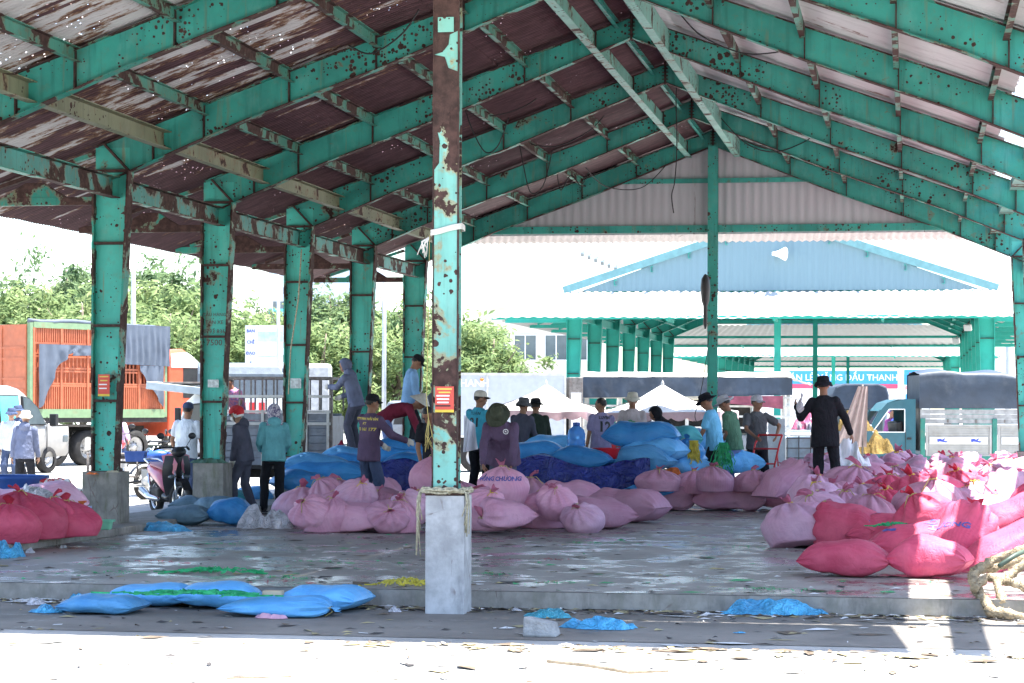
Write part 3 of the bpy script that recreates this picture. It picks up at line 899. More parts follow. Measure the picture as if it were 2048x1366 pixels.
for k in range(6):
    mb = MB(); mb.box((-1.9 + k * .44, -.15, 11.72 - k * .19), (.22, .2, .26), 0, Matrix.Rotation(R(35), 3, 'X')); mb.build("lamp", M_GLASS, fm)
# ------------------------------------------------------------------ vehicles (local: x forward, y left, z up)
M_RUBBER = mat("tyre_rubber", (0.022, 0.021, 0.021), 0.85, var=0.3, scale=10, bump=0.2)
M_RIM = mat("dusty_steel_rim", (0.42, 0.42, 0.42), 0.45, metal=0.4, var=0.2)
M_DARK = mat("dark_chassis", (0.030, 0.028, 0.027), 0.8, var=0.3, dirt=(0.12, 0.10, 0.08))
M_ORANGE = mat("orange_lorry_paint", (0.43, 0.125, 0.06), 0.5, var=0.1, dirt=(0.40, 0.14, 0.08))
M_ORANGED = mat("orange_inner_boards", (0.30, 0.075, 0.035), 0.7, var=0.2)
M_LIME = mat("pale_green_frame", (0.18, 0.27, 0.15), 0.5, var=0.1, dirt=(0.25, 0.18, 0.1))
M_TARPG = mat("grey_blue_tarpaulin", (0.095, 0.115, 0.15), 0.6, var=0.15, scale=2, bump=0.25, bscale=5)
M_TARPD = mat("dark_blue_tarpaulin", (0.036, 0.052, 0.078), 0.5, var=0.25, scale=2, bump=0.3, bscale=4, dirt=(0.2, 0.21, 0.22), dirt_amt=0.25)
M_TARPW = mat("white_tarpaulin", (0.62, 0.61, 0.59), 0.6, var=0.06, scale=2, bump=0.2, bscale=4)
M_SILVER = mat("silver_van_paint", (0.33, 0.325, 0.315), 0.32, metal=0.25, var=0.05, dirt=(0.42, 0.36, 0.29), dirt_amt=0.3)
M_TEALGLASS = mat("teal_tinted_glass", (0.10, 0.50, 0.46), 0.12, var=0.15, scale=1.5, spec=0.8)
M_BLUEGLASS = mat("blue_tinted_glass", (0.09, 0.12, 0.40), 0.12, var=0.15, spec=0.8)
M_LGLASS = mat("clear_car_glass", (0.07, 0.09, 0.10), 0.08, var=0.1, spec=0.8)
M_REDCAB = mat("red_orange_cab_paint", (0.62, 0.10, 0.045), 0.35, var=0.08)
M_GALV = mat("galvanised_boards", (0.17, 0.19, 0.22), 0.5, metal=0.35, var=0.2, scale=5, dirt=(0.16, 0.11, 0.08), dirt_amt=0.35)
M_RAIL = mat("rusty_grey_rail", (0.17, 0.155, 0.145), 0.7, metal=0.2, var=0.3, scale=12, dirt=(0.14, 0.06, 0.04))
M_RAILP = mat("pale_grey_rail", (0.50, 0.50, 0.47), 0.55, var=0.15, dirt=(0.2, 0.15, 0.1))
M_TRUCKTEAL = mat("teal_truck_paint", (0.022, 0.105, 0.14), 0.32, var=0.08, dirt=(0.06, 0.12, 0.14), coat=0.3)
M_TRUCKGREEN = mat("green_truck_paint", (0.025, 0.19, 0.15), 0.5, var=0.12, dirt=(0.2, 0.18, 0.13))
M_BOARDW = mat("white_ribbed_boards", (0.40, 0.395, 0.38), 0.55, var=0.1, dirt=(0.30, 0.27, 0.22))
M_BLACKP = mat("black_plastic", (0.018, 0.018, 0.020), 0.42, var=0.2)
M_CHROME = mat("chrome", (0.62, 0.62, 0.62), 0.2, metal=0.9, var=0.05)
M_PINKP = mat("pink_scooter_paint", (0.50, 0.13, 0.18), 0.3, var=0.1, dirt=(0.30, 0.17, 0.16), coat=0.3)
M_BLUEP = mat("blue_tank_paint", (0.03, 0.09, 0.36), 0.25, coat=0.4)
M_REDP = mat("red_paint", (0.55, 0.025, 0.03), 0.35, var=0.1)
M_AMBER = mat("orange_lamp_glass", (0.75, 0.20, 0.03), 0.3)

def vehicle(name, label, cat, p, head, group=None):
    return empty(name, (p[0], p[1], p[2] if len(p) > 2 else 0), head, label, cat, group)
def wheel(root, x, y, r, w, rimm=None, s=-1):
    o = MB()
    rot = Matrix.Rotation(R(90), 3, 'X')
    prof = [(r * .62, -w / 2), (r * .93, -w / 2), (r, -w * .3), (r, w * .3), (r * .93, w / 2), (r * .62, w / 2)]
    o.lathe(prof, 28, 0, (x, y, r), True, rot, caps=False)
    ty = o.build("wheel", M_RUBBER, root)
    m = MB()
    prof = [(r * .63, -w * .46), (r * .60, w * .36), (r * .52, w * .30), (r * .40, w * .1), (r * .22, w * .12), (r * .20, w * .34), (0.0, w * .36)]
    rr = Matrix.Rotation(R(-90 * s), 3, 'X')
    m.lathe(prof, 24, 0, (x, y, r), True, rr, caps=False)
    for k in range(8):
        a = 2 * PI * k / 8
        m.blob((x + math.cos(a) * r * .3, y + s * w * .14, r + math.sin(a) * r * .3), (r * .035, r * .04, r * .035), 6, 4, 1)
    m.build("rim", [rimm or M_RIM, M_DARK], ty)
    return ty
def loft(mb, secs, mi=0, smooth=True, cap=True):
    """secs: list of equal length rings."""
    n = len(secs[0]); vs = [q for s in secs for q in s]; fs = []
    for i in range(len(secs) - 1):
        for k in range(n):
            k2 = (k + 1) % n
            fs.append((i * n + k, i * n + k2, (i + 1) * n + k2, (i + 1) * n + k))
    if cap:
        fs.append(tuple(range(n - 1, -1, -1))); fs.append(tuple((len(secs) - 1) * n + k for k in range(n)))
    return mb.add(vs, fs, mi, smooth)
def side_window(parent, poly, y, m, name="window", fm=None):
    """glass set in a dark rubber frame on the side y; poly in (x,z)."""
    s = 1 if y > 0 else -1
    c = Vector((sum(p[0] for p in poly) / len(poly), sum(p[1] for p in poly) / len(poly)))
    big = [(c.x + (p[0] - c.x) * 1.06 + (0.015 if p[0] > c.x else -0.015), c.y + (p[1] - c.y) * 1.06 + (0.015 if p[1] > c.y else -.015)) for p in poly]
    f = MB(); f.prism(big, y, y + s * .006); fo = f.build(name, fm or M_BLACKP, parent, fix=True)
    g = MB(); g.prism(poly, y + s * .004, y + s * .012); g.build("pane", m, fo, fix=True)
    return fo
def cloth_drape(mb, a, b, drop_a, drop_b, fold, nf, thick=0.02, nrm=(0, -1, 0), mi=0, seed=0, tip=None):
    """Hanging cloth from a to b with folds."""
    a, b, nrm = Vector(a), Vector(b), Vector(nrm)
    def fn(u, v):
        p = a.lerp(b, u)
        d = drop_a + (drop_b - drop_a) * u
        if tip: d = tip(u) * 1.0
        w = math.sin(u * nf * 2 * PI + 1.5 * mnoise.noise((u * 5, v * 2, seed))) * fold * (0.35 + 0.65 * v)
        return p + Vector((0, 0, -d * v)) + nrm * (0.03 + w + fold)
    mb.grid(fn, max(16, nf * 8), 12, mi)

# ---- orange stake lorry on the left
pa, pb = at_d(60, HOR, 62.0), at_d(334, HOR, 66.3)
hd = math.atan2(pb.y - pa.y, pb.x - pa.x); L = math.hypot(pb.x - pa.x, pb.y - pa.y)
ot = vehicle("cargo_truck", "orange slatted cargo truck with grey tarpaulin and pale green frame on the left", "truck", (pa.x, pa.y, 0), hd)
W = 2.4; zb, zt = 1.36, 3.93
# origin at the near rear corner: body runs x 0..L, y 0..W
mb = MB(); mb.box((L / 2, W / 2, zb - .08), (L, W, .14)); mb.box((L / 2, .9, .95), (L * .96, .16, .3)); mb.box((L / 2, 1.6, .95), (L * .96, .16, .3)); mb.build("chassis", M_DARK, ot)
mb = MB()
for x in (0.06, L - .06):
    for y in (0.06, W - .06): mb.box((x, y, (zb + zt) / 2), (.12, .12, zt - zb))
for y in (0.03, W - .03): mb.box((L / 2, y, zt - .06), (L - .25, .09, .16)); mb.box((L / 2, y, zb + .10), (L - .25, .10, .24))
mb.build("frame", M_LIME, ot)
mb = MB()
mb.box((L / 2, W - .08, (zb + zt) / 2), (L - .26, .03, zt - zb - .3)); mb.box((L / 2, .75, (zb + zt) / 2 - .1), (L - .5, .03, zt - zb - .5))
mb.build("inner_board", M_ORANGED, ot)
mb = MB()                                                # visible side: ribbed top and bottom boards, open middle with rails and bars
y = 0.045
mb.box((L / 2, y, zt - .36), (L - .26, .02, .44)); mb.box((L / 2, y, zb + .52), (L - .26, .02, .62))
n = int(L / .085)
for i in range(n):
    x = .16 + (L - .32) * i / (n - 1)
    mb.box((x, y - .022, zt - .36), (.034, .028, .44)); mb.box((x, y - .022, zb + .52), (.034, .028, .62))
for i in range(int(L / .15)):
    x = .16 + (L - .32) * i / (int(L / .15) - 1)
    mb.box((x, y, (zb + zt) / 2 + .15), (.045, .022, 1.3))
for z in (zb + .86, zb + .92, zb + 1.26, zb + 1.34, zb + 1.66, zb + 1.74, zb + 2.02): mb.box((L / 2, y - .02, z), (L - .26, .034, .05))
for i in range(6):
    x = .14 + (L - .28) * i / 5; mb.box((x, y - .03, (zb + zt) / 2), (.07, .06, zt - zb - .26))
mb.build("slatted_side", M_ORANGE, ot)
rd = MB()
for k in range(2):
    rd = MB(); yc = .12 + (W - .24) * (k + .5) / 2
    rd.box((-.02, yc, (zb + zt) / 2), (.05, (W - .26) / 2 - .01, zt - zb - .1))
    for z in (1.7, 2.1, 2.4, 2.95, 3.25): rd.box((-.052, yc, z), (.02, (W - .3) / 2 - .1, .07))
    rd.box((-.06, yc + .4, (zb + zt) / 2), (.03, .03, zt - zb - .2))
    rd.build("rear_door", M_ORANGE, ot)
mb = MB()                                                # tarpaulin: rolled along the roof, pulled over the front half
mb.grid(lambda u, v: Vector((L * .60 + (L * .41) * u, -.03 + (W + .1) * v, zt + .05 + .06 * math.sin(v * PI) + .03 * mnoise.noise((u * 7, v * 5, 1)))), 20, 12)
cloth_drape(mb, (L * .60, 0, zt + .05), (L * 1.01, 0, zt + .05), 1.12, 1.16, .035, 9, seed=2)
mb.tube([(x * L / 12, .06 + .03 * math.sin(x * 2), zt + .05 + .025 * math.sin(x * 5)) for x in range(9)], .065, 8)
mb.build("tarpaulin", M_TARPG, ot)
mb = MB(); cloth_drape(mb, (.25, 0, zt - .58), (1.55, 0, zt - .58), 1.4, .3, .05, 3, seed=5, tip=lambda u: 1.75 * max(.08, 1 - u * 1.05) + .12 * math.sin(u * 9)); mb.build("hanging_tarpaulin", M_TARPG, ot)
mb = MB(); cloth_drape(mb, (1.5, 0, zt - .58), (3.3, 0, zt - .58), .3, .25, .04, 4, seed=6); mb.build("hanging_tarpaulin", M_TARPG, ot)
mb = MB(); cloth_drape(mb, (L * .78, 0, zt - 1.1), (L * .96, 0, zt - 1.1), .9, 1.2, .04, 2, seed=8, tip=lambda u: .15 + 1.05 * u); mb.build("hanging_tarpaulin", M_TARPG, ot)
cb = MB()                                                # cab
def cabring(x, z0, z1, inset): return [(x, .05 + inset, z0), (x, W - .05 - inset, z0), (x, W - .05 - inset, z1 - .2), (x, W - .25 - inset, z1), (x, .25 + inset, z1), (x, .05 + inset, z1 - .2)]
loft(cb, [cabring(L + .12, .8, 3.3, 0), cabring(L + .9, .8, 3.35, 0), cabring(L + 1.5, .8, 3.0, 0.02), cabring(L + 1.9, .8, 2.4, .04), cabring(L + 2.05, .8, 1.7, .06)], 0, False)
cab_ = cb.build("cab", M_REDCAB, ot, bevel=.05, fix=True)
side_window(cab_, [(L + .75, 1.95), (L + 1.55, 1.95), (L + 1.35, 2.75), (L + .75, 2.75)], .045, M_LGLASS)
for q in ([(L + .2, 2.80), (L + 1.42, 2.80), (L + 1.34, 2.98), (L + 1.05, 3.16), (L + .85, 3.25), (L + .2, 3.20)], [(L + .3, 1.0), (L + 1.6, 1.1), (L + 1.5, 1.5)]):
    mb = MB(); mb.prism(q, .035, .05); mb.build("white_panel", M_WHITE, cab_, fix=True)
mb = MB(); mb.box((L + 1.75, -.28, 2.35), (.12, .22, .42)); mb.bar((L + 1.6, .05, 2.6), (L + 1.75, -.25, 2.55), .03, .03); mb.build("mirror", M_BLACKP, cab_, bevel=.03)
for x in (1.0, 2.2, L - 1.2, L + 1.0):
    wheel(ot, x, .2, .5, .34)
mb = MB(); mb.box((1.6, .2, 1.12), (2.4, .5, .06)); mb.box((2.85, .2, .95), (.06, .5, .36)); mb.build("mudguard", M_DARK, ot)
mb = MB(); mb.tube([(L - 2.4, .25, .75), (L - 1.9, .25, .75)], .28, 16); mb.box((L - 2.9, .3, .7), (.6, .5, .5)); mb.build("fuel_tank", M_CHROME, ot)

# ---- silver van in front of it
pv = at_d(138, HOR, 57.6); hv = R(9.9 + 67)
vn = vehicle("passenger_van", "silver van with teal tinted windows parked in front of the orange truck", "van", (pv.x, pv.y, 0), hv)
# local: nose at x=0, near side (right side) y=0, runs back to x=-5.2
def vring(x, z0, z1, w0, tip): return [(x, .02, z0), (x, 0, .95), (x, .02, 1.15), (x, .12 + tip, z1 - .12), (x, .30 + tip, z1), (x, 1.6 - tip, z1), (x, 1.78 - tip, z1 - .12), (x, 1.88, 1.15), (x, 1.9, .95), (x, 1.88, z0)]
mb = MB()
loft(mb, [vring(-5.2, .42, 2.08, 0, 0), vring(-5.0, .40, 2.16, 0, 0), vring(-2.2, .40, 2.16, 0, 0), vring(-1.75, .40, 2.08, 0, 0.02), vring(-1.35, .40, 1.86, 0, .04), vring(-.85, .40, 1.42, 0, .02), vring(-.55, .40, 1.22, 0, 0), vring(-.12, .42, 1.08, 0, 0), vring(0, .5, .95, 0, .05)], 0, True)
vb = mb.build("body", M_SILVER, vn, fix=True)
def vwin(poly, m):                                       # windows follow the tumblehome of the side
    def fr(x, y, z): return (x, y + .02 + .10 * max(0, (z - 1.15) / .95), z)
    c = (sum(p[0] for p in poly) / len(poly), sum(p[1] for p in poly) / len(poly))
    big = [(c[0] + (p[0] - c[0]) * 1.07, c[1] + (p[1] - c[1]) * 1.08) for p in poly]
    f = MB(); f.prism(big, -.03, .03, 0, fr); fo = f.build("window", M_BLACKP, vb, fix=True)
    g = MB(); g.prism(poly, -.036, .02, 0, fr); g.build("pane", m, fo, fix=True)
vwin([(-5.05, 1.22), (-4.3, 1.22), (-4.3, 1.9), (-5.05, 1.9)], M_BLUEGLASS)
vwin([(-4.15, 1.22), (-2.95, 1.22), (-2.95, 1.9), (-4.15, 1.9)], M_TEALGLASS)
vwin([(-2.85, 1.22), (-2.05, 1.22), (-2.1, 1.9), (-2.85, 1.9)], M_TEALGLASS)
vwin([(-1.88, 1.22), (-1.02, 1.22), (-1.30, 1.62), (-1.62, 1.84), (-1.88, 1.88)], M_LGLASS)
for x in (-1.95, -.95, -2.9):
    mb = MB(); mb.box((x, .002, .95), (.012, .02, .9)); mb.build("door_seam", M_DARK, vb)
mb = MB(); mb.box((-1.75, -.02, 1.08), (.18, .03, .04)); mb.build("door_handle", M_SILVER, vb, bevel=.01)
mb = MB(); mb.box((-.95, -.20, 1.32), (.12, .20, .30)); mb.bar((-1.0, .03, 1.25), (-.95, -.15, 1.25), .04, .04); mb.build("mirror", M_BLACKP, vb, bevel=.03)
mb = MB(); mb.box((-.15, .12, .85), (.25, .26, .2)); mb.build("headlight", M_LGLASS, vb, bevel=.04)
wheel(vn, -.85, .10, .33, .22); wheel(vn, -4.3, .10, .33, .22)

# ---- grey boarded stake truck behind the left columns, facing left
ps_ = at_d(662, HOR, 42.0)
st = vehicle("stake_truck", "small grey stake truck with barred upper rails behind the left columns", "truck", (ps_.x, ps_.y, 0), R(180 + 6))
# local: rear end at x=0, body runs forward to x=2.15; the side towards the camera is y=0..; local +y points to -Y world
bl, bw = 2.12, 1.6
mb = MB(); mb.box((bl / 2, 0 - bw / 2, .56), (bl, bw, .08)); mb.box((bl / 2 + .4, -bw / 2, .42), (bl + 1.8, .6, .14)); mb.build("chassis", M_DARK, st)
mb = MB()
for yy in (0, -bw):
    for k in range(7): mb.box((bl / 2, yy, .66 + k * .137), (bl - .06, .03, .125))
mb.box((0, -bw / 2, 1.05), (.03, bw - .08, .9)); mb.box((bl, -bw / 2, 1.05), (.03, bw - .08, .9))
mb.build("side_board", M_GALV, st)
mb = MB()
for k in range(6):
    x = .05 + (bl - .1) * k / 5; mb.box((x, .03, 1.1), (.05, .04, 1.02))
for z in (1.58, 1.36, 1.86): mb.box((bl / 2, .03, z), (bl, .035, .05))
mb.build("pale_rail", M_RAILP, st)
mb = MB()
for yy in (0.0, -bw):
    mb.box((bl / 2, yy, 2.20), (bl, .05, .045))
    for k in range(11): mb.box((bl * k / 10, yy, 1.90), (.028, .028, .58))
for x in (0, bl):
    mb.box((x, -bw / 2, 2.20), (.04, bw - .06, .04)); mb.box((x, 0.0, 1.4), (.06, .06, 1.62))
mb.build("upper_rail", M_RAIL, st)
mb = MB()
def c2(x, z1): return [(x, .05, .55), (x, -bw - .05, .55), (x, -bw - .05, z1 - .15), (x, -bw + .12, z1), (x, -.12, z1), (x, .05, z1 - .15)]
loft(mb, [c2(bl + .10, 1.92), c2(bl + .42, 1.92), c2(bl + .60, 1.75), c2(bl + .78, 1.2), c2(bl + .82, .8)], 0, False)
cab2 = mb.build("cab", M_WHITE, st, bevel=.05, fix=True)
side_window(cab2, [(bl + .18, 1.22), (bl + .62, 1.22), (bl + .50, 1.68), (bl + .18, 1.72)], .052, M_LGLASS)
mb = MB(); mb.box((bl + .68, .2, 1.5), (.1, .16, .3)); mb.build("mirror", M_BLACKP, cab2, bevel=.02)
mb = MB(); mb.prism([(bl + .74, .72), (bl + .74, 1.12), (bl + .5, .72)], .05, .062); mb.build("indicator", M_AMBER, cab2, fix=True)
mb = MB(); mb.box((bl + .72, -.72, 2.0), (1.15, 1.7, .14), 0, Matrix.Rotation(R(-6), 3, 'Y')); mb.box((bl + .6, -.7, 2.10), (.8, 1.6, .04), 1)
mb.build("roof_rack", [mat("pale_blue_grey_sheet", (0.48, 0.55, 0.58), 0.5, var=0.1), M_RAIL], st, bevel=.01)
for x in (.5, bl + .45):
    wheel(st, x, -.08, .33, .2, s=1); wheel(st, x, -bw + .08, .33, .2, s=-1)

# ---- truck with rounded grey hood further back
pc = at_d(462, HOR, 62)
ht = vehicle("covered_truck", "truck with rounded grey hood seen over the stake truck's rails", "truck", (pc.x, pc.y, 0), R(9.9 + 8))
mb = MB()
def hring(x, k=1.0): return [(x, 0, 1.9), (x, 0, 2.55), (x, .12, 2.78), (x, .35, 2.86), (x, 1.6, 2.86), (x, 1.85, 2.78), (x, 1.95, 2.55), (x, 1.95, 1.9)]
M_HOOD = mat("grey_hood_canvas", (0.10, 0.125, 0.15), 0.6, var=.15, bump=.2)
loft(mb, [hring(-.9), hring(0.0), hring(.85), [(1.45 if q[2] < 2.6 else 1.30, q[1], min(q[2], 2.78)) for q in hring(1.4)]], 0, False)
mb.build("hood", M_HOOD, ht, bevel=.05, fix=True)
mb = MB(); mb.box((.2, .98, 1.2), (2.3, 1.9, 1.3)); mb.build("body", M_WHITE, ht, bevel=.03)
for k in range(4):
    mb = MB(); mb.box((.05 + k * .26, -.0, 1.35), (.16, .06, .85)); mb.build("red_panel", M_REDP, ht)
for k, x in enumerate((-.5, 1.0)): wheel(ht, x, .12, .4, .25)
mb = MB(); mb.box((2.1, 1.1, 1.75), (1.3, 1.9, 2.2)); mb.build("load_cover", mat("pale_load_cover", (.36, .37, .38), .6, bump=.3, bscale=4), ht, bevel=.12)

# ---- white box truck in the middle
pw = at_d(912, HOR, 58.5)
bt = vehicle("box_truck", "white box truck behind the white parasols, pale lettering on its side", "truck", (pw.x, pw.y, 0), R(9.9 + 4))
mb = MB(); mb.box((1.42, 1.0, 1.72), (2.75, 2.0, 1.66)); bx = mb.build("cargo_box", mat("white_box_panel", (0.40, 0.43, 0.47), 0.5, var=0.05, dirt=(0.3, 0.3, 0.3)), bt, bevel=.02)
mb = MB()
for x in (.04, .80, 2.80): mb.box((x, -.012, 1.72), (.05, .03, 1.66))
for z in (2.52, .93): mb.box((1.42, -.014, z), (2.79, .03, .06))
mb.build("trim", M_RAILP, bx)
lettering("THANH", 0.26, M_LWHITE, bx, Matrix.Translation((.40, -.012, 2.28)) @ FRONT, bold=.006)
mb = MB(); mb.blob((.66, -.02, 2.38), (.05, .02, .04)); mb.build("marker_lamp", M_AMBER, bx)
mb = MB(); mb.box((3.08, .95, 1.6), (.36, 1.9, 1.7)); fr = mb.build("rear_frame", M_RAIL, bt, bevel=.02)
mb = MB(); mb.box((3.08, -.02, 1.6), (.26, .04, .9)); mb.build("white_panel", M_WHITE, fr)
mb = MB(); mb.box((1.4, 1, .7), (3.2, 1.6, .3)); mb.build("chassis", M_DARK, bt)
for x in (.5, 2.4): wheel(bt, x, .15, .40, .25)
mb = MB(); mb.box((-.95, 1.0, 1.15), (1.6, 1.8, 1.36)); cbx = mb.build("cab", M_GALV, bt, bevel=.14)
side_window(cbx, [(-1.55, 1.25), (-.5, 1.25), (-.5, 1.68), (-1.45, 1.68)], .098, M_GLASS)

# ---- long truck with a blue tarpaulin awning in the middle distance
pl = at_d(1165, HOR, 61)
lt = vehicle("awning_truck", "long stake truck under a dark blue tarpaulin roof behind the parasols", "truck", (pl.x, pl.y, 0), R(9.9 - 3))
LL = 5.55
mb = MB()
mb.grid(lambda u, v: Vector((LL * u, -.2 + 2.2 * v, 2.50 + .14 * math.sin(v * PI) + .03 * mnoise.noise((u * 9, v * 3, 2)))), 30, 8)
mb.build("roof_cover", M_TARPW, lt)
mb = MB(); cloth_drape(mb, (0, -.2, 2.48), (LL, -.2, 2.48), .55, .46, .02, 12, seed=4); mb.build("side_cover", M_TARPD, lt)
mb = MB()
for k in range(7):
    for yy in (-.1, 1.9): mb.box((.1 + (LL - .2) * k / 6, yy, 1.5), (.09, .08, 2.0))
for z in (1.15, 1.45, 1.72, 1.95):
    for yy in (-.16, 1.96): mb.box((LL / 2, yy, z), (LL, .04, .055))
mb.build("rail", M_RAILP, lt)
mb = MB(); mb.box((LL / 2, .9, .75), (LL, 2.0, .4)); mb.build("bed", M_GALV, lt)
mb = MB(); mb.box((3.0, .9, 1.45), (3.0, .05, .9)); mb.build("back_board", M_DARK, lt)
mb = MB(); cloth_drape(mb, (3.2, -.25, 1.98), (5.3, -.25, 2.0), .12, .35, .03, 4, seed=9); mb.build("maroon_cover", mat("maroon_sheet", (0.20, 0.05, 0.08), 0.7), lt)
for x in (.8, 1.7, 4.6): wheel(lt, x, .1, .42, .26)
mb = MB(); mb.grid(lambda u, v: Vector((LL - .2 + .75 * u, -.3 + 1.4 * v, 2.52 - .22 * u + .05 * mnoise.noise((u * 6, v * 6, 7)))), 10, 8); mb.build("loose_cover", M_TARPW, lt)

# ---- teal and green light truck on the right, facing left
pt = at_d(1718, HOR, 50)
gt = vehicle("light_truck", "teal and green light truck with dark tarpaulin on the right, facing left", "truck", (pt.x, pt.y, 0), R(9.9))
# local here: nose at x=0, body runs to the right (x+), near side y=0
TW = 1.5
mb = MB()
prof = [(0.02, .40), (0.0, .75), (.06, .98), (.20, 1.18), (.46, 1.62), (.62, 1.80), (.85, 1.875), (1.22, 1.885), (1.24, .40)]
wnd = [(.30, 1.16), (1.00, 1.16), (1.00, 1.66), (.66, 1.66)]
ht_ = [q for q in prof]
def tring(y, k): return [(0.62 + (x - .62) * k, y, 1.0 + (z - 1.0) * k) for x, z in prof]
loft(mb, [tring(.05, .965), tring(.0, 1.0), tring(.0001, 1.0)], 0, False, cap=False)
# near door skin with an opening for the side window
def ringfaces(outer, inner, y):
    vs = [(x, y, z) for x, z in outer] + [(x, y, z) for x, z in inner]
    return vs
o_ = prof; 
quads = [((.02, .40), (1.24, .40), (1.24, 1.16), (0.19, 1.16)), ((1.00, 1.16), (1.24, 1.16), (1.24, 1.885), (1.00, 1.8845)), ((.66, 1.66), (1.00, 1.66), (1.00, 1.8845), (.62, 1.80)), ((.19, 1.16), (.30, 1.16), (.66, 1.66), (.62, 1.80), (.46, 1.62))]
for y in (0.0, TW):
    for q in quads: mb.add([(x, y, z) for x, z in q], [tuple(range(len(q)))], 0)
mb.add([(0.02, 0, .40), (0, 0, .75), (.06, 0, .98), (.19, 0, 1.16)], [(0, 1, 2, 3)], 0)
top = [(.46, 1.62), (.62, 1.80), (.85, 1.875), (1.22, 1.885)]
for (xa, za), (xb, zb_) in zip(top[:-1], top[1:]): mb.add([(xa, 0, za), (xb, 0, zb_), (xb, TW, zb_), (xa, TW, za)], [(0, 1, 2, 3)], 0)
low = [(.02, .40), (0, .75), (.06, .98), (.19, 1.16)]
for (xa, za), (xb, zb_) in zip(low[:-1], low[1:]): mb.add([(xa, 0, za), (xb, 0, zb_), (xb, TW, zb_), (xa, TW, za)], [(0, 1, 2, 3)], 0)
mb.box((1.232, TW / 2, .80), (.02, TW - .01, .76)); mb.box((.62, TW / 2, .42), (1.15, TW - .02, .04))
mb.bar((.215, .03, 1.16), (.48, .03, 1.64), .05, .05); mb.bar((.215, TW - .03, 1.16), (.48, TW - .03, 1.64), .05, .05)
mb.box((1.225, TW / 2, 1.83), (.03, TW - .02, .1)); mb.box((1.225, .1, 1.4), (.03, .18, .8)); mb.box((1.225, TW - .1, 1.4), (.03, .18, .8))
cabt = mb.build("cab", M_TRUCKTEAL, gt)
mb = MB(); mb.box((1.10, -.008, 1.02), (.10, .02, .045)); mb.build("door_handle", M_BLACKP, cabt, bevel=.008)
mb = MB(); mb.box((1.02, -.003, .82), (.010, .012, .8)); mb.build("door_seam", M_DARK, cabt)
mb = MB()
for a, b in zip(wnd, wnd[1:] + wnd[:1]): mb.bar((a[0], -.004, a[1]), (b[0], -.004, b[1]), .02, .02)
mb.build("window_seal", M_WHITE, cabt)
for q in ([(0.0, .38), (.28, .38), (.34, .52), (.02, .52)], [(.92, .38), (1.24, .38), (1.24, .56), (.98, .56)]):
    mb = MB(); mb.prism(q, -.012, .0); mb.build("grey_sill", mat("grey_primer", (0.38, 0.40, 0.40), 0.6, var=0.1), cabt, fix=True)
mb = MB()
arc = [(.63 + math.cos(a) * .36, .34 + math.sin(a) * .30) for a in [PI * k / 12 for k in range(13)]]
mb.prism(arc, -.010, .006); mb.build("wheel_arch", M_DARK, cabt, fix=True)
mb = MB(); mb.box((.95, .75, 1.1), (.16, 1.2, .6), 0, Matrix.Rotation(R(-8), 3, 'Y')); mb.box((.78, .75, .78), (.45, 1.2, .14)); mb.build("seat", M_BLACKP, cabt, bevel=.04)
mb = MB(); mb.box((.06, -.12, 1.36), (.05, .16, .2)); mb.bar((.28, .0, 1.3), (.08, -.08, 1.35), .02, .02); mb.build("mirror", M_WHITE, cabt, bevel=.02)
BX0, BX1 = 1.34, 5.0
mb = MB(); mb.box(((BX0 + BX1) / 2, TW / 2, .60), (BX1 - BX0, TW, .12)); 
for x in (BX0 + .05, BX0 + 1.62, BX1 - .9, BX1 - .04): mb.box((x, -.02, 1.0), (.10, .07, .92))
mb.box(((BX0 + BX1) / 2, -.03, .56), (BX1 - BX0, .06, .16))
mb.prism([(BX0 + 1.5, .48), (BX0 + 1.9, .48), (BX0 + 1.78, .34), (BX0 + 1.62, .34)], -.04, .02)
mb.build("bed_frame", M_TRUCKGREEN, gt, fix=True)
def dropside(x0, x1):
    m = MB(); m.box(((x0 + x1) / 2, 0, .98), (x1 - x0 - .04, .03, .66))
    for k in range(12): m.box(((x0 + x1) / 2, -.022, .70 + k * .052), (x1 - x0 - .16, .016, .022))
    for z in (.655, 1.31): m.box(((x0 + x1) / 2, -.028, z), (x1 - x0 - .03, .035, .045))
    for x in (x0 + .04, x1 - .04): m.box((x, -.028, .98), (.045, .033, .62))
    o = m.build("side_panel", M_BOARDW, gt)
    m = MB(); m.box(((x0 + x1) / 2, -.036, .98), (x1 - x0 - .2, .012, .15)); b = m.build("white_band", M_WHITE, o)
    return b
b1 = dropside(BX0 + .10, BX0 + 1.57); b2 = dropside(BX0 + 1.67, BX1 - .95); dropside(BX1 - .85, BX1 - .09)
def squiggle(parent, x, z):                              # the small blue bird-like mark on the band
    m = MB(); y0, y1 = -.047, -.043
    m.prism([(x - .12, z + .03), (x - .05, z + .045), (x + .02, z), (x + .12, z - .02), (x + .08, z - .045), (x, z - .03), (x - .06, z - .02), (x - .11, z - .04)], y0, y1)
    m.prism([(x - .02, z + .01), (x + .04, z + .05), (x + .06, z + .045), (x + .03, z)], y0, y1)
    m.build("mark", mat("print_blue", (0.05, 0.08, 0.48), 0.5), parent, fix=True)
squiggle(b1, BX0 + .48, .98); squiggle(b1, BX0 + 1.22, .98)
lettering("36C", 0.15, mat("print_blue", (0.05, 0.08, 0.48), 0.5), b2, Matrix.Translation((BX0 + 2.28, -.046, .98)) @ FRONT, bold=.006)
mb = MB()
for k in range(3): mb.box(((BX0 + BX1) / 2, 0, 1.40 + k * .105), (BX1 - BX0, .03, .098))
mb.box((BX0 + .02, TW / 2, 1.3), (.03, TW - .06, 1.1))
bds = mb.build("upper_board", mat("weathered_grey_planks", (0.32, 0.32, 0.32), 0.7, var=0.2, scale=8, dirt=(0.25, 0.24, 0.22)), gt)
mb = MB()
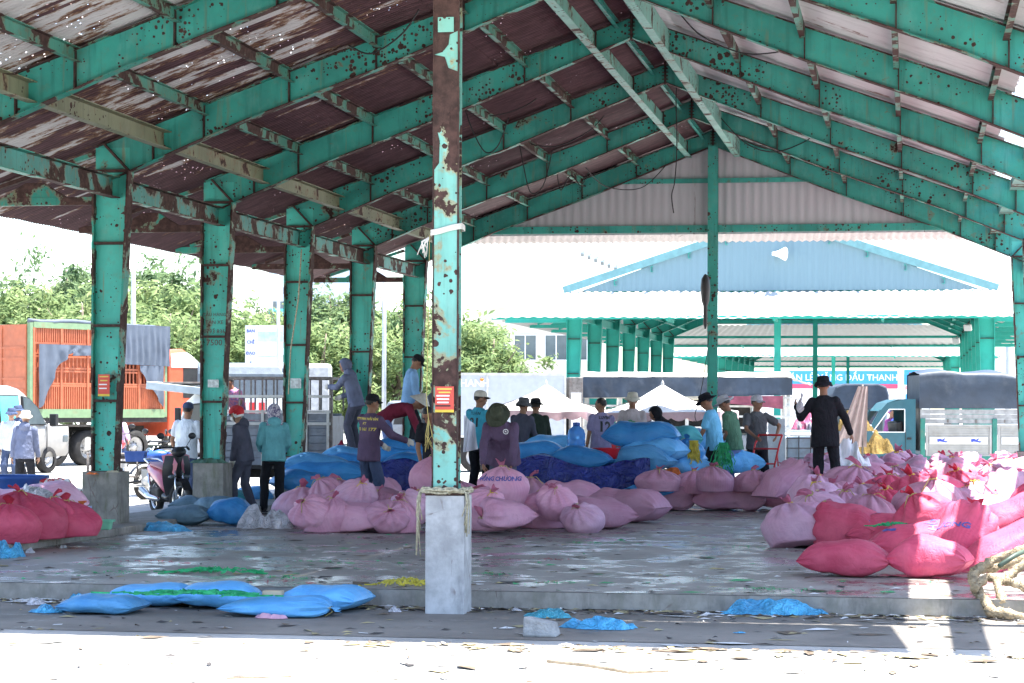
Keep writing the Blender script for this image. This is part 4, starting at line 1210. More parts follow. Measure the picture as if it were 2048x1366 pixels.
for k in range(4): mb.box((BX0 + .6 + k * .62, -.022, 1.41), (.03, .02, .07))
mb.build("hinge", M_RAIL, bds)
mb = MB()
def tfn(u, v):
    x = BX0 - .03 + (BX1 - BX0 + .06) * u
    sag = .05 * math.sin(u * 17) * max(0, math.sin(v * PI)) + .045 * mnoise.noise((x * 2.2, v * 5, 3)) 
    w = v * 4
    top_ = 2.43 + .05 * math.sin(u * 7)
    if w < 1: return Vector((x, -.035 - .03 * math.sin(w * PI) + sag * .5, 1.68 + (top_ - 1.68) * w))
    if w < 3: return Vector((x, -.035 + (TW + .07) * (w - 1) / 2, top_ + .05 * math.sin((w - 1) * PI / 2) + sag))
    return Vector((x, TW + .035, top_ - (top_ - 1.68) * (w - 3)))
mb.grid(tfn, 60, 40)
mb.add([(BX0 - .01, -.03, 1.68), (BX0 - .01, TW + .03, 1.68), (BX0 - .01, TW + .03, 2.41), (BX0 - .01, -.03, 2.41)], [(0, 1, 2, 3)], 0)
mb.build("tarpaulin", M_TARPD, gt)
for x in (.63, BX0 + 2.6): wheel(gt, x, .12, .29, .18)
mb = MB(); mb.box((2.6, .7, .42), (4.0, .5, .14)); mb.build("chassis", M_DARK, gt)

# ---- small truck seen from behind with a dark hood, loaded with yellow sacks
pr_ = at_d(1690, HOR, 55)
rt = vehicle("hooded_truck", "small truck with a dark rounded hood seen from behind the man in black", "truck", (pr_.x, pr_.y, 0), R(9.9))
mb = MB()
def r2(y): return [(-.30, y, 1.65), (-.30, y, 2.0), (-.22, y, 2.2), (0, y, 2.27), (.8, y, 2.27), (1.0, y, 2.2), (1.06, y, 2.0), (1.06, y, 1.65)]
loft(mb, [r2(0), r2(.8), r2(1.6)], 0, False); mb.build("hood", M_TARPD, rt, bevel=.04, fix=True)
mb = MB(); mb.box((.38, .9, 1.3), (1.36, 1.5, .7)); mb.build("cab", mat("grey_blue_cab", (0.22, 0.27, 0.31), 0.4, var=0.1), rt, bevel=.06)
mb = MB(); mb.box((.38, .1, 1.35), (1.1, .05, .45)); mb.build("rear_window", M_LGLASS, rt, bevel=.02)
mb = MB(); mb.box((.38, .7, .62), (1.4, 1.6, .5)); mb.build("bed", M_DARK, rt)
for x in (-.2, .95):
    o = MB(); o.lathe([(.18, -.09), (.30, -.09), (.32, 0), (.30, .09), (.18, .09)], 20, 0, (x, .3, .32), True, Matrix.Rotation(R(90), 3, 'Y')); o.build("wheel", M_RUBBER, rt)
# ------------------------------------------------------------------ people
def cloth(name, col, rough=0.85, var=0.14, scale=5, bump=0.25):
    if "cloth_" + name in MATS: return MATS["cloth_" + name]
    t = NT("cloth_" + name); v = t.map()
    c = t.mix(t.ramp(t.noise(v, 4, 5), .3, .7), mul(col, .84), mul(col, 1.18))
    c = t.mix(t.math('MULTIPLY', t.ramp(t.noise(v, 9, 7, .7), .55, .75), .25), c, mul(col, .55))
    t.col(c); t.rough(rough); t.spec(.12)
    h = t.math('ADD', t.noise(t.map((1.4, 1.4, .6)), 9, 3, .5, 1.2), t.math('MULTIPLY', t.noise(v, 26, 3), .25))
    t.bump(h, .8, .035)
    MATS["cloth_" + name] = t.mat
    return t.mat
def flower_cloth(name, a, b, sc):
    t = NT(name); v = t.map()
    m = t.ramp(t.noise(v, sc, 3, 0.7), 0.47, 0.53)
    t.col(t.mix(m, a, b)); t.rough(.85); return t.mat
M_SKIN = mat("skin_brown", (0.25, 0.125, 0.075), 0.55, var=0.08, scale=10, spec=0.35)
M_SKIN2 = mat("skin_light_brown", (0.38, 0.21, 0.14), 0.55, var=0.08, scale=10, spec=0.35)
M_HAIR = mat("black_hair", (0.012, 0.010, 0.010), 0.5, var=0.3, scale=30, bump=0.3)
M_HAIRB = mat("light_brown_hair", (0.26, 0.15, 0.07), 0.5, var=0.3, scale=30, bump=0.3)
M_EYE = mat("dark_eye", (0.01, 0.008, 0.008), 0.3); M_LIP = mat("lip", (0.22, 0.075, 0.06), 0.5)
M_SHOE = mat("dark_shoe", (0.025, 0.025, 0.03), 0.6)
M_GLOVE = cloth("white_glove", (0.55, 0.53, 0.47))
TS = bpy.data.scenes.new("workbench")                    # a scratch scene, removed at the end of the script
def evaluated(me, mods):
    o = bpy.data.objects.new("tmp", me); TS.collection.objects.link(o)
    for t, kw in mods:
        m = o.modifiers.new(t, t)
        for k, v in kw.items(): setattr(m, k, v)
    with bpy.context.temp_override(scene=TS, view_layer=TS.view_layers[0]):
        dg = bpy.context.evaluated_depsgraph_get()
    dg.update()
    out = bpy.data.meshes.new_from_object(o.evaluated_get(dg))
    bpy.data.objects.remove(o)
    return out
def fused(mb, voxel, it=4):
    me = mb.mesh("tmp", [])
    return evaluated(me, [('REMESH', dict(mode='VOXEL', voxel_size=voxel, use_smooth_shade=True)), ('SMOOTH', dict(factor=0.5, iterations=it))])
def limb(mb, a, b, ra, rb, n=12, flat=1.0):
    a, b = Vector(a), Vector(b); d = (b - a); L = d.length
    pts = []; rs = []
    t = d / L
    for k in range(4): q = PI / 2 * (k / 4); pts.append(a - t * ra * math.cos(q)); rs.append(max(.002, ra * math.sin(q)))
    for k in range(5): q = k / 4; pts.append(a + d * q); rs.append(ra + (rb - ra) * q)
    for k in range(1, 5): q = PI / 2 * (k / 4); pts.append(b + t * rb * math.sin(q)); rs.append(max(.002, rb * math.cos(q)))
    mb.tube(pts, rs, n)
def trunk(mb, rings, n=20):
    """rings: (center, rx, ry, x axis, y axis)"""
    secs = []
    for c, rx, ry, ax, ay in rings:
        secs.append([c + ax * rx * math.cos(2 * PI * k / n) + ay * ry * math.sin(2 * PI * k / n) for k in range(n)])
    loft(mb, secs, 0, True)
def ik(a, t, l1, l2, pole):
    a, t, pole = Vector(a), Vector(t), Vector(pole)
    d = t - a; L = d.length
    if L > (l1 + l2) * .995: t = a + d.normalized() * (l1 + l2) * .995; d = t - a; L = d.length
    x = (l1 * l1 - l2 * l2 + L * L) / (2 * L); hgt = math.sqrt(max(0, l1 * l1 - x * x))
    u = d.normalized(); w = (pole - u * pole.dot(u))
    w = w.normalized() if w.length > 1e-5 else Vector((0, -1, 0))
    return a + u * x + w * hgt, t
def wrinkle(me, amp, seed, fr=7.0, zs=1.0):
    out = []
    data = [(v.co.copy(), v.normal.copy()) for v in me.vertices]
    for p, n in data:
        n1 = mnoise.noise((p.x * fr + seed, p.y * fr, p.z * fr * zs))
        n2 = 1 - abs(mnoise.noise((p.x * fr * 1.5, p.y * fr * 1.5 + seed, p.z * fr * 1.5 * zs + 4))) * 2
        out += list(p + n * amp * (n1 * .8 + n2 * .7))
    me.vertices.foreach_set("co", out); me.update()
def mobj(name, me, m, parent):
    me.materials.clear(); me.materials.append(m); me.name = name
    for p in me.polygons: p.use_smooth = True
    o = bpy.data.objects.new(name, me); COL.objects.link(o); o.parent = parent
    return o
def fingers(mb, wrist, d, palm_n, side, s, curl=.5, fat=1.0):
    """palm and five fingers; d points along the hand, palm_n out of the palm, side +1 right hand."""
    d = d.normalized(); palm_n = (palm_n - d * palm_n.dot(d)).normalized(); ac = d.cross(palm_n) * side
    c = wrist + d * .045 * s
    rot = Matrix((ac, palm_n, d)).transposed()
    mb.blob(c, Vector((.040, .017, .052)) * s * fat, 12, 8, 0, rot)
    for k, (off, ln) in enumerate(((-.030, .062), (-.010, .074), (.010, .070), (.029, .054))):
        p = c + ac * off * s + d * .038 * s; pts = [p - d * .02 * s, p]; dd = d.copy()
        for j in range(3):
            dd = (dd + palm_n * curl * (.55 + .12 * k)).normalized()
            p = p + dd * ln * s * (.42, .33, .25)[j]; pts.append(p)
        mb.tube(pts, [.0095 * s * fat, .0095 * s * fat, .0088 * s * fat, .0082 * s * fat, .006 * s * fat], 7)
    p = c - ac * .034 * s - d * .012 * s; q = (d * .75 - ac * .55 + palm_n * .35 * (1 + curl)).normalized()
    mb.tube([p, p + q * .03 * s, p + (q + d * .3).normalized() * .058 * s + palm_n * .012 * curl * s], [.012 * s * fat, .0105 * s * fat, .007 * s * fat], 7)
def person(label, p, face, h=1.66, lean=0.05, bend=0.0, hands=None, poles=None, feet=None, pz=0.0, head=(0, 0), shirt=None, sleeve="long",
           pants=None, hat=None, gloves=None, hair=M_HAIR, skin=M_SKIN, hood=None, fat=1.0, build_legs=True, curl=.45, shoes=M_SHOE, hem=-.10, seed=0, group="people working around the sheds", voxel=.0135):
    s = h / 1.70
    root = empty("person", p, R(face), label, "person", group)
    root.rotation_euler = (0, R(2.2 * math.sin(seed * 2.7)), R(face))
    V = Vector
    pel = V((0, 0, .93 * s + pz))
    t1 = V((0, math.sin(lean), math.cos(lean))); t2 = V((0, math.sin(lean + bend), math.cos(lean + bend)))
    X = V((1, 0, 0)); f1 = V((0, math.cos(lean), -math.sin(lean))); f2 = V((0, math.cos(lean + bend), -math.sin(lean + bend)))
    waist = pel + t1 * .17 * s; chest = waist + t2 * .20 * s; neck = waist + t2 * .37 * s
    hr = Matrix.Rotation(head[1], 3, 'Z') @ Matrix.Rotation(-(lean + bend) * .55 - head[0], 3, 'X')
    nk = (t2 * .6 + hr @ V((0, 0, 1)) * .4).normalized()
    hc = neck + nk * .050 * s + hr @ V((0, .018, .105)) * s       # middle of the head
    hands = hands or ((-.23, .06, .80), (.23, .06, .80))
    poles = poles or ((-.5, -1, -.2), (.5, -1, -.2))
    feet = feet or ((-.11 - .03 * math.sin(seed), .05 * math.sin(seed * 1.7)), (.11 + .03 * math.cos(seed), -.06 * math.cos(seed * 2.3)))
    sh = [neck - t2 * .075 * s + X * q * .168 * s * (.9 + .1 * fat) for q in (-1, 1)]
    arms = []
    for q in (0, 1):
        tg = V(hands[q]) * s; tg.z += pz
        el, wr = ik(sh[q], tg, .285 * s, .25 * s, poles[q])
        arms.append((sh[q], el, wr))
    legs = []
    for q in (0, 1):
        sg = -1 if q == 0 else 1
        hip = pel + X * sg * .088 * s - V((0, 0, .03))
        an = V((feet[q][0] * s, feet[q][1] * s, (feet[q][2] if len(feet[q]) > 2 else 0) + .085 * s))
        kn, an = ik(hip, an, .425 * s, .42 * s, (sg * .12, 1, 0))
        legs.append((hip, kn, an))
    # body: one fused surface
    mb = MB()
    mb.blob(hc + hr @ V((0, -.012, .022)) * s, V((.080, .099, .097)) * s, 18, 12, 0, hr)
    mb.blob(hc + hr @ V((0, .022, -.052)) * s, V((.060, .070, .067)) * s, 14, 10, 0, hr)
    mb.blob(hc + hr @ V((0, .098, -.020)) * s, V((.014, .018, .024)) * s, 8, 6, 0, hr)
    mb.blob(hc + hr @ V((0, .080, .020)) * s, V((.052, .016, .012)) * s, 10, 6, 0, hr)
    for q in (-1, 1): mb.blob(hc + hr @ V((q * .079, -.008, -.012)) * s, V((.012, .020, .032)) * s, 8, 6, 0, hr)
    limb(mb, neck - t2 * .05 * s, hc + hr @ V((0, -.012, -.05)) * s, .064 * s, .057 * s)
    trunk(mb, [(pel - t1 * .06 * s, .12 * s, .085 * s, X, f1), (pel, .135 * s, .095 * s, X, f1), (waist, .122 * s, .085 * s, X, f2), (chest, .14 * s, .09 * s, X, f2), (neck - t2 * .03 * s, .12 * s, .07 * s, X, f2)])
    for a, e, w in arms:
        limb(mb, a, e, .044 * s, .037 * s); limb(mb, e, w, .037 * s, .027 * s)
    for a, k, e in legs:
        limb(mb, a, k, .070 * s, .048 * s); limb(mb, k, e, .050 * s, .034 * s)
    hs = []
    for q in (0, 1):
        a, e, w = arms[q]; d = (w - e).normalized()
        pn = V((1 if q == 0 else -1, .25, -.1))
        if abs(pn.normalized().dot(d)) > .85: pn = V((0, .2, -1))
        hs.append((w, d, pn))
    me = fused(mb, voxel, 3)
    bm = bmesh.new(); bm.from_mesh(me)
    if gloves is None:
        fm = MB()
        for q, (w, d, pn) in enumerate(hs): fingers(fm, w, d, pn, 1 if q else -1, s, curl)
        tmp = fm.mesh("tmp", []); bm.from_mesh(tmp); bpy.data.meshes.remove(tmp)
    bm.to_mesh(me); bm.free()
    body = mobj("body", me, skin, root)
    for q in (-1, 1):
        e = MB(); e.blob(hc + hr @ V((q * .031, .083, .004)) * s, V((.015, .010, .0075)) * s, 8, 6, 0, hr); e.build("eye", M_EYE, root)
        e = MB(); e.blob(hc + hr @ V((q * .032, .088, .030)) * s, V((.022, .008, .005)) * s, 8, 6, 0, hr); e.build("eyebrow", M_HAIR, root)
    e = MB(); e.blob(hc + hr @ V((0, .084, -.062)) * s, V((.026, .012, .008)) * s, 10, 6, 0, hr); e.build("mouth", M_LIP, root)
    # shirt
    if shirt is not None:
        mb = MB(); g = fat
        lo = pel + t1 * hem * s
        trunk(mb, [(lo, .192 * s * g, .146 * s * g, X, f1), (pel, .184 * s * g, .138 * s * g, X, f1), (waist, .172 * s * g, .126 * s * g, X, f2), (chest, .178 * s * g, .124 * s * g, X, f2),
                   (neck - t2 * .07 * s, .172 * s, .098 * s, X, f2), (neck - t2 * .025 * s, .115 * s, .078 * s, X, f2), (neck + t2 * .012 * s, .074 * s, .066 * s, X, f2)])
        for a, e, w in arms:
            if sleeve == "long":
                limb(mb, a, e, .067 * s, .057 * s); limb(mb, e, e + (w - e) * .93, .057 * s, .045 * s)
            else:
                limb(mb, a, a + (e - a) * .62, .066 * s, .062 * s)
        if hood == "down":
            mb.blob(neck - f2 * .085 * s - t2 * .005 * s, V((.115, .06, .085)) * s, 14, 10, 0, Matrix.Rotation(-lean - bend - .35, 3, 'X'))
        me = fused(mb, voxel, 3); wrinkle(me, .0105 * s, seed * 7.3, 6.5, .75)
        so = mobj("shirt", me, shirt, root)
    else: so = body
    if pants is not None:
        mb = MB()
        trunk(mb, [(pel + t1 * .085 * s, .140 * s, .104 * s, X, f1), (pel, .152 * s, .114 * s, X, f1), (pel - V((0, 0, .09)) * s, .158 * s, .110 * s, X, V((0, 1, 0))), (pel - V((0, 0, .15)) * s, .13 * s, .09 * s, X, V((0, 1, 0)))])
        for a, k, e in legs:
            limb(mb, a, k, .092 * s, .076 * s); limb(mb, k, e + V((0, 0, .0)), .076 * s, .066 * s)
        me = fused(mb, voxel, 3); wrinkle(me, .011 * s, seed * 3.1 + 9, 6.0, .8)
        mobj("trousers", me, pants, root)
    for q, (a, k, e) in enumerate(legs):
        mb = MB(); rt_ = Matrix.Rotation(R(-8 if q else 8), 3, 'Z')
        mb.blob(e + V((0, .055, -.040)) * s, V((.045, .135, .045)) * s, 14, 8, 0, rt_)
        mb.box(e + V((0, .055, -.075)) * s, (.085 * s, .25 * s, .022 * s), 0, rt_)
        mb.build("shoe", shoes, root)
    if gloves is not None:
        for q, (w, d, pn) in enumerate(hs):
            g_ = MB(); fingers(g_, w, d, pn, 1 if q else -1, s, curl, 1.18)
            limb(g_, w - d * .13 * s, w + d * .03 * s, .047 * s, .034 * s)
            g_.build("glove", gloves, root)
    # hair and headwear
    def hp(x, y, z): return hc + hr @ (V((x, y, z)) * s)
    def cap_shell(name, m, rx, ry, rz, c, cut, n=24, k=14):
        q = MB(); vs = []; fs = []; keep = {}
        for j in range(k + 1):
            for i in range(n):
                a = 2 * PI * i / n; b = PI * j / k
                l_ = V((rx * math.sin(b) * math.cos(a), ry * math.sin(b) * math.sin(a), rz * math.cos(b)))
                vs.append(hp(*(l_ + V(c)))); keep[len(vs) - 1] = cut(l_.x, l_.y, l_.z)
        for j in range(k):
            for i in range(n):
                f = (j * n + i, j * n + (i + 1) % n, (j + 1) * n + (i + 1) % n, (j + 1) * n + i)
                if sum(keep[z] for z in f) >= 3: fs.append(f)
        q.add(vs, fs, 0, True)
        return q.build(name, m, root)
    if hair is not None and not (hat and hat[0] in ("hood", "scarf", "helmet")):
        cap_shell("hair", hair, .084, .102, .101, (0, -.014, .020), lambda x, y, z: z > .045 or (y < .035 and z > -.02) or (y < -.03 and z > -.062))
    hatm = None
    if hat:
        kind, hm = hat[0], hat[1]
        rot = hr
        c = hp(0, -.010, .055)
        q = MB()
        if kind in ("boonie", "bucket"):
            bw, dr = (.175, -.030) if kind == "boonie" else (.150, -.055)
            prof = [(bw, dr), (bw * .985, dr + .006), (.128, -.004), (.101, .006), (.098, .030), (.094, .068), (.074, .086), (.03, .092), (0, .093)]
            def wob(pt, i, a):
                if i < 2: pt = pt + V((0, 0, .016 * math.sin(2 * a + seed) + .008 * math.sin(5 * a + seed * 2)))
                return pt
            q.lathe([(r_ * s, z * s) for r_, z in prof], 28, 0, c, True, rot, .92, 1.08, wob)
            hatm = q.build("hat", hm, root)
            q = MB(); q.lathe([(.1035 * s, .008 * s), (.1025 * s, .026 * s)], 24, 0, c, True, rot, .92, 1.08); q.build("hat_band", hat[2] if len(hat) > 2 else hm, hatm)
        elif kind == "cap":
            prof = [(.096, -.018), (.098, .004), (.094, .035), (.078, .066), (.045, .084), (0, .090)]
            q.lathe([(r_ * s, z * s) for r_, z in prof], 24, 0, c, True, rot, .93, 1.12)
            hatm = q.build("cap", hm, root)
            q = MB()
            def vis(u, v):
                a = (u - .5) * 2; x = .080 * a; y0 = .098 - .055 * a * a
                return c + rot @ (V((x * (1 - .12 * v), y0 + .078 * v * (1 - .25 * a * a), -.006 - .020 * v - .022 * a * a)) * s)
            q.grid(vis, 12, 4); q.grid(lambda u, v: vis(u, v) + rot @ V((0, 0, -.006 * s)), 12, 4)
            q.build("visor", hat[2] if len(hat) > 2 else hm, hatm)
        elif kind == "cone":
            rr = rot @ Matrix.Rotation(hat[2] if len(hat) > 2 else 0, 3, 'X')
            prof = [(.215, -.06), (.212, -.052), (.11, .045), (.03, .125), (0, .14)]
            q.lathe([(r_ * s, z * s) for r_, z in prof], 32, 0, c, False, rr)
            hatm = q.build("conical_hat", hm, root)
        elif kind == "helmet":
            cap_shell("helmet", hm, .116, .134, .125, (0, -.012, .030), lambda x, y, z: z > -.005 or (y < -.02 and z > -.06))
            q = MB()
            def vis2(u, v): a = (u - .5) * 2; return hp(.105 * a, .118 - .05 * a * a + .055 * v * (1 - a * a * .4), .045 - .03 * v)
            q.grid(vis2, 10, 3); q.build("visor", hat[2], root)
            q = MB(); q.tube([hp(-.088, 0, .0), hp(-.07, .03, -.10), hp(0, .04, -.125), hp(.07, .03, -.10), hp(.088, 0, .0)], .006, 6); q.build("strap", M_BLACKP, root)
            cap_shell("helmet_lining", M_WHITE, .100, .118, .112, (0, -.014, .012), lambda x, y, z: (y < .03 and z > -.085))
            cap_shell("face_mask", hat[3], .070, .090, .062, (0, .028, -.048), lambda x, y, z: y > .02 and z < .03)
        elif kind in ("hood", "scarf"):
            cap_shell(kind, hm, .112, .128, .132, (0, -.026, .012), lambda x, y, z: not (y > .055 and z < .075) and z > -.118)
            q = MB(); q.lathe([(.094 * s, -.09 * s), (.105 * s, -.12 * s), (.135 * s, -.19 * s), (.150 * s, -.22 * s)], 22, 0, hp(0, -.03, 0), True, hr if lean + bend < .4 else hr, 1.0, .8)
            q.build(kind + "_skirt", hm, root)
            if len(hat) > 2:
                q = MB(); q.grid(lambda u, v: hp(.09 * (u - .5) * 2, .105 - .05 * ((u - .5) * 2) ** 2 + .06 * v, .055 - .02 * v), 10, 3); q.build("visor", hat[2], root)
            if kind == "scarf": cap_shell("face_mask", M_WHITE, .072, .092, .064, (0, .028, -.045), lambda x, y, z: y > .02 and z < .035)
    return dict(root=root, shirt=so, s=s, neck=neck, waist=waist, chest=chest, pel=pel, hands=[a[2] for a in arms], head=hc, fwd=f2, up=t2)
def back_print(P, txt, size, m, dz, side=-1, dx=0.0, arc=None, **k):
    """Letters laid on the back (side -1) or the chest (+1) of the shirt."""
    bv = bvh_of(P["shirt"]); s = P["s"]
    o = P["chest"] + P["up"] * dz * s
    if side < 0: M4 = Matrix.Translation((dx, o.y - .5, o.z)) @ Matrix.Rotation(R(90), 4, 'X')
    else: M4 = Matrix.Translation((dx, o.y + .5, o.z)) @ Matrix.Rotation(R(180), 4, 'Z') @ Matrix.Rotation(R(90), 4, 'X')
    return lettering(txt, size * s, m, P["shirt"], M4, bvh=bv, ray=Vector((0, -side, 0)), **k)

C_GREYBLUE = cloth("grey_blue", (0.135, 0.155, 0.235)); C_BLACK = cloth("black", (0.016, 0.017, 0.022)); C_DENIM = cloth("denim", (0.055, 0.075, 0.135))
C_PURPLE = cloth("dark_purple", (0.105, 0.070, 0.120)); C_DARKGREY = cloth("dark_grey_violet", (0.075, 0.078, 0.110)); C_TEAL = cloth("teal", (0.14, 0.40, 0.44))
C_LBLUE = cloth("light_blue", (0.21, 0.38, 0.62)); C_SKY = cloth("sky_blue_polo", (0.16, 0.46, 0.70)); C_WHITE = cloth("white_tee", (0.56, 0.60, 0.64)); C_MAROON = cloth("maroon", (0.17, 0.022, 0.045))
C_JERSEY = cloth("teal_jersey", (0.055, 0.33, 0.46)); C_OLIVE = cloth("olive", (0.058, 0.066, 0.045)); C_DGREEN = cloth("dark_green", (0.035, 0.052, 0.040)); C_GREY = cloth("grey", (0.10, 0.105, 0.115))
C_LILAC = cloth("lilac_jersey", (0.235, 0.215, 0.36)); C_BEIGE = cloth("beige_hat", (0.50, 0.47, 0.40)); C_PALE = cloth("pale_pink_tee", (0.47, 0.41, 0.42)); C_GREEN = cloth("faded_green", (0.085, 0.185, 0.125))
C_JEANS = cloth("blue_jeans", (0.14, 0.20, 0.42)); C_LGREY = cloth("pale_grey_hat", (0.42, 0.42, 0.46)); C_BLUEJ = cloth("bright_blue_jacket", (0.06, 0.10, 0.45)); C_VIOLET = cloth("violet_top", (0.26, 0.07, 0.22))
C_FLOWER = flower_cloth("cloth_floral_scarf", (0.60, 0.55, 0.60), (0.13, 0.11, 0.22), 30); C_PRINT = flower_cloth("cloth_purple_print", (0.23, 0.13, 0.30), (0.50, 0.18, 0.26), 16)
M_STRAW = mat("straw_hat", (0.58, 0.55, 0.48), 0.7, var=0.1, scale=20); M_HELM = flower_cloth("red_helmet", (0.55, 0.02, 0.03), (0.62, 0.05, 0.06), 6); M_SMOKE = mat("visor_smoke", (0.30, 0.36, 0.36), 0.15)
def at_f(u, d, z):
    q = at_d(u, HOR, d); return (q.x, q.y, z)
def toward(P, world): return P["root"].matrix_world.inverted() @ Vector(world)
KW = dict()
person("woman in grey blue hoodie with light brown hair, seen from behind by the blue tub", at_f(48, 40, 0), 8, 1.53, .04, shirt=C_GREYBLUE, hood="down", pants=C_BLACK, hair=M_HAIRB, hat=("bucket", C_BEIGE), skin=M_SKIN2, hands=((-.26, .02, .78), (.24, .12, .86)), seed=1)
person("smiling person in dark hat and pale shirt with pink collar at the left edge", at_f(19, 46.5, 0), 190, 1.57, .05, shirt=C_WHITE, pants=C_DENIM, hat=("bucket", C_DENIM), skin=M_SKIN2, head=(0, .2), seed=2)
person("person in dark blue hat mostly hidden behind the woman in the grey blue hoodie", at_f(42, 50, 0), 150, 1.62, .05, shirt=C_DENIM, pants=C_BLACK, hat=("bucket", C_DENIM), skin=M_SKIN2, seed=3)
P5 = person("man in white T-shirt and dark cap seen from behind beside the second column", at_f(369, 38, 0), -4, 1.68, .03, shirt=C_WHITE, sleeve="short", pants=C_DENIM, hat=("cap", C_DENIM), hands=((-.27, .16, .92), (.30, .10, .88)), seed=5, fat=1.08)
person("man in purple printed shirt leaning over the rails inside the grey stake truck", at_f(476, 43.3, .60), 150, 1.66, .22, .22, shirt=C_PRINT, pants=C_DENIM, sleeve="short", hands=((-.32, .40, .96), (.28, .40, .98)), poles=((-1, 0, .2), (1, 0, .2)), head=(.15, -.5), seed=6)
person("woman in red helmet, face mask and dark purple hoodie walking left", at_f(490, 33, FZ), 84, 1.50, .14, .05, shirt=C_DARKGREY, hood="down", pants=C_DARKGREY, hat=("helmet", M_HELM, M_SMOKE, M_WHITE), gloves=M_GLOVE, hands=((-.10, .20, .72), (.16, .22, .76)), feet=((-.08, .16), (.08, -.12)), seed=7, skin=M_SKIN2, head=(.2, 0))
person("woman in teal hoodie with floral headscarf and black trousers seen from behind", at_f(546, 33.2, FZ), 22, 1.52, .05, shirt=C_TEAL, hood="down", pants=C_BLACK, hat=("scarf", C_FLOWER, M_WHITE), hands=((-.18, .24, 1.0), (.18, .24, .98)), seed=8, head=(.1, .35), fat=1.05)
person("man in grey hood standing high and gripping the truck rail with an outstretched arm", at_f(713, 41, .86), 76, 1.66, .20, .12, shirt=C_GREYBLUE, pants=C_DARKGREY, hat=("hood", C_GREYBLUE), gloves=M_GLOVE, hands=((.0, .56, 1.20), (.10, .34, 1.02)), poles=((-.3, -.3, -1), (.5, -.6, -.8)), head=(.25, 0), seed=9)
P10 = person("man in dark purple shirt with yellow lettering on the back pointing to the right", at_f(735, 32.4, FZ), -32, 1.66, .03, shirt=C_PURPLE, pants=C_DENIM, hat=("cap", C_BLACK), gloves=M_GLOVE, hands=((-.10, .36, 1.02), (.40, .36, 1.10)), poles=((-1, -.5, -.4), (.3, -.6, -1)), seed=10, hem=-.14, head=(.05, -.3))
for txt, sz, dz in (("CTY TNHH HẢI SẢN", .046, .10), ("ĐT", .05, .03), ("0913 161 177", .062, -.05)): back_print(P10, txt, sz, M_LYEL, dz, bold=.002)
person("bending worker in maroon shirt under a white conical hat", at_f(770, 37.8, .62), -82, 1.60, .85, .55, shirt=C_MAROON, pants=C_JEANS, hat=("cone", M_STRAW, .1), gloves=M_GLOVE, hands=((-.16, .62, .50), (.16, .66, .48)), poles=((-.6, 0, 1), (.6, 0, 1)), head=(-.1, 0), seed=11)
person("man in light blue long sleeved shirt, black cap and gloves standing high, looking down", at_f(818, 39.2, .86), -64, 1.68, .08, shirt=C_LBLUE, pants=C_BLACK, hat=("cap", C_BLACK), gloves=M_GLOVE, hands=((-.20, .24, .82), (.22, .14, .80)), head=(.55, 0), seed=12)
person("man in grey shirt half hidden left of the front post", at_f(862, 42.8, .59), -60, 1.54, .1, shirt=C_GREY, pants=C_BLACK, sleeve="short", seed=13, head=(.2, 0))
P14 = person("stooping person in black T-shirt behind the front post holding an open pink sack", at_f(880, 30.2, FZ), 168, 1.62, .34, .28, shirt=C_BLACK, pants=C_BLACK, sleeve="short", hands=((-.10, .40, .84), (.10, .40, .84)), poles=((-1, .0, .1), (1, .0, .1)), head=(.4, 0), seed=14, fat=1.3)
P15 = person("man in teal football jersey number 21 and white cap seen from behind", at_f(955, 38, FZ), -22, 1.75, .03, shirt=C_JERSEY, sleeve="short", pants=C_BLACK, hat=("cap", M_STRAW, C_BLACK), seed=15, head=(.05, -.75), hands=((-.2, .2, .85), (.2, .22, .85)))
back_print(P15, "21", .20, M_LBLACK, -.06, bold=.006); back_print(P15, "TUẤN", .07, M_LBLACK, .09)
P16 = person("man in dark purple shirt and olive boonie hat bending over a pink sack he holds", at_f(1004, 29.4, FZ), 178, 1.66, .34, .36, shirt=C_PURPLE, pants=C_DARKGREY, hat=("boonie", C_OLIVE), hands=((-.20, .46, .80), (.16, .48, .82)), poles=((-1, -.35, .1), (1, -.35, .1)), head=(.62, 0), curl=.8, seed=16, fat=1.2)
def chest_logo(P, dx, dz, r, m):
    bv = bvh_of(P["shirt"]); o = P["chest"] + P["up"] * dz; q = MB()
    vs = []; fs = []
    for k in range(20):
        a = 2 * PI * k / 20
        for rr in (r, r * .72): vs.append((dx + rr * math.cos(a), o.y + .5, o.z + rr * math.sin(a)))
    fs = [(2 * k, 2 * ((k + 1) % 20), 2 * ((k + 1) % 20) + 1, 2 * k + 1) for k in range(20)]
    i = len(vs); vs += [(dx - r * .4, o.y + .5, o.z - r * .3), (dx + r * .4, o.y + .5, o.z - r * .1), (dx + r * .1, o.y + .5, o.z + r * .5)]; fs.append((i, i + 1, i + 2))
    out = []
    for v in vs:
        hit = bv.ray_cast(Vector(v), Vector((0, -1, 0)))[0]
        out.append(hit + Vector((0, .006, 0)) if hit is not None else Vector(v))
    q.add(out, fs); return q.build("chest_badge", m, P["shirt"])
chest_logo(P16, -.085, .02, .034, M_LWHITE)
person("man in dark grey shirt and dark bucket hat, back turned, beside the purple shirted man", at_f(1036, 38, FZ), -26, 1.64, .08, .05, shirt=C_DARKGREY, pants=C_BLACK, hat=("bucket", C_GREY), seed=17, hands=((-.2, .3, .9), (.2, .3, .9)))
person("man in dark green shirt and wide black hat with his back turned", at_f(1077, 38.6, FZ), 4, 1.64, .12, .1, shirt=C_DGREEN, pants=C_BLACK, hat=("boonie", C_BLACK), seed=18, hands=((-.2, .3, .9), (.2, .3, .9)), fat=1.06)
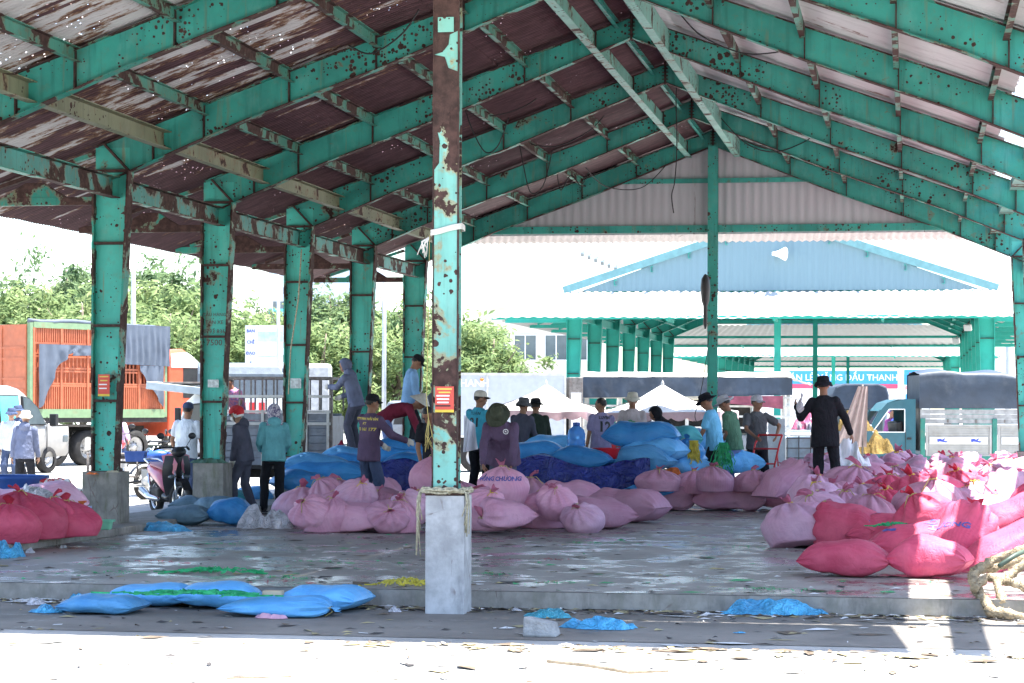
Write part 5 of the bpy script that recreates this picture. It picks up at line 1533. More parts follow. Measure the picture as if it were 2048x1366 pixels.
P19 = person("bareheaded man in lilac football jersey number 12 seen from behind", at_f(1199, 38.2, FZ), 26, 1.66, .06, shirt=C_LILAC, sleeve="short", pants=C_BLACK, seed=19, head=(.05, .75), hands=((-.25, .06, .82), (.22, .30, .90)))
back_print(P19, "12", .24, M_LBLACK, -.06, bold=.008, dx=.02); back_print(P19, "LUYÊN", .065, M_LBLACK, .10, bold=.003, dx=.02)
P20 = person("man in beige bucket hat and pale printed T-shirt facing the camera", at_f(1261, 40, FZ), 184, 1.74, .03, shirt=C_PALE, sleeve="short", pants=C_DENIM, hat=("bucket", C_BEIGE), seed=20, hands=((-.24, .12, .85), (.24, .12, .85)))
back_print(P20, "Co", .10, mat("print_green", (0.08, 0.25, 0.14), .7), -.05, side=1, dx=.0, bold=.01)
person("stooping person in a black hooded jacket behind the tall blue sack stack", at_f(1356, 40, FZ), 78, 1.66, .42, .40, shirt=C_BLACK, pants=C_BLACK, hat=("hood", C_BLACK), seed=21, hands=((-.15, .55, .85), (.15, .55, .85)), head=(.1, 0))
P22 = person("man in sky blue polo shirt and black boonie hat with green straps at his hip", at_f(1430, 37, FZ), 80, 1.73, .10, .06, shirt=C_SKY, sleeve="short", pants=C_BLACK, hat=("boonie", C_BLACK), seed=22, hands=((-.16, .30, .86), (.20, .12, .80)), head=(.35, 0))
person("man in faded green shirt, blue jeans and pale grey bucket hat looking down", at_f(1470, 38.2, FZ), 72, 1.71, .10, .12, shirt=C_GREEN, sleeve="short", pants=C_JEANS, hat=("boonie", C_LGREY), seed=23, hands=((-.05, .22, .92), (.12, .22, .90)), poles=((-.5, -1, 0), (1, -.8, 0)), head=(.35, 0))
P24 = person("smiling man in dark grey T-shirt and grey cap leaning on a red hand truck", at_f(1518, 39.2, FZ), -164, 1.70, .06, shirt=C_GREY, sleeve="short", pants=C_BLACK, hat=("cap", C_LGREY), seed=24, hands=((-.30, .20, 1.06), (.12, .40, 1.06)), poles=((-1, -.3, -.3), (1, -.3, -.3)), head=(0, .75))
P25 = person("man all in black with a black bucket hat, back turned and arms spread", at_f(1655, 33, .40), 2, 1.68, .02, shirt=C_BLACK, pants=C_BLACK, hat=("bucket", C_BLACK), seed=25, hands=((-.40, .16, 1.34), (.42, .10, .80)), poles=((-.5, -.3, -1), (.8, -.8, .2)), hem=-.20, fat=1.08)
person("person in violet top and cap seen through the teal truck's window", at_f(1777, 53.5, 0), -60, 1.66, .1, shirt=C_VIOLET, pants=C_BLACK, hat=("bucket", C_VIOLET), seed=26, skin=M_SKIN2)
person("person in bright blue jacket and grey cap seen through the teal truck's window", at_f(1797, 53.2, 0), 70, 1.68, .1, shirt=C_BLUEJ, pants=C_BLACK, hat=("cap", C_GREYBLUE), seed=27)
person("person in a red top bending among the bundles behind the fourth column", at_f(674, 44, 0), 60, 1.55, .5, .4, shirt=cloth("crimson", (0.45, 0.03, 0.07)), pants=C_BLACK, hat=("cone", M_STRAW), seed=28, hands=((-.2, .5, .7), (.2, .5, .7)))
# ------------------------------------------------------------------ sacks
def sack_mat(name, col, col2, gloss=.62):
    t = NT(name); v = t.map()
    oi = t.n("ObjectInfo")
    w = t.n("TexWave"); w.wave_type = 'BANDS'; w.bands_direction = 'Y'; t.l(v, w.inputs["Vector"]); w.inputs["Scale"].default_value = 9.0; w.inputs["Distortion"].default_value = 1.2; w.inputs["Detail"].default_value = 2
    c = t.mix(t.ramp(t.noise(v, 3.0, 5), 0.3, 0.7), col, col2)
    c = t.mix(t.math('MULTIPLY', w.outputs["Fac"], 0.16), c, mul(col2, 1.25))
    c = t.mix(t.math('MULTIPLY', t.ramp(t.noise(v, 4.5, 8, .7), .56, .74), .30), c, mul(col, .45))
    hs = t.n("HueSaturation"); t.l(c, hs.inputs["Color"])
    t.setin(hs.inputs["Value"], t.math('ADD', 0.76, t.math('MULTIPLY', oi.outputs["Random"], 0.46)))
    t.col(hs.outputs[0]); t.rough(gloss); t.spec(.25)
    cr = t.noise(t.map((1, 1, 1), loc=(2, 5, 1)), 5.5, 4, .55, 1.6)
    rid = t.math('ABSOLUTE', t.math('SUBTRACT', cr, .5))
    h = t.math('ADD', t.math('MULTIPLY', t.ramp(rid, .0, .10), .8), t.math('ADD', t.math('MULTIPLY', t.noise(v, 17, 5, .6), .6), t.math('MULTIPLY', t.noise(t.map((60, 60, 60)), 3, 2), .25)))
    t.bump(h, .30, .013)
    return t.mat
M_PINK = sack_mat("pink_woven_sack", (0.53, 0.245, 0.35), (0.60, 0.32, 0.425))
M_PALEPINK = sack_mat("pale_pink_woven_sack", (0.56, 0.30, 0.42), (0.64, 0.40, 0.52))
M_RED = sack_mat("rose_red_woven_sack", (0.50, 0.055, 0.115), (0.60, 0.10, 0.17))
M_BLUE = sack_mat("blue_woven_sack", (0.035, 0.20, 0.50), (0.06, 0.29, 0.62), .35)
M_BLUEL = sack_mat("light_blue_woven_sack", (0.09, 0.33, 0.66), (0.14, 0.42, 0.74), .4)
M_TEALS = sack_mat("teal_woven_sack", (0.05, 0.33, 0.38), (0.09, 0.42, 0.46), .4)
M_DIRTY = sack_mat("dirty_blue_grey_sack", (0.09, 0.155, 0.20), (0.14, 0.23, 0.30), .55)
M_TIE = mat("straw_tie", (0.45, 0.36, 0.14), 0.7, var=.2, scale=30)
M_TIEY = mat("yellow_tie", (0.62, 0.45, 0.04), 0.6, var=.2, scale=30)
M_PRINT_ = mat("print_violet_blue", (0.08, 0.09, 0.32), 0.6, var=.3, scale=12)
def mouth_mb(seed, r, ln, flare):
    """Gathered mouth above the tie: a pleated, flopping frill along +z."""
    q = random.Random(seed * 7 + 1); mb = MB(); n = 36; k = 7
    ph = q.uniform(0, 6); lx, ly = q.uniform(-1.1, 1.1), q.uniform(-1.1, 1.1); flare = q.uniform(.35, .85); ln *= q.uniform(.6, 1.0); sq = q.uniform(.22, .7); kk = q.choice((3, 4, 5))
    def fn(u, v):
        a = 2 * PI * u
        rr = r * (.55 + v * flare * (1 + .40 * math.cos(kk * a + ph) + .10 * math.cos(8 * a + ph * 2)))
        return Vector((rr * math.cos(a) * 1.3 + lx * v * v * ln, rr * math.sin(a) * sq + ly * v * v * ln, ln * v * (1 - .22 * math.cos(2 * a + ph) * v - .3 * v * max(abs(lx), abs(ly)))))
    mb.grid(fn, n, k)
    return mb
def mouth_mat(name, col):
    t = NT(name); v = t.map()
    c = t.mix(t.ramp(t.noise(v, 9, 4), .3, .7), mul(col, .8), mul(col, 1.2)); t.col(c); t.rough(.6); t.spec(.2)
    tr = t.n("BsdfTranslucent"); t.l(c, tr.inputs[0]); mx = t.n("MixShader"); mx.inputs[0].default_value = .35
    t.l(t.p.outputs[0], mx.inputs[1]); t.l(tr.outputs[0], mx.inputs[2]); t.l(mx.outputs[0], t.out.inputs[0])
    return t.mat
M_PMOUTH = mouth_mat("pink_sack_frill", (0.52, 0.17, 0.26)); M_RMOUTH = mouth_mat("red_sack_frill", (0.52, 0.05, 0.09))
def tie_mb(r, seed):
    q = random.Random(seed); mb = MB()
    pts = [(r * math.cos(a) , r * math.sin(a), .006 * math.sin(3 * a)) for a in [2 * PI * i / 14 for i in range(15)]]
    mb.tube(pts, .007, 6, cap=False)
    for k in range(2):
        a = q.uniform(0, 6.28); d = Vector((math.cos(a), math.sin(a), 0))
        mb.tube([d * r, d * (r + .04) + Vector((0, 0, .01)), d * (r + .09 + .05 * k) + Vector((.02, 0, -.05 - .04 * k))], .0055, 5)
    return mb
def finish(name, mb, m, seed, mouth_at=None, mdir=None, mr=.05, tie=M_TIE):
    me = mb.mesh(name, [m])
    o = bpy.data.objects.new(name, me); COL.objects.link(o)
    if mouth_at is not None:
        rot = mdir.to_track_quat('Z', 'Y').to_matrix().to_4x4()
        f = mouth_mb(seed, mr, .125, 1.0); f.xform(Matrix.Translation(mouth_at) @ rot); f.build("mouth", M_RMOUTH if m is M_RED else (M_PMOUTH if m in (M_PINK, M_PALEPINK) else m), o)
        f = tie_mb(mr * .80, seed); f.xform(Matrix.Translation(mouth_at + mdir * .004) @ rot); f.build("tie_string", tie, o)
    return o
def lying(seed, L, W, T, tied, m, tie=M_TIE, full=1.0):
    q = random.Random(seed); mb = MB(); nu, nv = 44, 44
    ph = q.uniform(0, 6); kk = q.choice((9, 10, 11)); bend = q.uniform(-.10, .10)
    def prof(s):                                         # half width, half thickness along the sack; s=0 sewn, 1 = other end
        e = min(1, s / (.52 if tied else .34)); e2 = min(1, (1 - s) / (.20 if tied else .30))
        t = math.sin(e * PI / 2) ** .72; t2 = math.sqrt(max(0, 1 - (1 - e2) ** 2)) if tied else math.sin(e2 * PI / 2) ** .62
        w = .90 + .10 * t; h = .012 + .988 * t
        if tied: w *= (.10 + .90 * t2 ** 1.1); h *= (.16 + .84 * t2)
        else: w *= .90 + .10 * t2; h *= .012 + .988 * t2
        return w * W / 2, h * T / 2 * full
    def fn(u, v):
        s = v; a = 2 * PI * u
        w, h = prof(s)
        g = max(0.0, (s - .62) / .38) if tied else 0.0
        pleat = 1 + (.26 * g ** 1.4) * (abs(math.cos(kk * a / 2 + ph)) * 2 - 1.2) * (1 if s < .98 else .4)
        pucker = 1.0
        if not tied or s < .15:
            ee = min(s, 1 - s) if not tied else s
            pucker = 1 + .09 * max(0, 1 - ee / .25) * math.cos(13 * a + ph)
        ca, sa = math.cos(a), math.sin(a)
        n_ = 2.5
        x_ = math.copysign(abs(ca) ** (2 / n_), ca) * w * pleat * pucker; z_ = math.copysign(abs(sa) ** (2 / n_), sa) * h * pleat * pucker
        if z_ < -h * .62: z_ = -h * .62 + (z_ + h * .62) * .25
        p = Vector(((s - .5) * L, x_ + bend * L * (s - .5) ** 2 * 2, z_))
        p.z *= 1 + .10 * math.sin(s * PI * 1.3 + ph) * (1 - abs(2 * s - 1) ** 2)
        p.y *= 1 + .06 * math.sin(s * 4 + ph * 2)
        nn = mnoise.noise(p * 3.4 + Vector((seed, 0, 0))) * .040 + (1 - 2 * abs(mnoise.noise(Vector((p.x * 3, p.y * 9, p.z * 9)) + Vector((seed, 4, 0))))) * .010
        nn += (.5 - abs(mnoise.noise(Vector((p.x * 5.5 + seed, p.y * 5.5, p.z * 5.5 + 3))))) * .012
        nn += .014 * math.sin(14 * a + ph + 3 * mnoise.noise((s * 4, a, seed))) * max(0, 1 - min(s, 1 - s) / .34)
        k = min(1, 4 * s * (1 - s) + .05)
        p += Vector((0, ca, sa)) * nn * k
        return p + Vector((0, 0, T / 2 * full * .72))
    mb.grid(fn, nv, nu)
    z0 = min(p[2] for p in mb.v); mb.xform(Matrix.Translation((0, 0, -z0)))
    if not tied or True:
        pass
    if tied: return finish("sack", mb, m, seed, Vector((L * .492, bend * L * .48, T / 2 * .72 - z0)), Vector((1, bend, .25)).normalized(), W * .095, tie)
    o = finish("sack", mb, m, seed)
    return o
def sitting(seed, Hh, r, m, tie=M_TIE, lean=(0, 0)):
    q = random.Random(seed); mb = MB(); n, k = 52, 36
    ph = q.uniform(0, 6); kk = q.choice((8, 9, 10)); lx, ly = lean; p1, p2 = q.uniform(0, 6), q.uniform(.3, 1)
    def fn(u, v):
        a = 2 * PI * u; s = v
        if s < .12: rr = r * (.30 + .62 * math.sin(s / .12 * PI / 2)) ; z = Hh * .02 * (s / .12)
        else:
            q_ = (s - .12) / .88
            e_ = max(0, (q_ - .25) / .75)
            rr = r * (.93 + .13 * math.sin(min(1, q_ * 1.7) * PI)) * (1 - .90 * e_ ** 2.6)
            z = Hh * (.02 + .86 * math.sin(min(1, q_ * 1.02) * PI / 2) ** .95 + .12 * e_ ** 5)
        g = max(0, (s - .42) / .58)
        rr *= 1 + .34 * g ** .9 * (abs(math.cos(kk * a / 2 + ph)) * 2 - 1.25) + .05 * math.cos(2 * a + ph)
        rr *= 1 + .06 * math.cos((kk * 2 + 1) * a + p1 + s * 2) * g + .10 * p2 * max(0, math.cos(a - p1)) * math.sin(s * PI)
        p = Vector((rr * math.cos(a) * 1.08, rr * math.sin(a) * .94, z))
        p += Vector((math.cos(a), math.sin(a), .2)) * (mnoise.noise(p * 3.0 + Vector((seed, 0, 0))) * .05 + mnoise.noise(p * 8 + Vector((seed, 2, 0))) * .008 + (.5 - abs(mnoise.noise(p * 5 + Vector((seed, 2, 0))))) * .016) * (1 - .7 * g)
        p += Vector((lx, ly, 0)) * (z / Hh) ** 1.5
        p.z = max(p.z, 0)
        return p
    mb.grid(fn, n, k)
    return finish("sack", mb, m, seed, Vector((lx, ly, Hh * .99)), Vector((lx * 1.2, ly * 1.2, Hh)).normalized(), r * .145, tie)
PROTO = {}
def proto(key, mk):
    if key not in PROTO: PROTO[key] = [mk(), False]
    p = PROTO[key]
    if not p[1]: p[1] = True; return p[0]
    return copy_tree(p[0])
LAST = []
def sack(kind, pos, yaw, m, label, group, sc=(1, 1, 1), pitch=0, roll=0, var=None, tie=None):
    var = RNG.randrange(4) if var is None else var
    mk = {"tied": lambda: lying(10 + var, .98, .54, .42, True, m), "pillow": lambda: lying(30 + var, 1.0, .56, .34, False, m),
          "flat": lambda: lying(50 + var, 1.05, .50, .22, var % 2 == 1, m), "sit": lambda: sitting(70 + var, .50, .290, m, M_TIEY if var == 1 else M_TIE, ((0, 0), (.10, .04), (-.08, .06), (.03, -.12))[var])}[kind]
    o = proto((kind, var, m.name), mk)
    o.location = pos; o.rotation_euler = (R(roll), R(-pitch), R(yaw)); o.scale = sc if not isinstance(sc, (int, float)) else (sc, sc, sc)
    tag(o, label, "sack", group)
    LAST.append(o)
    return o
def sack_print(o, txt, size, at=(0, 0), turn=0, top=True, ring=None, m=None):
    bv = bvh_of(o); d = Vector((0, 0, -1))
    M4 = Matrix.Translation((at[0], at[1], 1.0)) @ Matrix.Rotation(R(turn), 4, 'Z')
    return lettering(txt, size, m or M_PRINT_, o, M4, bvh=bv, ray=d, off=.004, bold=.004)
def sack_ring(o, at, r):
    bv = bvh_of(o); vs = []
    for k in range(24):
        a = 2 * PI * k / 24
        for rr in (r, r * .78): vs.append(Vector((at[0] + rr * math.cos(a), at[1] + rr * math.sin(a), 1)))
    fs = [(2 * k, 2 * ((k + 1) % 24), 2 * ((k + 1) % 24) + 1, 2 * k + 1) for k in range(17)]
    out = []
    for v in vs:
        h = bv.ray_cast(v, Vector((0, 0, -1)))[0]; out.append(h + Vector((0, 0, .004)) if h is not None else Vector((v.x, v.y, .1)))
    MB().add(out, fs).build("printed_ring", M_PRINT_, o)
def on_floor(u, v): return at_z(u, v, FZ)
GL = "pink sacks heaped behind the front post"
# --- heap in the middle: front row on the floor, back rows, then the ones lying on top
mid = [
    ("sit", 600, 1052, 27.8, 20, M_PALEPINK, "pale pink sack at the left end of the middle heap beside crumpled white plastic", 1.0),
    ("sit", 652, 1066, 27.2, 60, M_PINK, "small pink sack in the front row left of the long sack", .84),
    ("tied", 728, 1066, 27.0, 168, M_PINK, "long pink front row sack with its tied mouth to the left", (.95, .9, .95)),
    ("tied", 760, 1046, 28.0, 150, M_PINK, "large pink sack sloping to the right behind the front row's long sack", (1.0, .9, 1.25)),
    ("sit", 806, 1066, 27.0, 100, M_PINK, "round pink sack with straw tie just left of the concrete pier", .80),
    ("tied", 975, 1066, 26.9, 172, M_PINK, "long pink sack lying just right of the concrete pier", (1.05, .9, .95)),
    ("tied", 1000, 1046, 28.2, 160, M_PINK, "long pink sack behind the one lying right of the concrete pier", (1.05, .9, 1.2)),
    ("sit", 1094, 1056, 27.6, 30, M_PINK, "big squat pink sack with a straw string hanging down its front", (1.12, 1.12, .98)),
    ("tied", 1200, 1056, 27.5, 200, M_PINK, "pink sack tied at its left end in front of the long sloping one", (.95, 1.0, 1.1)),
    ("pillow", 1255, 1044, 28.2, -24, M_PINK, "long pink sack sloping down to the right at the heap's right end", (1.15, 1.0, 1.45)),
    ("sit", 690, 1035, 28.9, 10, M_PINK, "pink sack in the second row behind the small front one", 1.05),
    ("sit", 850, 1035, 28.8, 90, M_PINK, "pink sack in the second row touching the concrete pier's left side", 1.0),
    ("sit", 930, 1035, 28.9, 50, M_PINK, "pink sack in the second row behind the concrete pier's right edge", 1.05),
    ("sit", 1062, 1028, 29.6, 80, M_PINK, "pink sack in the back row in front of the blue tarpaulin's left half", 1.06),
    ("tied", 1150, 1026, 29.8, 190, M_PINK, "pink sack with blue print in the back row under the blue tarpaulin", (1, 1, 1.25)),
    ("sit", 760, 1020, 30.2, 0, M_PINK, "pink sack in the back row at the feet of the yellow lettered man", 1.1),
    ("sit", 820, 1018, 30.2, 140, M_PINK, "pink sack in the back row left of the stooping person in black", 1.05),
]
for kind, u, v, d, yaw, m, lab, sc in mid:
    sack(kind, on_floor(u, v) if True else 0, yaw, m, lab, GL, sc)
top = [
    ("sit", 678, 990, 28.6, 40, "pink sack perched on top at the left of the middle heap", .80), ("sit", 742, 985, 29.4, 80, "pink sack with upright frill perched on top behind the sloping sack", .75),
    ("sit", 790, 1000, 28.4, 10, "pink sack perched on top between the sloping sack and the concrete pier", .72), ("sit", 845, 985, 29.0, 200, "pink sack perched on top just left of the green post's foot", .75),
    ("sit", 945, 985, 28.6, 160, "pink sack perched on top just right of the green post's foot", .80), ("tied", 1012, 1010, 27.6, 215, "pink sack lying on top of the two long sacks right of the pier", (.68, .9, .95)),
    ("sit", 1052, 1000, 29.0, 100, "small pink sack perched on top behind the big squat sack", .62)]
for kind, u, v, d, yaw, lab, sc in top:
    if not isinstance(sc, tuple): sc = (sc * 1.1, sc * 1.1, sc * .85)
    sack(kind, at_d(u, v + 46, d), yaw, M_PINK, lab, GL, sc)
for i, (u, v, d, yaw, tilt, k, lab) in enumerate([
    (640, 1030, 28.0, -30, 48, .74, "small pink sack leaning forward with its pleated mouth low, at the heap's left"), (705, 1000, 28.6, 25, 40, .72, "pink sack leaning back to the left over the front row's middle"),
    (665, 1005, 29.2, -60, 30, .78, "pink sack with a drooping frill behind the leaning small one on the left"), (775, 1030, 27.9, 15, 52, .70, "pink sack with its tied mouth turned to the camera left of the pier"),
    (830, 1018, 28.2, -20, 45, .72, "pink sack leaning on the others directly left of the pier's top"), (960, 1020, 28.1, 30, 40, .74, "pink sack leaning left directly right of the pier's top"),
    (1115, 1010, 28.6, 20, 38, .70, "pink sack leaning to the right behind the squat one with the string"), (1172, 1040, 28.2, -15, 36, .74, "pink sack leaning left between the squat one and the sloping one")]):
    s_ = sack("sit", at_d(u, v + 14, d), yaw, M_PALEPINK if i % 3 == 1 else M_PINK, lab, GL, (k * 1.1, k * 1.1, k * 1.05), roll=tilt, var=i % 4)
# the sack that is being filled, held upright by two people
hs_ = sack("sit", at_d(1004, 1010, 28.8), 178, M_PINK, "open pink sack with blue words held upright by the man in the boonie hat", GL, (.92, .80, .98), var=0)
bvh_ = bvh_of(hs_)
lettering("HỒNG CHƯƠNG", .075, M_PRINT_, hs_, Matrix.Translation((0, .8, .34)) @ Matrix.Rotation(R(180), 4, 'Z') @ Matrix.Rotation(R(90), 4, 'X'), bvh=bvh_, ray=Vector((0, -1, 0)), bold=.003)
sack("sit", at_d(868, 1000, 29.8), 0, M_PINK, "open pink sack held by the stooping person in black behind the post", GL, (.85, .8, 1.15), var=0)
# --- the low wall of pink sacks right of the middle
GR = "pink sacks in the row right of the blue tarpaulin"
row = [("tied", 1325, 1020, 0, "long pink sack at the left end of the right hand row", (1.0, 1, 1.12)), ("pillow", 1458, 1020, 4, "longest pink sack lying at the bottom of the right hand row", (1.12, 1, 1.38)),
       ("tied", 1575, 1018, -2, "long pink sack lying at the bottom of the row, second from its right end", (1.1, 1, 1.15))]
for kind, u, v, yaw, lab, sc in row: sack(kind, on_floor(u, v), yaw, M_PINK, lab, GR, sc, var=1 if kind == "tied" else 0)
for i, (u, v, d, k, lab) in enumerate([(1318, 985, 33.6, .82, "pink sack sitting on the row's left end beside the orange net"), (1382, 990, 34.2, .88, "pink sack sitting on the row, second from the left"), (1432, 985, 33.5, .95, "wide pink sack with pleated top sitting on the row's middle"),
                                       (1503, 985, 33.8, .80, "pink sack sitting on the row right of the wide pleated one"), (1568, 982, 33.6, .92, "pink sack with yellow tie sitting on the row below the red hand truck"), (1625, 985, 33.9, .85, "pink sack sitting on the row left of the black clothed man's feet"),
                                       (1650, 1010, 32.6, .95, "pink sack at the right end of the row with its frill turned right")]):
    sack("sit", at_d(u, v - 3, d), i * 50, M_PINK, lab, GR, (k * 1.15, k * 1.05, k * .80), var=i % 4)
# --- the big heap on the right
GH = "sacks packed in the big heap on the right"
def xmin(y):
    if y < 33: return -1.15
    return -2.0 - (y - 34) * .03
y = 26.2; k = 0
while y < 44.4:
    x = max(xmin(y), -3.9) + (.26 if k % 2 else 0)
    while x < 2.1 + (y - 26) * .015:
        P_ = Vector((x + rnd(-.09, .09), y + rnd(-.1, .1), 0))
        d = depth(P_); uu = 1024 + F * (P_.x * CP + P_.y * SP) / d
        if uu < 2120 and not (abs(uu - 1655) < 46 and 31.6 < d < 34.4) and not (uu < 1640 and d > 33.5):
            m = M_PINK if rnd(0, 1) < .6 else M_PALEPINK
            red = (x > -.4 and y < 35 and rnd(0, 1) < .5) or rnd(0, 1) < .06
            if red: m = M_RED
            if rnd(0, 1) < .62 or (x < xmin(y) + 1.1 and y < 33):
                lab = "rose red tied sack standing among pale ones in the big right hand heap" if red else ("pale pink tied sack standing in the big right hand heap" if m is M_PALEPINK else "pink tied sack standing packed in the big right hand heap")
                sc = rnd(.98, 1.32)
                sack("sit", (P_.x, P_.y, FZ + rnd(0, .10)), rnd(0, 360), m, lab, GH, (sc, sc, sc * rnd(.88, 1.1)), pitch=rnd(-20, 20), roll=rnd(-12, 30))
            else:
                lab = "rose red sack lying across the others in the big right hand heap" if red else ("pale pink sack lying across the others in the big right hand heap" if m is M_PALEPINK else "pink sack lying across the others in the big right hand heap")
                sack("tied", (P_.x, P_.y, FZ + rnd(.16, .30)), rnd(0, 360), m, lab, GH, (rnd(.8, 1.0), rnd(.9, 1.1), rnd(.9, 1.15)), pitch=rnd(5, 28))
        x += .66
    y += .80; k += 1
# --- named ones at the front of that heap
GF = "sacks at the front of the right hand heap"
s1 = sack("sit", on_floor(1606, 1094), 200, M_PALEPINK, "pale pink round sack with yellow ties lying forward at the heap's left front", GF, (1.15, 1.15, 1.0), pitch=0, roll=20, var=1)
sack("sit", on_floor(1690, 1062), 40, M_PALEPINK, "pale pink sack with a yellow string down its front behind the first red sack", GF, 1.05, var=0)
sack("sit", on_floor(1768, 1050), 80, M_PALEPINK, "pale pink sack with a yellow tied waist between two red sacks", GF, (1.2, 1.2, 1.1), var=2)
sack("tied", on_floor(1700, 1096), 160, M_RED, "rose red sack tied at its left end with a loose yellow string", GF, (.80, 1.1, 1.3), var=0)
s2 = sack("tied", on_floor(1775, 1098), 16, M_RED, "long rose red sack with blue print behind the front ones, the left one", GF, (1.0, .85, 1.1), var=2)
s3 = sack("tied", on_floor(1842, 1122), 8, M_RED, "long rose red sack with blue ring print right behind the two front sacks", GF, (1.05, .9, 1.12), var=1)
s4 = sack("pillow", on_floor(1690, 1150), -4, M_RED, "crumpled rose red sack lying in front on the kerb, left one of the two", GF, (.84, .95, .95), var=1)
s5 = sack("pillow", on_floor(1862, 1152), -12, M_RED, "rose red sack lying in front on the kerb, half in the sun", GF, (.74, .95, 1.05), var=2)
sack("sit", at_d(1872, 1075, 24.2), 300, M_RED, "big round rose red sack with a pleated neck half in the sun", GF, (1.12, 1.12, 1.05), pitch=20, roll=20, var=0)
s6 = sack("tied", at_d(1935, 1110, 22.4), 60, M_RED, "rose red sack standing slanted with blue letters and a bow like knot", GF, (.95, 1.0, 1.1), pitch=42, var=3)
sack("pillow", at_d(2020, 1120, 21.8), 35, M_RED, "long rose red sack sloping down at the right edge of the picture", GF, (1.2, .95, 1.05), pitch=24, var=0)
sack("pillow", at_d(2045, 1055, 23.5), 20, M_RED, "rose red sack above the sloping one at the right edge", GF, (1.05, 1.0, 1.1), pitch=18, var=3)
for o, t_, at, tr, sz in ((s2, "CHƯƠNG", (.18, -.06), 80, .10), (s3, "HỒNG", (.12, -.06), 80, .11), (s6, "ƯƠNG", (.02, .02), -80, .12)):
    sack_print(o, t_, sz, at, tr)
sack_ring(s3, (-.22, -.05), .15); sack_ring(s2, (-.20, -.05), .12)
# --- blue sacks
GB = "blue sacks piled around the middle of the shed"
blue = [  # kind, u, v of the base, distance, yaw, scale, material, label
    ("pillow", 650, 968, 34.5, 4, (1.25, 1, 1.05), M_BLUE, "dark blue sack at the bottom left of the pile behind the teal hooded woman"),
    ("pillow", 735, 965, 34.8, -6, (1.0, 1, 1.0), M_BLUE, "blue sack behind the legs of the yellow lettered man"),
    ("pillow", 632, 948, 34.7, 8, (1.05, .9, .85), M_BLUEL, "bright blue sack topmost at the left of the blue pile"),
    ("pillow", 700, 948, 35.2, -4, (.9, .9, .85), M_BLUE, "blue sack on top of the pile just left of the yellow lettered man"),
    ("pillow", 690, 928, 35.6, 12, (.75, 1, .75), M_BLUEL, "smaller blue sack topmost behind the yellow lettered man"),
    ("pillow", 600, 985, 33.9, 30, (.9, 1, .9), M_BLUE, "blue sack at the foot of the pile right of the teal hooded woman"),
    ("pillow", 800, 935, 35.2, 3, (1.05, 1, 1.0), M_BLUE, "blue sack on the tarpaulin left of the post, lower one"),
    ("pillow", 803, 918, 35.4, -3, (1.0, .9, .9), M_BLUE, "big blue sack on top of two, left of the post"),
    ("pillow", 832, 942, 34.6, 5, (1.0, 1, .9), M_BLUE, "blue sack lying in front on the tarpaulin beside the post"),
    ("pillow", 1072, 930, 35.1, -4, (.98, 1, 1.05), M_BLUE, "blue sack on the tarpaulin left of the water bottle"),
    ("pillow", 1162, 940, 34.6, -6, (.98, 1, 1.0), M_BLUE, "blue sack lying on the tarpaulin below the water bottle"),
    ("pillow", 1110, 905, 36.5, -22, (.9, 1, .9), M_BLUEL, "light blue sack lying behind the water bottle"),
    ("pillow", 1278, 945, 34.8, -14, (1.08, 1, 1.2), M_BLUEL, "bright blue sack at the bottom of the tall stack, sloping right"),
    ("pillow", 1312, 922, 35.0, -24, (.98, 1, 1.15), M_BLUEL, "bright blue sack in the middle of the tall stack, sloping steeply right"),
    ("pillow", 1284, 897, 35.2, -4, (1.18, 1, 1.35), M_BLUE, "largest blue sack on top of the tall stack beside the red basin"),
    ("pillow", 1350, 900, 35.9, 10, (.85, 1, 1.25), M_TEALS, "teal sack on top of the tall stack beside the hooded person"),
    ("pillow", 1352, 936, 35.7, -10, (.9, 1, 1.0), M_BLUE, "blue sack under the teal one at the right of the tall stack"),
    ("sit", 1372, 920, 35.4, 0, (.82, .82, .68), M_BLUE, "round blue sack at the right side of the tall stack"),
    ("pillow", 1378, 948, 35.2, 14, (.7, 1, .8), M_BLUEL, "small light blue sack at the bottom right of the tall stack"),
    ("pillow", 1400, 900, 38.5, 60, (.9, 1, 1.2), M_BLUEL, "light blue sack standing behind the man in the sky blue polo"),
    ("pillow", 1400, 950, 37.9, 40, (.9, 1, 1.2), M_BLUE, "blue sack low behind the man in the sky blue polo"),
    ("pillow", 1478, 945, 38.4, 20, (.8, 1, 1.1), M_BLUEL, "light blue sack behind the knees of the man in jeans"),
    ("pillow", 1296, 1000, 34.2, 8, (.8, 1, 1.0), M_BLUE, "dark blue sack on the floor under the pink row's left end"),
    ("pillow", 1286, 980, 34.5, 2, (.75, 1, .9), M_TEALS, "teal blue sack squeezed between the tarpaulin and the pink row"),
]
for kind, u, v, d, yaw, sc, m, lab in blue:
    sack(kind, at_d(u, v, d), yaw, m, lab, GB, sc)
GW = "wet sacks on the floor beside the left columns"
for kind, u, v, yaw, sc, m, lab in [("pillow", 462, 1052, 4, (.58, .8, 1.0), M_BLUE, "glossy blue sack at the right front of the dirty sacks on the floor"), ("flat", 372, 1052, 2, (.66, 1, 1.1), M_DIRTY, "dirty grey blue sack lying flat in front of the scooter's wheel"),
                                    ("flat", 435, 1034, -6, (.6, 1, 1.2), M_DIRTY, "dirty grey blue sack behind the glossy blue one"), ("flat", 390, 1030, 12, (.7, 1, 1.1), M_DIRTY, "dirty sack lying behind the flat one by the second pier"),
                                    ("pillow", 505, 1010, 20, (.65, .9, .8), M_BLUEL, "light blue sack beside the helmeted woman's feet"), ("flat", 465, 1014, 0, (.5, 1, 1.1), M_TEALS, "teal sack against the second pier")]:
    sack(kind, on_floor(u, v), yaw, m, lab, GW, sc)
GD = "light blue sacks lying on the ground under the front eave"
def on_yard(u, v): return at_z(u, v, 0.004)
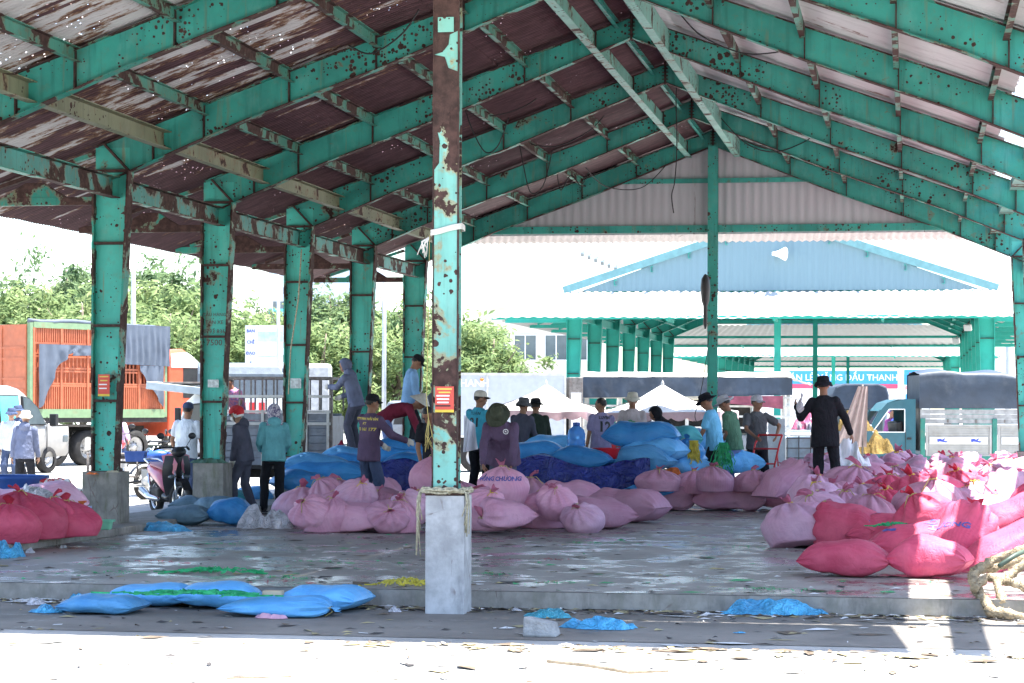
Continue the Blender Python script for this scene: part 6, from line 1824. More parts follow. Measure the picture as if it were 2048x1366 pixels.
for kind, u, v, yaw, sc, lab, var in [("pillow", 208, 1228, -3, (.66, .9, .78), "light blue sack with a brown stain, leftmost on the ground in front", 0), ("flat", 310, 1212, 8, (.72, 1.2, 1.25), "flat light blue sack draped with green raffia, second from the left in front", 0),
                                      ("pillow", 440, 1216, 14, (.70, 1.1, .95), "light blue sack raised at its right end in the middle of the front group", 1), ("tied", 556, 1232, 2, (.90, 1.0, .66), "light blue sack in front with a pinched right end beside the pink scrap", 2),
                                      ("pillow", 655, 1220, -4, (.68, 1.25, 1.0), "light blue sack rightmost on the ground in front, left of the post's pier", 3)]:
    o = sack(kind, on_yard(u, v), yaw, M_BLUEL, lab, GD, (sc[0], sc[1], sc[2] * .64), var=var)
GK = "red sacks on the kerb at the left edge"
for kind, u, v, d, yaw, sc, lab in [("sit", 18, 1090, 24.2, 10, (1.0, 1.0, .85), "rose red sack at the left picture edge on the kerb"), ("sit", 62, 1082, 24.8, 60, (1.25, 1.25, 1.05), "largest rose red sack on the kerb under the clear plastic"), ("sit", 108, 1078, 25.3, 120, (.95, .95, .9), "rose red sack on the kerb between the largest and the dark printed one"), ("sit", 138, 1076, 25.2, 200, (1.0, .95, .78), "dark rose sack at the right end of the kerb group beside the blue bin")]:
    sack(kind, at_d(u, v, d), yaw, M_RED, lab, GK, sc)
for i, (u, v, d, lab) in enumerate([(20, 1020, 26.2, "pale pink sack lying under crumpled clear plastic at the left edge"), (100, 1015, 26.4, "pale pink sack behind the red kerb sacks, left of the red cooler")]):
    sack("pillow", at_d(u, v + 25, d), 10 + 40 * i, M_PALEPINK, lab, GK, (.8, 1, 1.2))
# ------------------------------------------------------------------ things between the sacks
def film(name, col, rough, sc):
    t = NT(name); v = t.map()
    t.col(t.mix(t.ramp(t.noise(v, sc, 5), .3, .7), mul(col, .7), mul(col, 1.3))); t.rough(rough); t.spec(.5)
    r1 = t.math('ABSOLUTE', t.math('SUBTRACT', t.noise(v, sc * 1.1, 3, .5, 2.0), .5)); r2 = t.math('ABSOLUTE', t.math('SUBTRACT', t.noise(t.map(loc=(3, 1, 7)), sc * 2.7, 4, .6, 1.5), .5))
    t.bump(t.math('ADD', t.ramp(r1, 0, .12), t.math('MULTIPLY', t.ramp(r2, 0, .1), .2)), .8, .04)
    MATS[name] = t.mat; return t.mat
M_TARPB = film("dark_blue_plastic_sheet", (0.020, 0.032, 0.21), .26, 3.2)
M_FILMB = film("blue_plastic_film", (0.10, 0.47, 0.84), .32, 6)
M_FILMT = film("teal_plastic_film", (0.08, 0.42, 0.54), .35, 6)
M_FILMW = film("clear_crumpled_plastic", (0.64, 0.62, 0.66), .25, 6)
M_RAFG = mat("green_raffia", (0.02, 0.36, 0.13), 0.5, var=.3, scale=14); M_RAFY = mat("yellow_raffia", (0.50, 0.42, 0.05), 0.6, var=.3, scale=14); M_RAFR = mat("crimson_raffia", (0.38, 0.03, 0.07), 0.6, var=.3)
M_ROPE = mat("pale_frayed_rope", (0.42, 0.38, 0.27), 0.9, var=.3, scale=40, bump=.5, bscale=60)
M_ROPET = mat("hairy_tan_rope", (0.36, 0.28, 0.18), 0.95, var=.4, scale=16, bump=.9, bscale=45, dirt=(.55, .5, .4))
M_CABLE = mat("black_cable", (0.02, 0.02, 0.021), 0.6); M_REDPL = mat("red_plastic", (0.50, 0.02, 0.03), 0.35, var=.08)
M_BLUEPL = mat("blue_plastic", (0.03, 0.09, 0.33), 0.4, var=.12, dirt=(.1, .14, .3)); M_LILPL = mat("lilac_plastic", (0.32, 0.42, 0.72), 0.4, var=.06); M_MINT = mat("mint_plastic", (0.20, 0.55, 0.36), 0.45, var=.08)
M_ORNET = mat("orange_net", (0.62, 0.14, 0.03), 0.6, var=.2, scale=12); M_WOOD = mat("weathered_wood", (0.34, 0.27, 0.19), 0.85, var=.3, scale=12, bump=.4); M_STONE = mat("grey_stone", (0.33, 0.33, 0.33), 0.9, var=.2, scale=12, bump=.5)
def crumple(name, label, cat, p, sx, sy, h, m, seed, rz=0, parent=None, group=None, lumps=3.0):
    """A crumpled heap of thin sheet: a closed, sharply creased lump with a ragged rim."""
    mb = MB(); n = 46
    def fn(u, v):
        a = 2 * PI * u; r = v
        rag = 1 + .38 * mnoise.noise((math.cos(a) * 1.7 + seed, math.sin(a) * 1.7, seed)) + .16 * mnoise.noise((math.cos(a) * 6, math.sin(a) * 6, seed))
        x, y = math.cos(a) * r * sx / 2 * rag, math.sin(a) * r * sy / 2 * rag
        q = Vector((x * lumps / max(sx, .2) * 1.6, y * lumps / max(sy, .2), seed * 1.3))
        z = h * (1 - r ** 3) * (.60 + .50 * mnoise.noise(q * .5)) + h * .38 * (.5 - abs(mnoise.noise(q * .8)) * 2.2) * (1 - r ** 6) + h * .10 * mnoise.noise(q * 2.4)
        return Vector((x, y, max(.004, z)))
    mb.grid(fn, n, 16, 0, False)
    if parent is not None: return mb.build(name, m, parent)
    o = mb.build(name, m); o.location = p; o.rotation_euler.z = R(rz)
    return tag(o, label, cat, group)
def drape(name, label, u0, u1, d, zt, dep, m, seed):
    """Plastic sheet thrown over a row of tubs: soft top edge, folded front."""
    a, b = at_d(u0, HOR, d), at_d(u1, HOR, d)
    L = (b - a).length; root_rz = math.atan2(b.y - a.y, b.x - a.x)
    mb = MB()
    def fn(u, v):
        x = L * u; w = v * 3
        f = mnoise.noise((x * 2.4 + seed, w * 1.1, 0)) * .07 + mnoise.noise((x * 6 + w * 2, w * 2.5, seed)) * .035
        top = zt - FZ + .07 * mnoise.noise((x * 1.1, seed, 5)) + .05 * math.sin(x * 4.5)
        if w < 1: return Vector((x + f * .4, -.06 * (1 - w) - .10 * math.sin(w * PI) + f, top * w))
        if w < 2: return Vector((x, dep * (w - 1), top + f * .8 + .03))
        return Vector((x, dep + f, top * (3 - w)))
    mb.grid(fn, int(L * 22), 48)
    o = mb.build(name, m); o.location = (a.x, a.y, FZ); o.rotation_euler.z = root_rz
    return tag(o, label, "plastic sheet", "dark blue plastic sheets over the tubs")
drape("plastic_sheet", "dark blue plastic sheet over tubs under the blue sacks right of the front post", 1030, 1300, 34.0, .84, 1.3, M_TARPB, 3)
drape("plastic_sheet", "dark blue plastic sheet over tubs left of the front post", 756, 905, 34.3, .80, 1.2, M_TARPB, 8)
# flat trailer the raised men stand on
pf = at_d(668, HOR, 43.0); pf2 = at_d(885, HOR, 43.0)
ft = empty("flat_trailer", (pf.x, pf.y, 0), math.atan2(pf2.y - pf.y, pf2.x - pf.x), "low flat trailer behind the blue sacks with men standing on its load", "trailer")
Lf = (pf2 - pf).length
mb = MB(); 
for k in range(9): mb.box((Lf / 2, -6.2 + k * .72 + .36, .56), (Lf, .70, .06))
mb.build("bed", M_WOOD, ft)
mb = MB(); mb.box((.1, -3.0, .48), (.1, 6.4, .1)); mb.box((Lf - .1, -3, .48), (.1, 6.4, .1)); mb.build("frame", M_RAIL, ft)
for x, y in ((.12, -5), (Lf - .12, -5), (.12, -1), (Lf - .12, -1)):
    o = MB(); o.lathe([(.12, -.07), (.21, -.07), (.23, 0), (.21, .07), (.12, .07)], 18, 0, (x, y, .23), True, Matrix.Rotation(R(90), 3, 'Y')); o.build("wheel", M_RUBBER, ft)
for u, d, lab in ((712, 41, "dirty blue sack under the feet of the man in the grey hood"), (818, 39.2, "dirty blue sack under the feet of the man in the light blue shirt")):
    sack("pillow", at_f(u, d, .59), 70, M_DIRTY, lab, GB, (.75, .8, .9))
crumple("bundle", "crimson and pink cloth bundle beside the stake truck's rear corner", "bundle", at_f(688, 41.5, .59), .75, .7, .55, cloth("crimson", (0.45, 0.03, 0.07)), 21)
crumple("bundle", "red and white flowered bundle at the stake truck's rear corner", "bundle", at_f(676, 45.5, .0), .8, .7, 1.35, flower_cloth("flowered_cover", (0.50, 0.05, 0.08), (0.65, 0.55, 0.55), 14), 22)
sack("pillow", at_f(1655, 33, FZ), 12, M_PINK, "pink sack under the feet of the man in black", GH, (.8, 1, .9))
# parasols
def parasol(label, u, d, rx, zp, zr, seed, skew):
    p = at_d(u, HOR, d)
    r = empty("parasol", (p.x, p.y, 0), 0, label, "parasol", "white parasols behind the workers")
    mb = MB(); mb.tube([(0, 0, 0), (0, 0, zp)], .025, 10); mb.build("pole", M_POLE, r)
    mb = MB(); N = 8
    def fn(u_, v):
        a = 2 * PI * u_; k = abs(math.sin(a * N / 2 + PI / 2))
        rr = rx * v * (1 - .06 * (1 - k))
        sag = .10 * math.sin(v * PI) * (1 + .5 * (1 - k))
        return Vector((rr * math.cos(a), rr * math.sin(a), zp - (zp - zr) * v ** .97 - sag + skew * v * math.cos(a) + .03 * mnoise.noise((math.cos(a) * 2, math.sin(a) * 2 + seed, v * 4))))
    mb.grid(fn, 64, 10); can = mb.build("canopy", M_TARPW, r)
    mb = MB()
    def fn2(u_, v):
        q = fn(u_, 1.0); a = 2 * PI * u_
        return q + Vector((math.cos(a) * .01, math.sin(a) * .01, -v * (.11 + .07 * abs(math.sin(a * 14)))))
    mb.grid(fn2, 168, 2); mb.build("valance", mat("faded_pink_valance", (0.58, 0.40, 0.43), 0.7, var=.12), can)
    mb = MB(); mb.lathe([(.03, 0), (.035, .05), (.015, .09), (0, .12)], 10, 0, (0, 0, zp - .02)); mb.build("finial", M_POLE, r)
    for k in range(8):
        a = 2 * PI * (k + .0) / 8; e = fn(k / 8, .97)
        m = MB(); m.bar((0, 0, zp - .12), e - Vector((0, 0, .03)), .012, .012); m.build("rib", M_RAIL, r)
parasol("white parasol on the left, its peak in front of the box truck's rear", 1092, 48, 1.42, 2.16, 1.60, 1, -.02)
parasol("white parasol on the right with a sagging cover in front of the awning truck", 1325, 46, 1.52, 2.14, 1.58, 5, .03)
# red stall counter behind
p = at_d(1215, HOR, 45.5)
sc_ = empty("stall_counter", (p.x, p.y, 0), R(9.9), "red fronted stall counter under the right parasol", "stall counter")
mb = MB(); mb.box((1.05, .3, 1.22), (2.1, .7, .08)); mb.build("counter_top", M_WHITE, sc_)
mb = MB(); cloth_drape(mb, (0, -.06, 1.26), (2.1, -.06, 1.26), .62, .55, .02, 9, seed=3); mb.build("cloth", mat("red_stall_cloth", (0.56, 0.04, 0.06), 0.7, var=.15), sc_)
for x in (.1, 2.0):
    m = MB(); m.box((x, .3, .6), (.06, .06, 1.18)); m.build("leg", M_RAIL, sc_)
# water bottle and basin
p = at_d(1153, 906, 35)
wb = empty("water_bottle", p, 0, "large blue water bottle standing on the sacks under the blue tarpaulin's workers", "water bottle")
t = NT("blue_bottle_plastic"); t.col((0.12, 0.36, 0.78)); t.rough(.12); t.p.inputs["Transmission Weight"].default_value = .45; t.p.inputs["IOR"].default_value = 1.2
mb = MB(); mb.lathe([(.10, 0), (.135, .01), (.138, .09), (.130, .105), (.138, .12), (.138, .20), (.130, .215), (.138, .23), (.138, .30), (.12, .36), (.06, .41), (.05, .42)], 26); mb.build("bottle", t.mat, wb)
mb = MB(); mb.lathe([(.055, .41), (.058, .44), (.058, .47), (0, .475)], 18); mb.build("cap", M_BLUEPL, wb)
mb = MB(); mb.lathe([(.08, .004), (.130, .014), (.130, .10), (0, .10)], 22); mb.build("water", mat("green_water", (0.03, 0.20, 0.17), .1), wb)
wb["label"] = "large blue water bottle standing on the sacks beside the lilac jersey man"
p = at_d(1213, 917, 34.7)
mb = MB(); mb.lathe([(.15, 0), (.17, .005), (.205, .15), (.215, .165), (.22, .16), (.212, .15)], 30); mb.lathe([(.0, .02), (.16, .02), (.2, .15)], 30)
o = mb.build("basin", M_REDPL); o.location = p; tag(o, "red plastic basin on the blue sacks beside the tall stack", "basin")
crumple("folded_sheet", "mint green folded sheet lying on top of the teal sack", "folded sheet", at_d(1335, 866, 35.7), .42, .34, .07, M_MINT, 4)
crumple("net", "orange net stuffed behind the pink row's left end", "net", at_d(1338, 975, 34.6), .75, .4, .34, M_ORNET, 5)
# raffia: bundles of thin bands
def raffia(name, label, cat, p, fn_, n, w, m, group=None, seed=0):
    q = random.Random(seed); mb = MB()
    for k in range(n):
        pts = fn_(q)
        for a, b in zip(pts[:-1], pts[1:]):
            a, b = Vector(a), Vector(b)
            s_ = (b - a).cross(Vector((q.uniform(-.4, .4), -1, q.uniform(-.4, .4))))
            s_ = s_.normalized() * w if s_.length > 1e-6 else Vector((w, 0, 0))
            mb.add([a - s_, a + s_, b + s_, b - s_, a - s_ + Vector((0, .002, .003)), a + s_ + Vector((0, .002, .003)), b + s_ + Vector((0, .002, .003)), b - s_ + Vector((0, .002, .003))], [(0, 1, 2, 3), (7, 6, 5, 4), (0, 4, 5, 1), (2, 6, 7, 3)])
    o = mb.build(name, m); o.location = p
    return tag(o, label, cat, group)
def hang(ln, sp):
    def f(q):
        x, y = q.uniform(-.05, .05), q.uniform(-.05, .05); X, Y = q.uniform(-sp, sp), q.uniform(-.08, .08); l_ = ln * q.uniform(.6, 1)
        return [(x + (X) * s ** .7 + .02 * math.sin(s * 8 + q.random() * 6), y + Y * s, -l_ * s) for s in [i / 6 for i in range(7)]]
    return f
def strew(sx, sy, h):
    def f(q):
        x, y = q.gauss(0, sx * .35), q.gauss(0, sy * .35); a = q.uniform(0, 6.28); l_ = q.uniform(.1, .35) * max(.4, sx)
        pts = []
        for i in range(5):
            pts.append((x, y, .006 + h * max(0, 1 - (x / sx * 1.6) ** 2) * q.uniform(.1, 1)))
            x += math.cos(a) * l_ / 4; y += math.sin(a) * l_ / 4 * .6; a += q.uniform(-.9, .9)
        return pts
    return f
raffia("strap_bundle", "bundle of bright green straps hanging from the hip of the man in sky blue", "straps", at_d(1447, 884, 36.6), hang(.52, .16), 60, .006, M_RAFG, seed=1)
raffia("strap_bundle", "bundle of yellow and green straps hanging by the tall blue stack", "straps", at_d(1388, 880, 35.0), hang(.55, .10), 60, .006, M_RAFY, seed=2)
GR_ = "raffia heaps on the floor"
LOOSE = []
for i, (u, v, sx, sy, h, n, m, lab) in enumerate([(440, 1148, .75, .25, .05, 60, M_RAFG, "long heap of green raffia on the wet floor behind the front blue sacks"), (560, 1160, .4, .2, .03, 26, M_RAFG, "green raffia scraps right of the long green heap"),
        (812, 1172, .45, .25, .06, 50, M_RAFY, "yellow raffia heap at the left foot of the concrete pier"), (560, 1168, .5, .15, .02, 14, M_RAFR, "thin crimson raffia beside the green scraps on the floor"), (395, 1200, .8, .22, .03, 110, M_RAFG, "green raffia tangled over the front blue sacks"),
        (640, 1127, .5, .2, .02, 18, M_RAFG, "few green strands near the middle of the wet floor"), (430, 1092, .5, .2, .02, 20, M_RAFG, "small green strands on the floor beside the glossy blue sack"), (210, 1150, .6, .25, .02, 22, M_RAFG, "green strands on the left part of the wet floor"),
        (985, 1150, .45, .2, .02, 20, M_RAFG, "green strands right of the concrete pier"), (1200, 1087, .7, .3, .02, 22, M_RAFG, "green strands below the pink heap's right end"), (1080, 1120, .5, .2, .02, 14, M_RAFR, "crimson strands in the middle of the wet floor"),
        (1110, 1168, .4, .2, .02, 16, M_RAFG, "green strands near the front edge of the slab"), (300, 1128, .6, .25, .02, 18, M_RAFR, "crimson strands on the left of the wet floor near the kerb"), (1480, 1095, .5, .3, .02, 16, M_RAFG, "green strands left of the pale pink front sack"),
        (1560, 1180, .7, .2, .03, 24, M_RAFG, "green strands on the slab's edge before the red front sack"), (1790, 1040, .35, .2, .05, 40, M_RAFG, "green raffia knot lying on the red sacks")]):
    p = at_d(1790, 1052, 23.0) if i == 15 else on_floor(u, v)
    if i not in (0, 2, 4, 15): LOOSE.append((p, sx, sy, h, n, m)); continue
    if 1190 <= v <= 1210: p = at_d(u, 1192, 18.35)
    raffia("raffia", lab, "raffia", p, strew(sx, sy, h), n, .005, m, GR_, seed=10 + i)
# small scattered rubbish that nobody could count
for m_, nm in ((M_RAFG, "green"), (M_RAFR, "crimson")):
    mb = MB(); q = random.Random(77)
    for (p, sx, sy, h, n, m) in LOOSE:
        if m is not m_: continue
        for k in range(n):
            pts = strew(sx, sy, h)(q)
            for a, b in zip(pts[:-1], pts[1:]):
                a, b = Vector(a) + p, Vector(b) + p; s_ = (b - a).cross(Vector((q.uniform(-.4, .4), q.uniform(-.4, .4), 1))).normalized() * .005
                mb.add([a - s_, a + s_, b + s_, b - s_], [(0, 1, 2, 3)])
    tag(mb.build("raffia_scraps", m_), nm + " raffia scraps strewn over the wet floor", "litter", kind="stuff")
q = random.Random(5)
def scraps(name, label, zone, n, mats_, z, seed):
    q = random.Random(seed); mb = MB()
    for k in range(n):
        x, y = zone(q); a = q.uniform(0, PI); l_ = q.uniform(.01, .075) * (1 if q.random() < .8 else 2.2); w = l_ * q.uniform(.08, .7)
        c, s = math.cos(a), math.sin(a); hh = q.uniform(.002, .016)
        pts = [(x + l_ * c, y + l_ * s, z + .003), (x - w * s, y + w * c, z + hh), (x - l_ * c, y - l_ * s, z + .003), (x + w * s, y - w * c, z + hh * .4)]
        mb.add(pts, [(0, 1, 2, 3)], q.randrange(len(mats_)))
    o = mb.build(name, mats_); tag(o, label, "litter", kind="stuff")
DEB = [mat("debris_brown", (0.14, 0.105, 0.075), .9, var=.4), mat("debris_straw", (0.34, 0.29, 0.16), .9, var=.3), mat("debris_dark", (0.05, 0.045, 0.045), .9), mat("debris_white", (0.6, 0.6, 0.6), .6), M_RAFG, M_RAFR]
scraps("floor_litter", "small scraps strewn over the wet floor", lambda q: (q.uniform(-9.1, .8), 18.9 + 9 * q.random() ** 1.4), 620, DEB[:5], FZ + .006, 3)
scraps("kerb_debris", "straw and mud debris along the foot of the slab's edge", lambda q: (q.uniform(-9.5, 3), 18.75 - abs(q.gauss(0, .22))), 1500, DEB[:4], .006, 4)
scraps("yard_litter", "small scraps on the shaded and sunlit ground in front", lambda q: (q.uniform(-9, 3), q.uniform(13.2, 18.5)), 420, DEB[:4], .006, 6)
scraps("straw_debris", "straw and leaf bits along the shadow edge on the sunlit ground", lambda q: (q.uniform(-4.2, 2.2), 15.9 - abs(q.gauss(0, .33))), 300, DEB[:2], .006, 8)
# crumpled films and other rubbish with a shape of its own
GC = "crumpled plastic film lying about"
for i, (nm, u, v, sx, sy, h, m, z, lab) in enumerate([
    ("plastic_film", 330, 1064, .78, .40, .15, M_FILMB, FZ, "crumpled blue film on the floor right of the first pier"), ("plastic_film", 14, 1118, .36, .3, .2, M_FILMB, FZ, "crumpled blue film at the left picture edge on the floor"),
    ("plastic_film", 1098, 1234, .36, .25, .08, M_FILMT, .004, "teal crumpled film on the ground right of the concrete pier"), ("plastic_film", 1205, 1256, .56, .30, .13, M_FILMB, .004, "bright blue film lying in a puddle beside the grey stone"),
    ("plastic_film", 1540, 1226, .86, .38, .15, M_FILMB, .004, "largest crumpled blue film before the slab's edge on the right"), ("plastic_film", 1482, 1265, .09, .06, .02, M_FILMB, .004, "tiny blue film scrap on the shaded ground"),
    ("plastic_film", 98, 1228, .28, .22, .08, M_FILMB, .004, "small crumpled blue film left of the stained front sack"), ("plastic_film", 160, 1203, .2, .15, .07, M_FILMB, .004, "blue film scrap behind the stained front sack"),
    ("plastic_film", 770, 1200, .14, .12, .10, M_FILMB, .004, "blue film scrap left of the concrete pier"), ("plastic_scrap", 545, 1238, .27, .16, .07, mat("pink_film", (.55, .30, .38), .5, var=.2), .004, "pale pink scrap lying before the front blue sacks"),
    ("plastic_film", 1160, 992, .48, .3, .18, M_FILMT, FZ, "teal crumpled film at the foot of the blue tarpaulin, left"), ("plastic_film", 1245, 992, .55, .3, .24, M_FILMT, FZ, "teal crumpled film at the foot of the blue tarpaulin, right"),
    ("plastic_scrap", 72, 1213, .16, .14, .09, M_FILMW, .004, "whitish crumpled cup on the ground at the left"), ("plastic_scrap", 792, 1225, .12, .1, .06, M_FILMW, .004, "white crumpled cup left of the concrete pier"), ("plastic_scrap", 62, 1110, .1, .08, .07, M_FILMW, FZ, "clear crumpled bottle on the floor below the kerb"),
    ("plastic_scrap", 128, 1100, .08, .08, .06, M_STONE, FZ, "grey crumpled ball on the floor below the kerb"), ("plastic_scrap", 1035, 1222, .10, .07, .04, M_FILMW, .004, "white scrap near the slab's edge right of the pier"), ("plastic_scrap", 1675, 1100, .2, .12, .02, M_FILMW, FZ, "white flat scrap on the floor before the pale pink round sack")]):
    crumple(nm, lab, "plastic film" if nm == "plastic_film" else "scrap", at_z(u, v, z), sx, sy, h, m, i * 1.7 + 1, group=GC)
crumple("plastic_wrap", "white and pink plastic wrapping beside the left end of the middle heap", "plastic wrap", at_z(530, 1058, FZ), .72, .5, .42, M_FILMW, 33)
crumple("plastic_wrap", "clear crumpled plastic over the red kerb sacks", "plastic wrap", at_d(70, 1020, 26.0), .75, .55, .30, M_FILMW, 34)
crumple("plastic_bag", "white plastic bag stuffed among the pink sacks by the man in black", "plastic bag", at_d(1702, 930, 33.6), .55, .45, .42, mat("white_film", (.68, .70, .72), .35, var=.1), 35)
crumple("plastic_bag", "white and red shopping bags behind the red kerb sacks", "plastic bag", at_d(105, 1000, 28.5), .6, .5, .36, flower_cloth("shopping_bag", (.7, .68, .66), (.6, .05, .06), 8), 36)
# stone, stick, plank
mb = MB(); mb.add([(-.12, -.09, 0), (.13, -.10, 0), (.14, .09, 0), (-.11, .10, 0), (-.12, -.07, .15), (.10, -.08, .11), (.12, .06, .10), (-.09, .08, .14)], [(3, 2, 1, 0), (4, 5, 6, 7), (0, 1, 5, 4), (1, 2, 6, 5), (2, 3, 7, 6), (3, 0, 4, 7)])
o = mb.build("stone", M_STONE, bevel=.015); o.location = at_z(1083, 1272, .004); tag(o, "grey block of stone on the ground beside the blue film", "stone")
a, b, c = at_z(1097, 1322, .02), at_z(1260, 1343, .02), at_z(1338, 1340, .02)
mb = MB(); mb.tube([a, a.lerp(b, .5) + Vector((0, 0, .01)), b, c], [.012, .015, .014, .010], 8); tag(mb.build("stick", M_WOOD), "thin bent stick lying on the sunlit ground in front", "stick")
a, b = at_z(455, 1358, .012), at_z(585, 1354, .012)
mb = MB(); mb.tube([a, b], [.007, .006], 6); tag(mb.build("stick", M_WOOD), "short twig at the bottom of the picture on sunlit ground", "stick")
mb = MB(); mb.box((0, 0, .02), (.16, .09, .035)); o = mb.build("wood_block", mat("pale_wood", (.5, .4, .27), .8, var=.15), bevel=.004); o.location = at_d(548, 1192, 18.6); tag(o, "small pale wood block lying on the front blue sacks", "wood block")
# thick hairy ropes on the right
q = random.Random(9)
def hairy(name, label, pts, r, seed):
    q = random.Random(seed); mb = MB(); P2 = []
    pts = [Vector(p) for p in pts]
    for a, b in zip(pts[:-1], pts[1:]):
        for k in range(9): P2.append(a.lerp(b, k / 9) + Vector((q.uniform(-1, 1), q.uniform(-1, 1), q.uniform(-.5, 1))) * r * .30)
    P2.append(pts[-1])
    for _ in range(1): P2 = [P2[0]] + [(P2[i - 1] + P2[i] * 2 + P2[i + 1]) / 4 for i in range(1, len(P2) - 1)] + [P2[-1]]
    mb.tube(P2, [r * q.uniform(.70, 1.18) for _ in P2], 9)
    for k in range(len(P2) * 9):
        c = P2[q.randrange(len(P2))]; d = Vector((q.uniform(-1, 1), q.uniform(-1, 1), q.uniform(-.6, 1))).normalized(); e = Vector((q.uniform(-1, 1), q.uniform(-1, 1), q.uniform(-1, 1))) * .006
        s_ = c + d * r * .8; mb.add([s_ - e, s_ + e, s_ + d * r * q.uniform(.3, .9) + e * 4], [(0, 1, 2)])
    return tag(mb.build(name, M_ROPET), label, "rope", "thick hairy ropes at the right edge")
hairy("rope", "thick hairy tan rope curving down over the slab's edge at the right", [at_d(2080, 1085, 18.9), at_d(1985, 1118, 18.95), at_d(1945, 1150, 18.9), at_d(1962, 1190, 18.55), at_d(1985, 1222, 18.2), at_d(2060, 1232, 18.1)], .045, 1)
hairy("rope", "thick tan rope with a brown cut end hanging before the slab's edge", [at_d(2075, 1105, 18.8), at_d(2030, 1140, 18.75), at_d(1995, 1165, 18.6), at_d(2008, 1205, 18.4)], .040, 2)
hairy("rope", "upper tan rope lying on the red sacks at the right edge", [at_d(2090, 1100, 19.3), at_d(2010, 1128, 19.2), at_d(1945, 1140, 19.1)], .042, 3)
hairy("rope", "short tan rope at the picture's right edge below the upper ones", [at_d(2090, 1190, 18.5), at_d(2030, 1165, 18.6), at_d(1975, 1150, 18.75), at_d(1950, 1175, 18.5)], .038, 4)
mb = MB(); mb.tube([at_d(2000, 1128, 18.7), at_d(2030, 1108, 18.8), at_d(2070, 1090, 19)], .022, 8); tag(mb.build("pipe", mat("dark_green_hose", (.06, .09, .07), .5)), "short dark green pipe lying on the ropes at the right edge", "pipe")
# rope wound round the front pier and post, cords
cx, cy = XC + .10, 18.3
mb = MB(); q = random.Random(3)
for t_ in range(5):
    pts = []
    for k in range(41):
        a = 2 * PI * k / 40; w = .165 + .02 * t_ * .4 + q.uniform(-.008, .008)
        e = max(abs(math.cos(a)), abs(math.sin(a)))
        pts.append((cx + w * math.cos(a) / e ** .8, cy + w * math.sin(a) / e ** .8, .985 + .014 * (t_ % 3) + q.uniform(-.006, .012)))
    mb.tube(pts, .011, 6, cap=False)
for k in range(22):
    sd = q.choice((-1, -1, 1)); x = cx + sd * (.19 + q.uniform(-.01, .02)); y_ = cy - .185 + q.uniform(-.02, .10); l_ = q.uniform(.12, .55 if sd < 0 else .40)
    mb.tube([(x, y_, .99), (x + sd * .015, y_ - .01, .99 - l_ * .4), (x + q.uniform(-.03, .02), y_ - .01, .99 - l_)], .005, 5)
tag(mb.build("rope_coil", M_ROPE), "pale rope wound on top of the front pier with strands hanging down", "rope")
mb = MB()
for t_ in range(4):
    pts = [(cx + .118 * math.cos(a) / max(abs(math.cos(a)), abs(math.sin(a))), cy + .112 * math.sin(a) / max(abs(math.cos(a)), abs(math.sin(a))), 3.10 + .012 * t_ + .035 * math.cos(a)) for a in [2 * PI * k / 32 for k in range(33)]]
    mb.tube(pts, .007, 5, cap=False)
for k in range(10):
    x = cx - .13; mb.tube([(x, cy - .11, 3.06), (x - q.uniform(.01, .07), cy - .13, 3.02), (x - q.uniform(0, .11), cy - .12, 3.0 - q.uniform(.02, .12))], .004, 5)
tag(mb.build("rope_tie", mat("white_rope", (.62, .60, .56), .8, var=.1)), "white rope tied round the front post halfway up", "rope")
a = at_d(855, 720, 18.6)
mb = MB(); mb.tube([at_d(858, 470, 18.5), at_d(856, 640, 18.5), at_d(853, 800, 18.5), at_d(858, 850, 18.5)], .0035, 5)
for k in range(9): mb.tube([at_d(857, 835, 18.5), at_d(857 + q.uniform(-6, 8), 870, 18.5), at_d(857 + q.uniform(-8, 14), 885 + q.uniform(0, 20), 18.5)], .002, 4)
tag(mb.build("cord", mat("dull_yellow_cord", (.36, .29, .10), .8)), "yellow cord with a frayed end hanging left of the front post", "cord")
mb = MB(); mb.tube([at_d(602, 500, 36.4), at_d(596, 600, 36.4), at_d(581, 700, 36.5), at_d(577, 790, 36.5)], .012, 6); tag(mb.build("cord", M_ROPE), "thin pale cord hanging down the third column", "cord")
# posters and writing on the columns and the post: parts of the shed
post = [o for o in SHED.children if o.name.startswith("gable_post")][0]
cols = sorted([o for o in SHED.children if o.name.startswith("column") and not o.name.startswith("column_tie")], key=lambda o: o.data.vertices[0].co.y + (100 if o.data.vertices[0].co.x > -5 else 0))
M_POSTER = mat("red_poster_paper", (0.60, 0.085, 0.06), .6, var=.06); M_POSTY = mat("poster_yellow", (0.70, 0.50, 0.06), .6); M_STICK = mat("torn_pale_sticker", (0.50, 0.55, 0.55), .7, var=.25, scale=30)
def poster(parent, x, y, z, w, h, full):
    m = MB(); m.box((x, y, z), (w, .004, h)); o = m.build("poster", M_POSTER, parent)
    m = MB(); m.box((x, y - .0035, z - h * .45), (w, .003, h * .10)); m.build("poster_foot", M_POSTY, o)
    for k in range(6 if full else 4):
        zz = z + h * (.40 - k * (.13 if full else .18)); mm = (M_LYEL, M_LYEL, M_LWHITE, M_LWHITE, M_LWHITE, M_LBLACK)[k if full else min(k, 4)]
        m = MB(); m.box((x - (0 if k < 2 else w * .08), y - .003, zz), (w * (.78, .62, .70, .66, .60, .80)[k], .003, h * .055)); m.build("printed_line", mm, o)
poster(post, XC + .10, 18.3 - .112, 1.74, .155, .21, True)
poster(cols[2], XL + .02 - .10, 27.1 - .115, 1.93, .15, .27, False)
def sticker(parent, x, y, z, w, h):
    m = MB(); m.box((x, y, z), (w, .004, h)); m.build("sticker", M_STICK, parent)
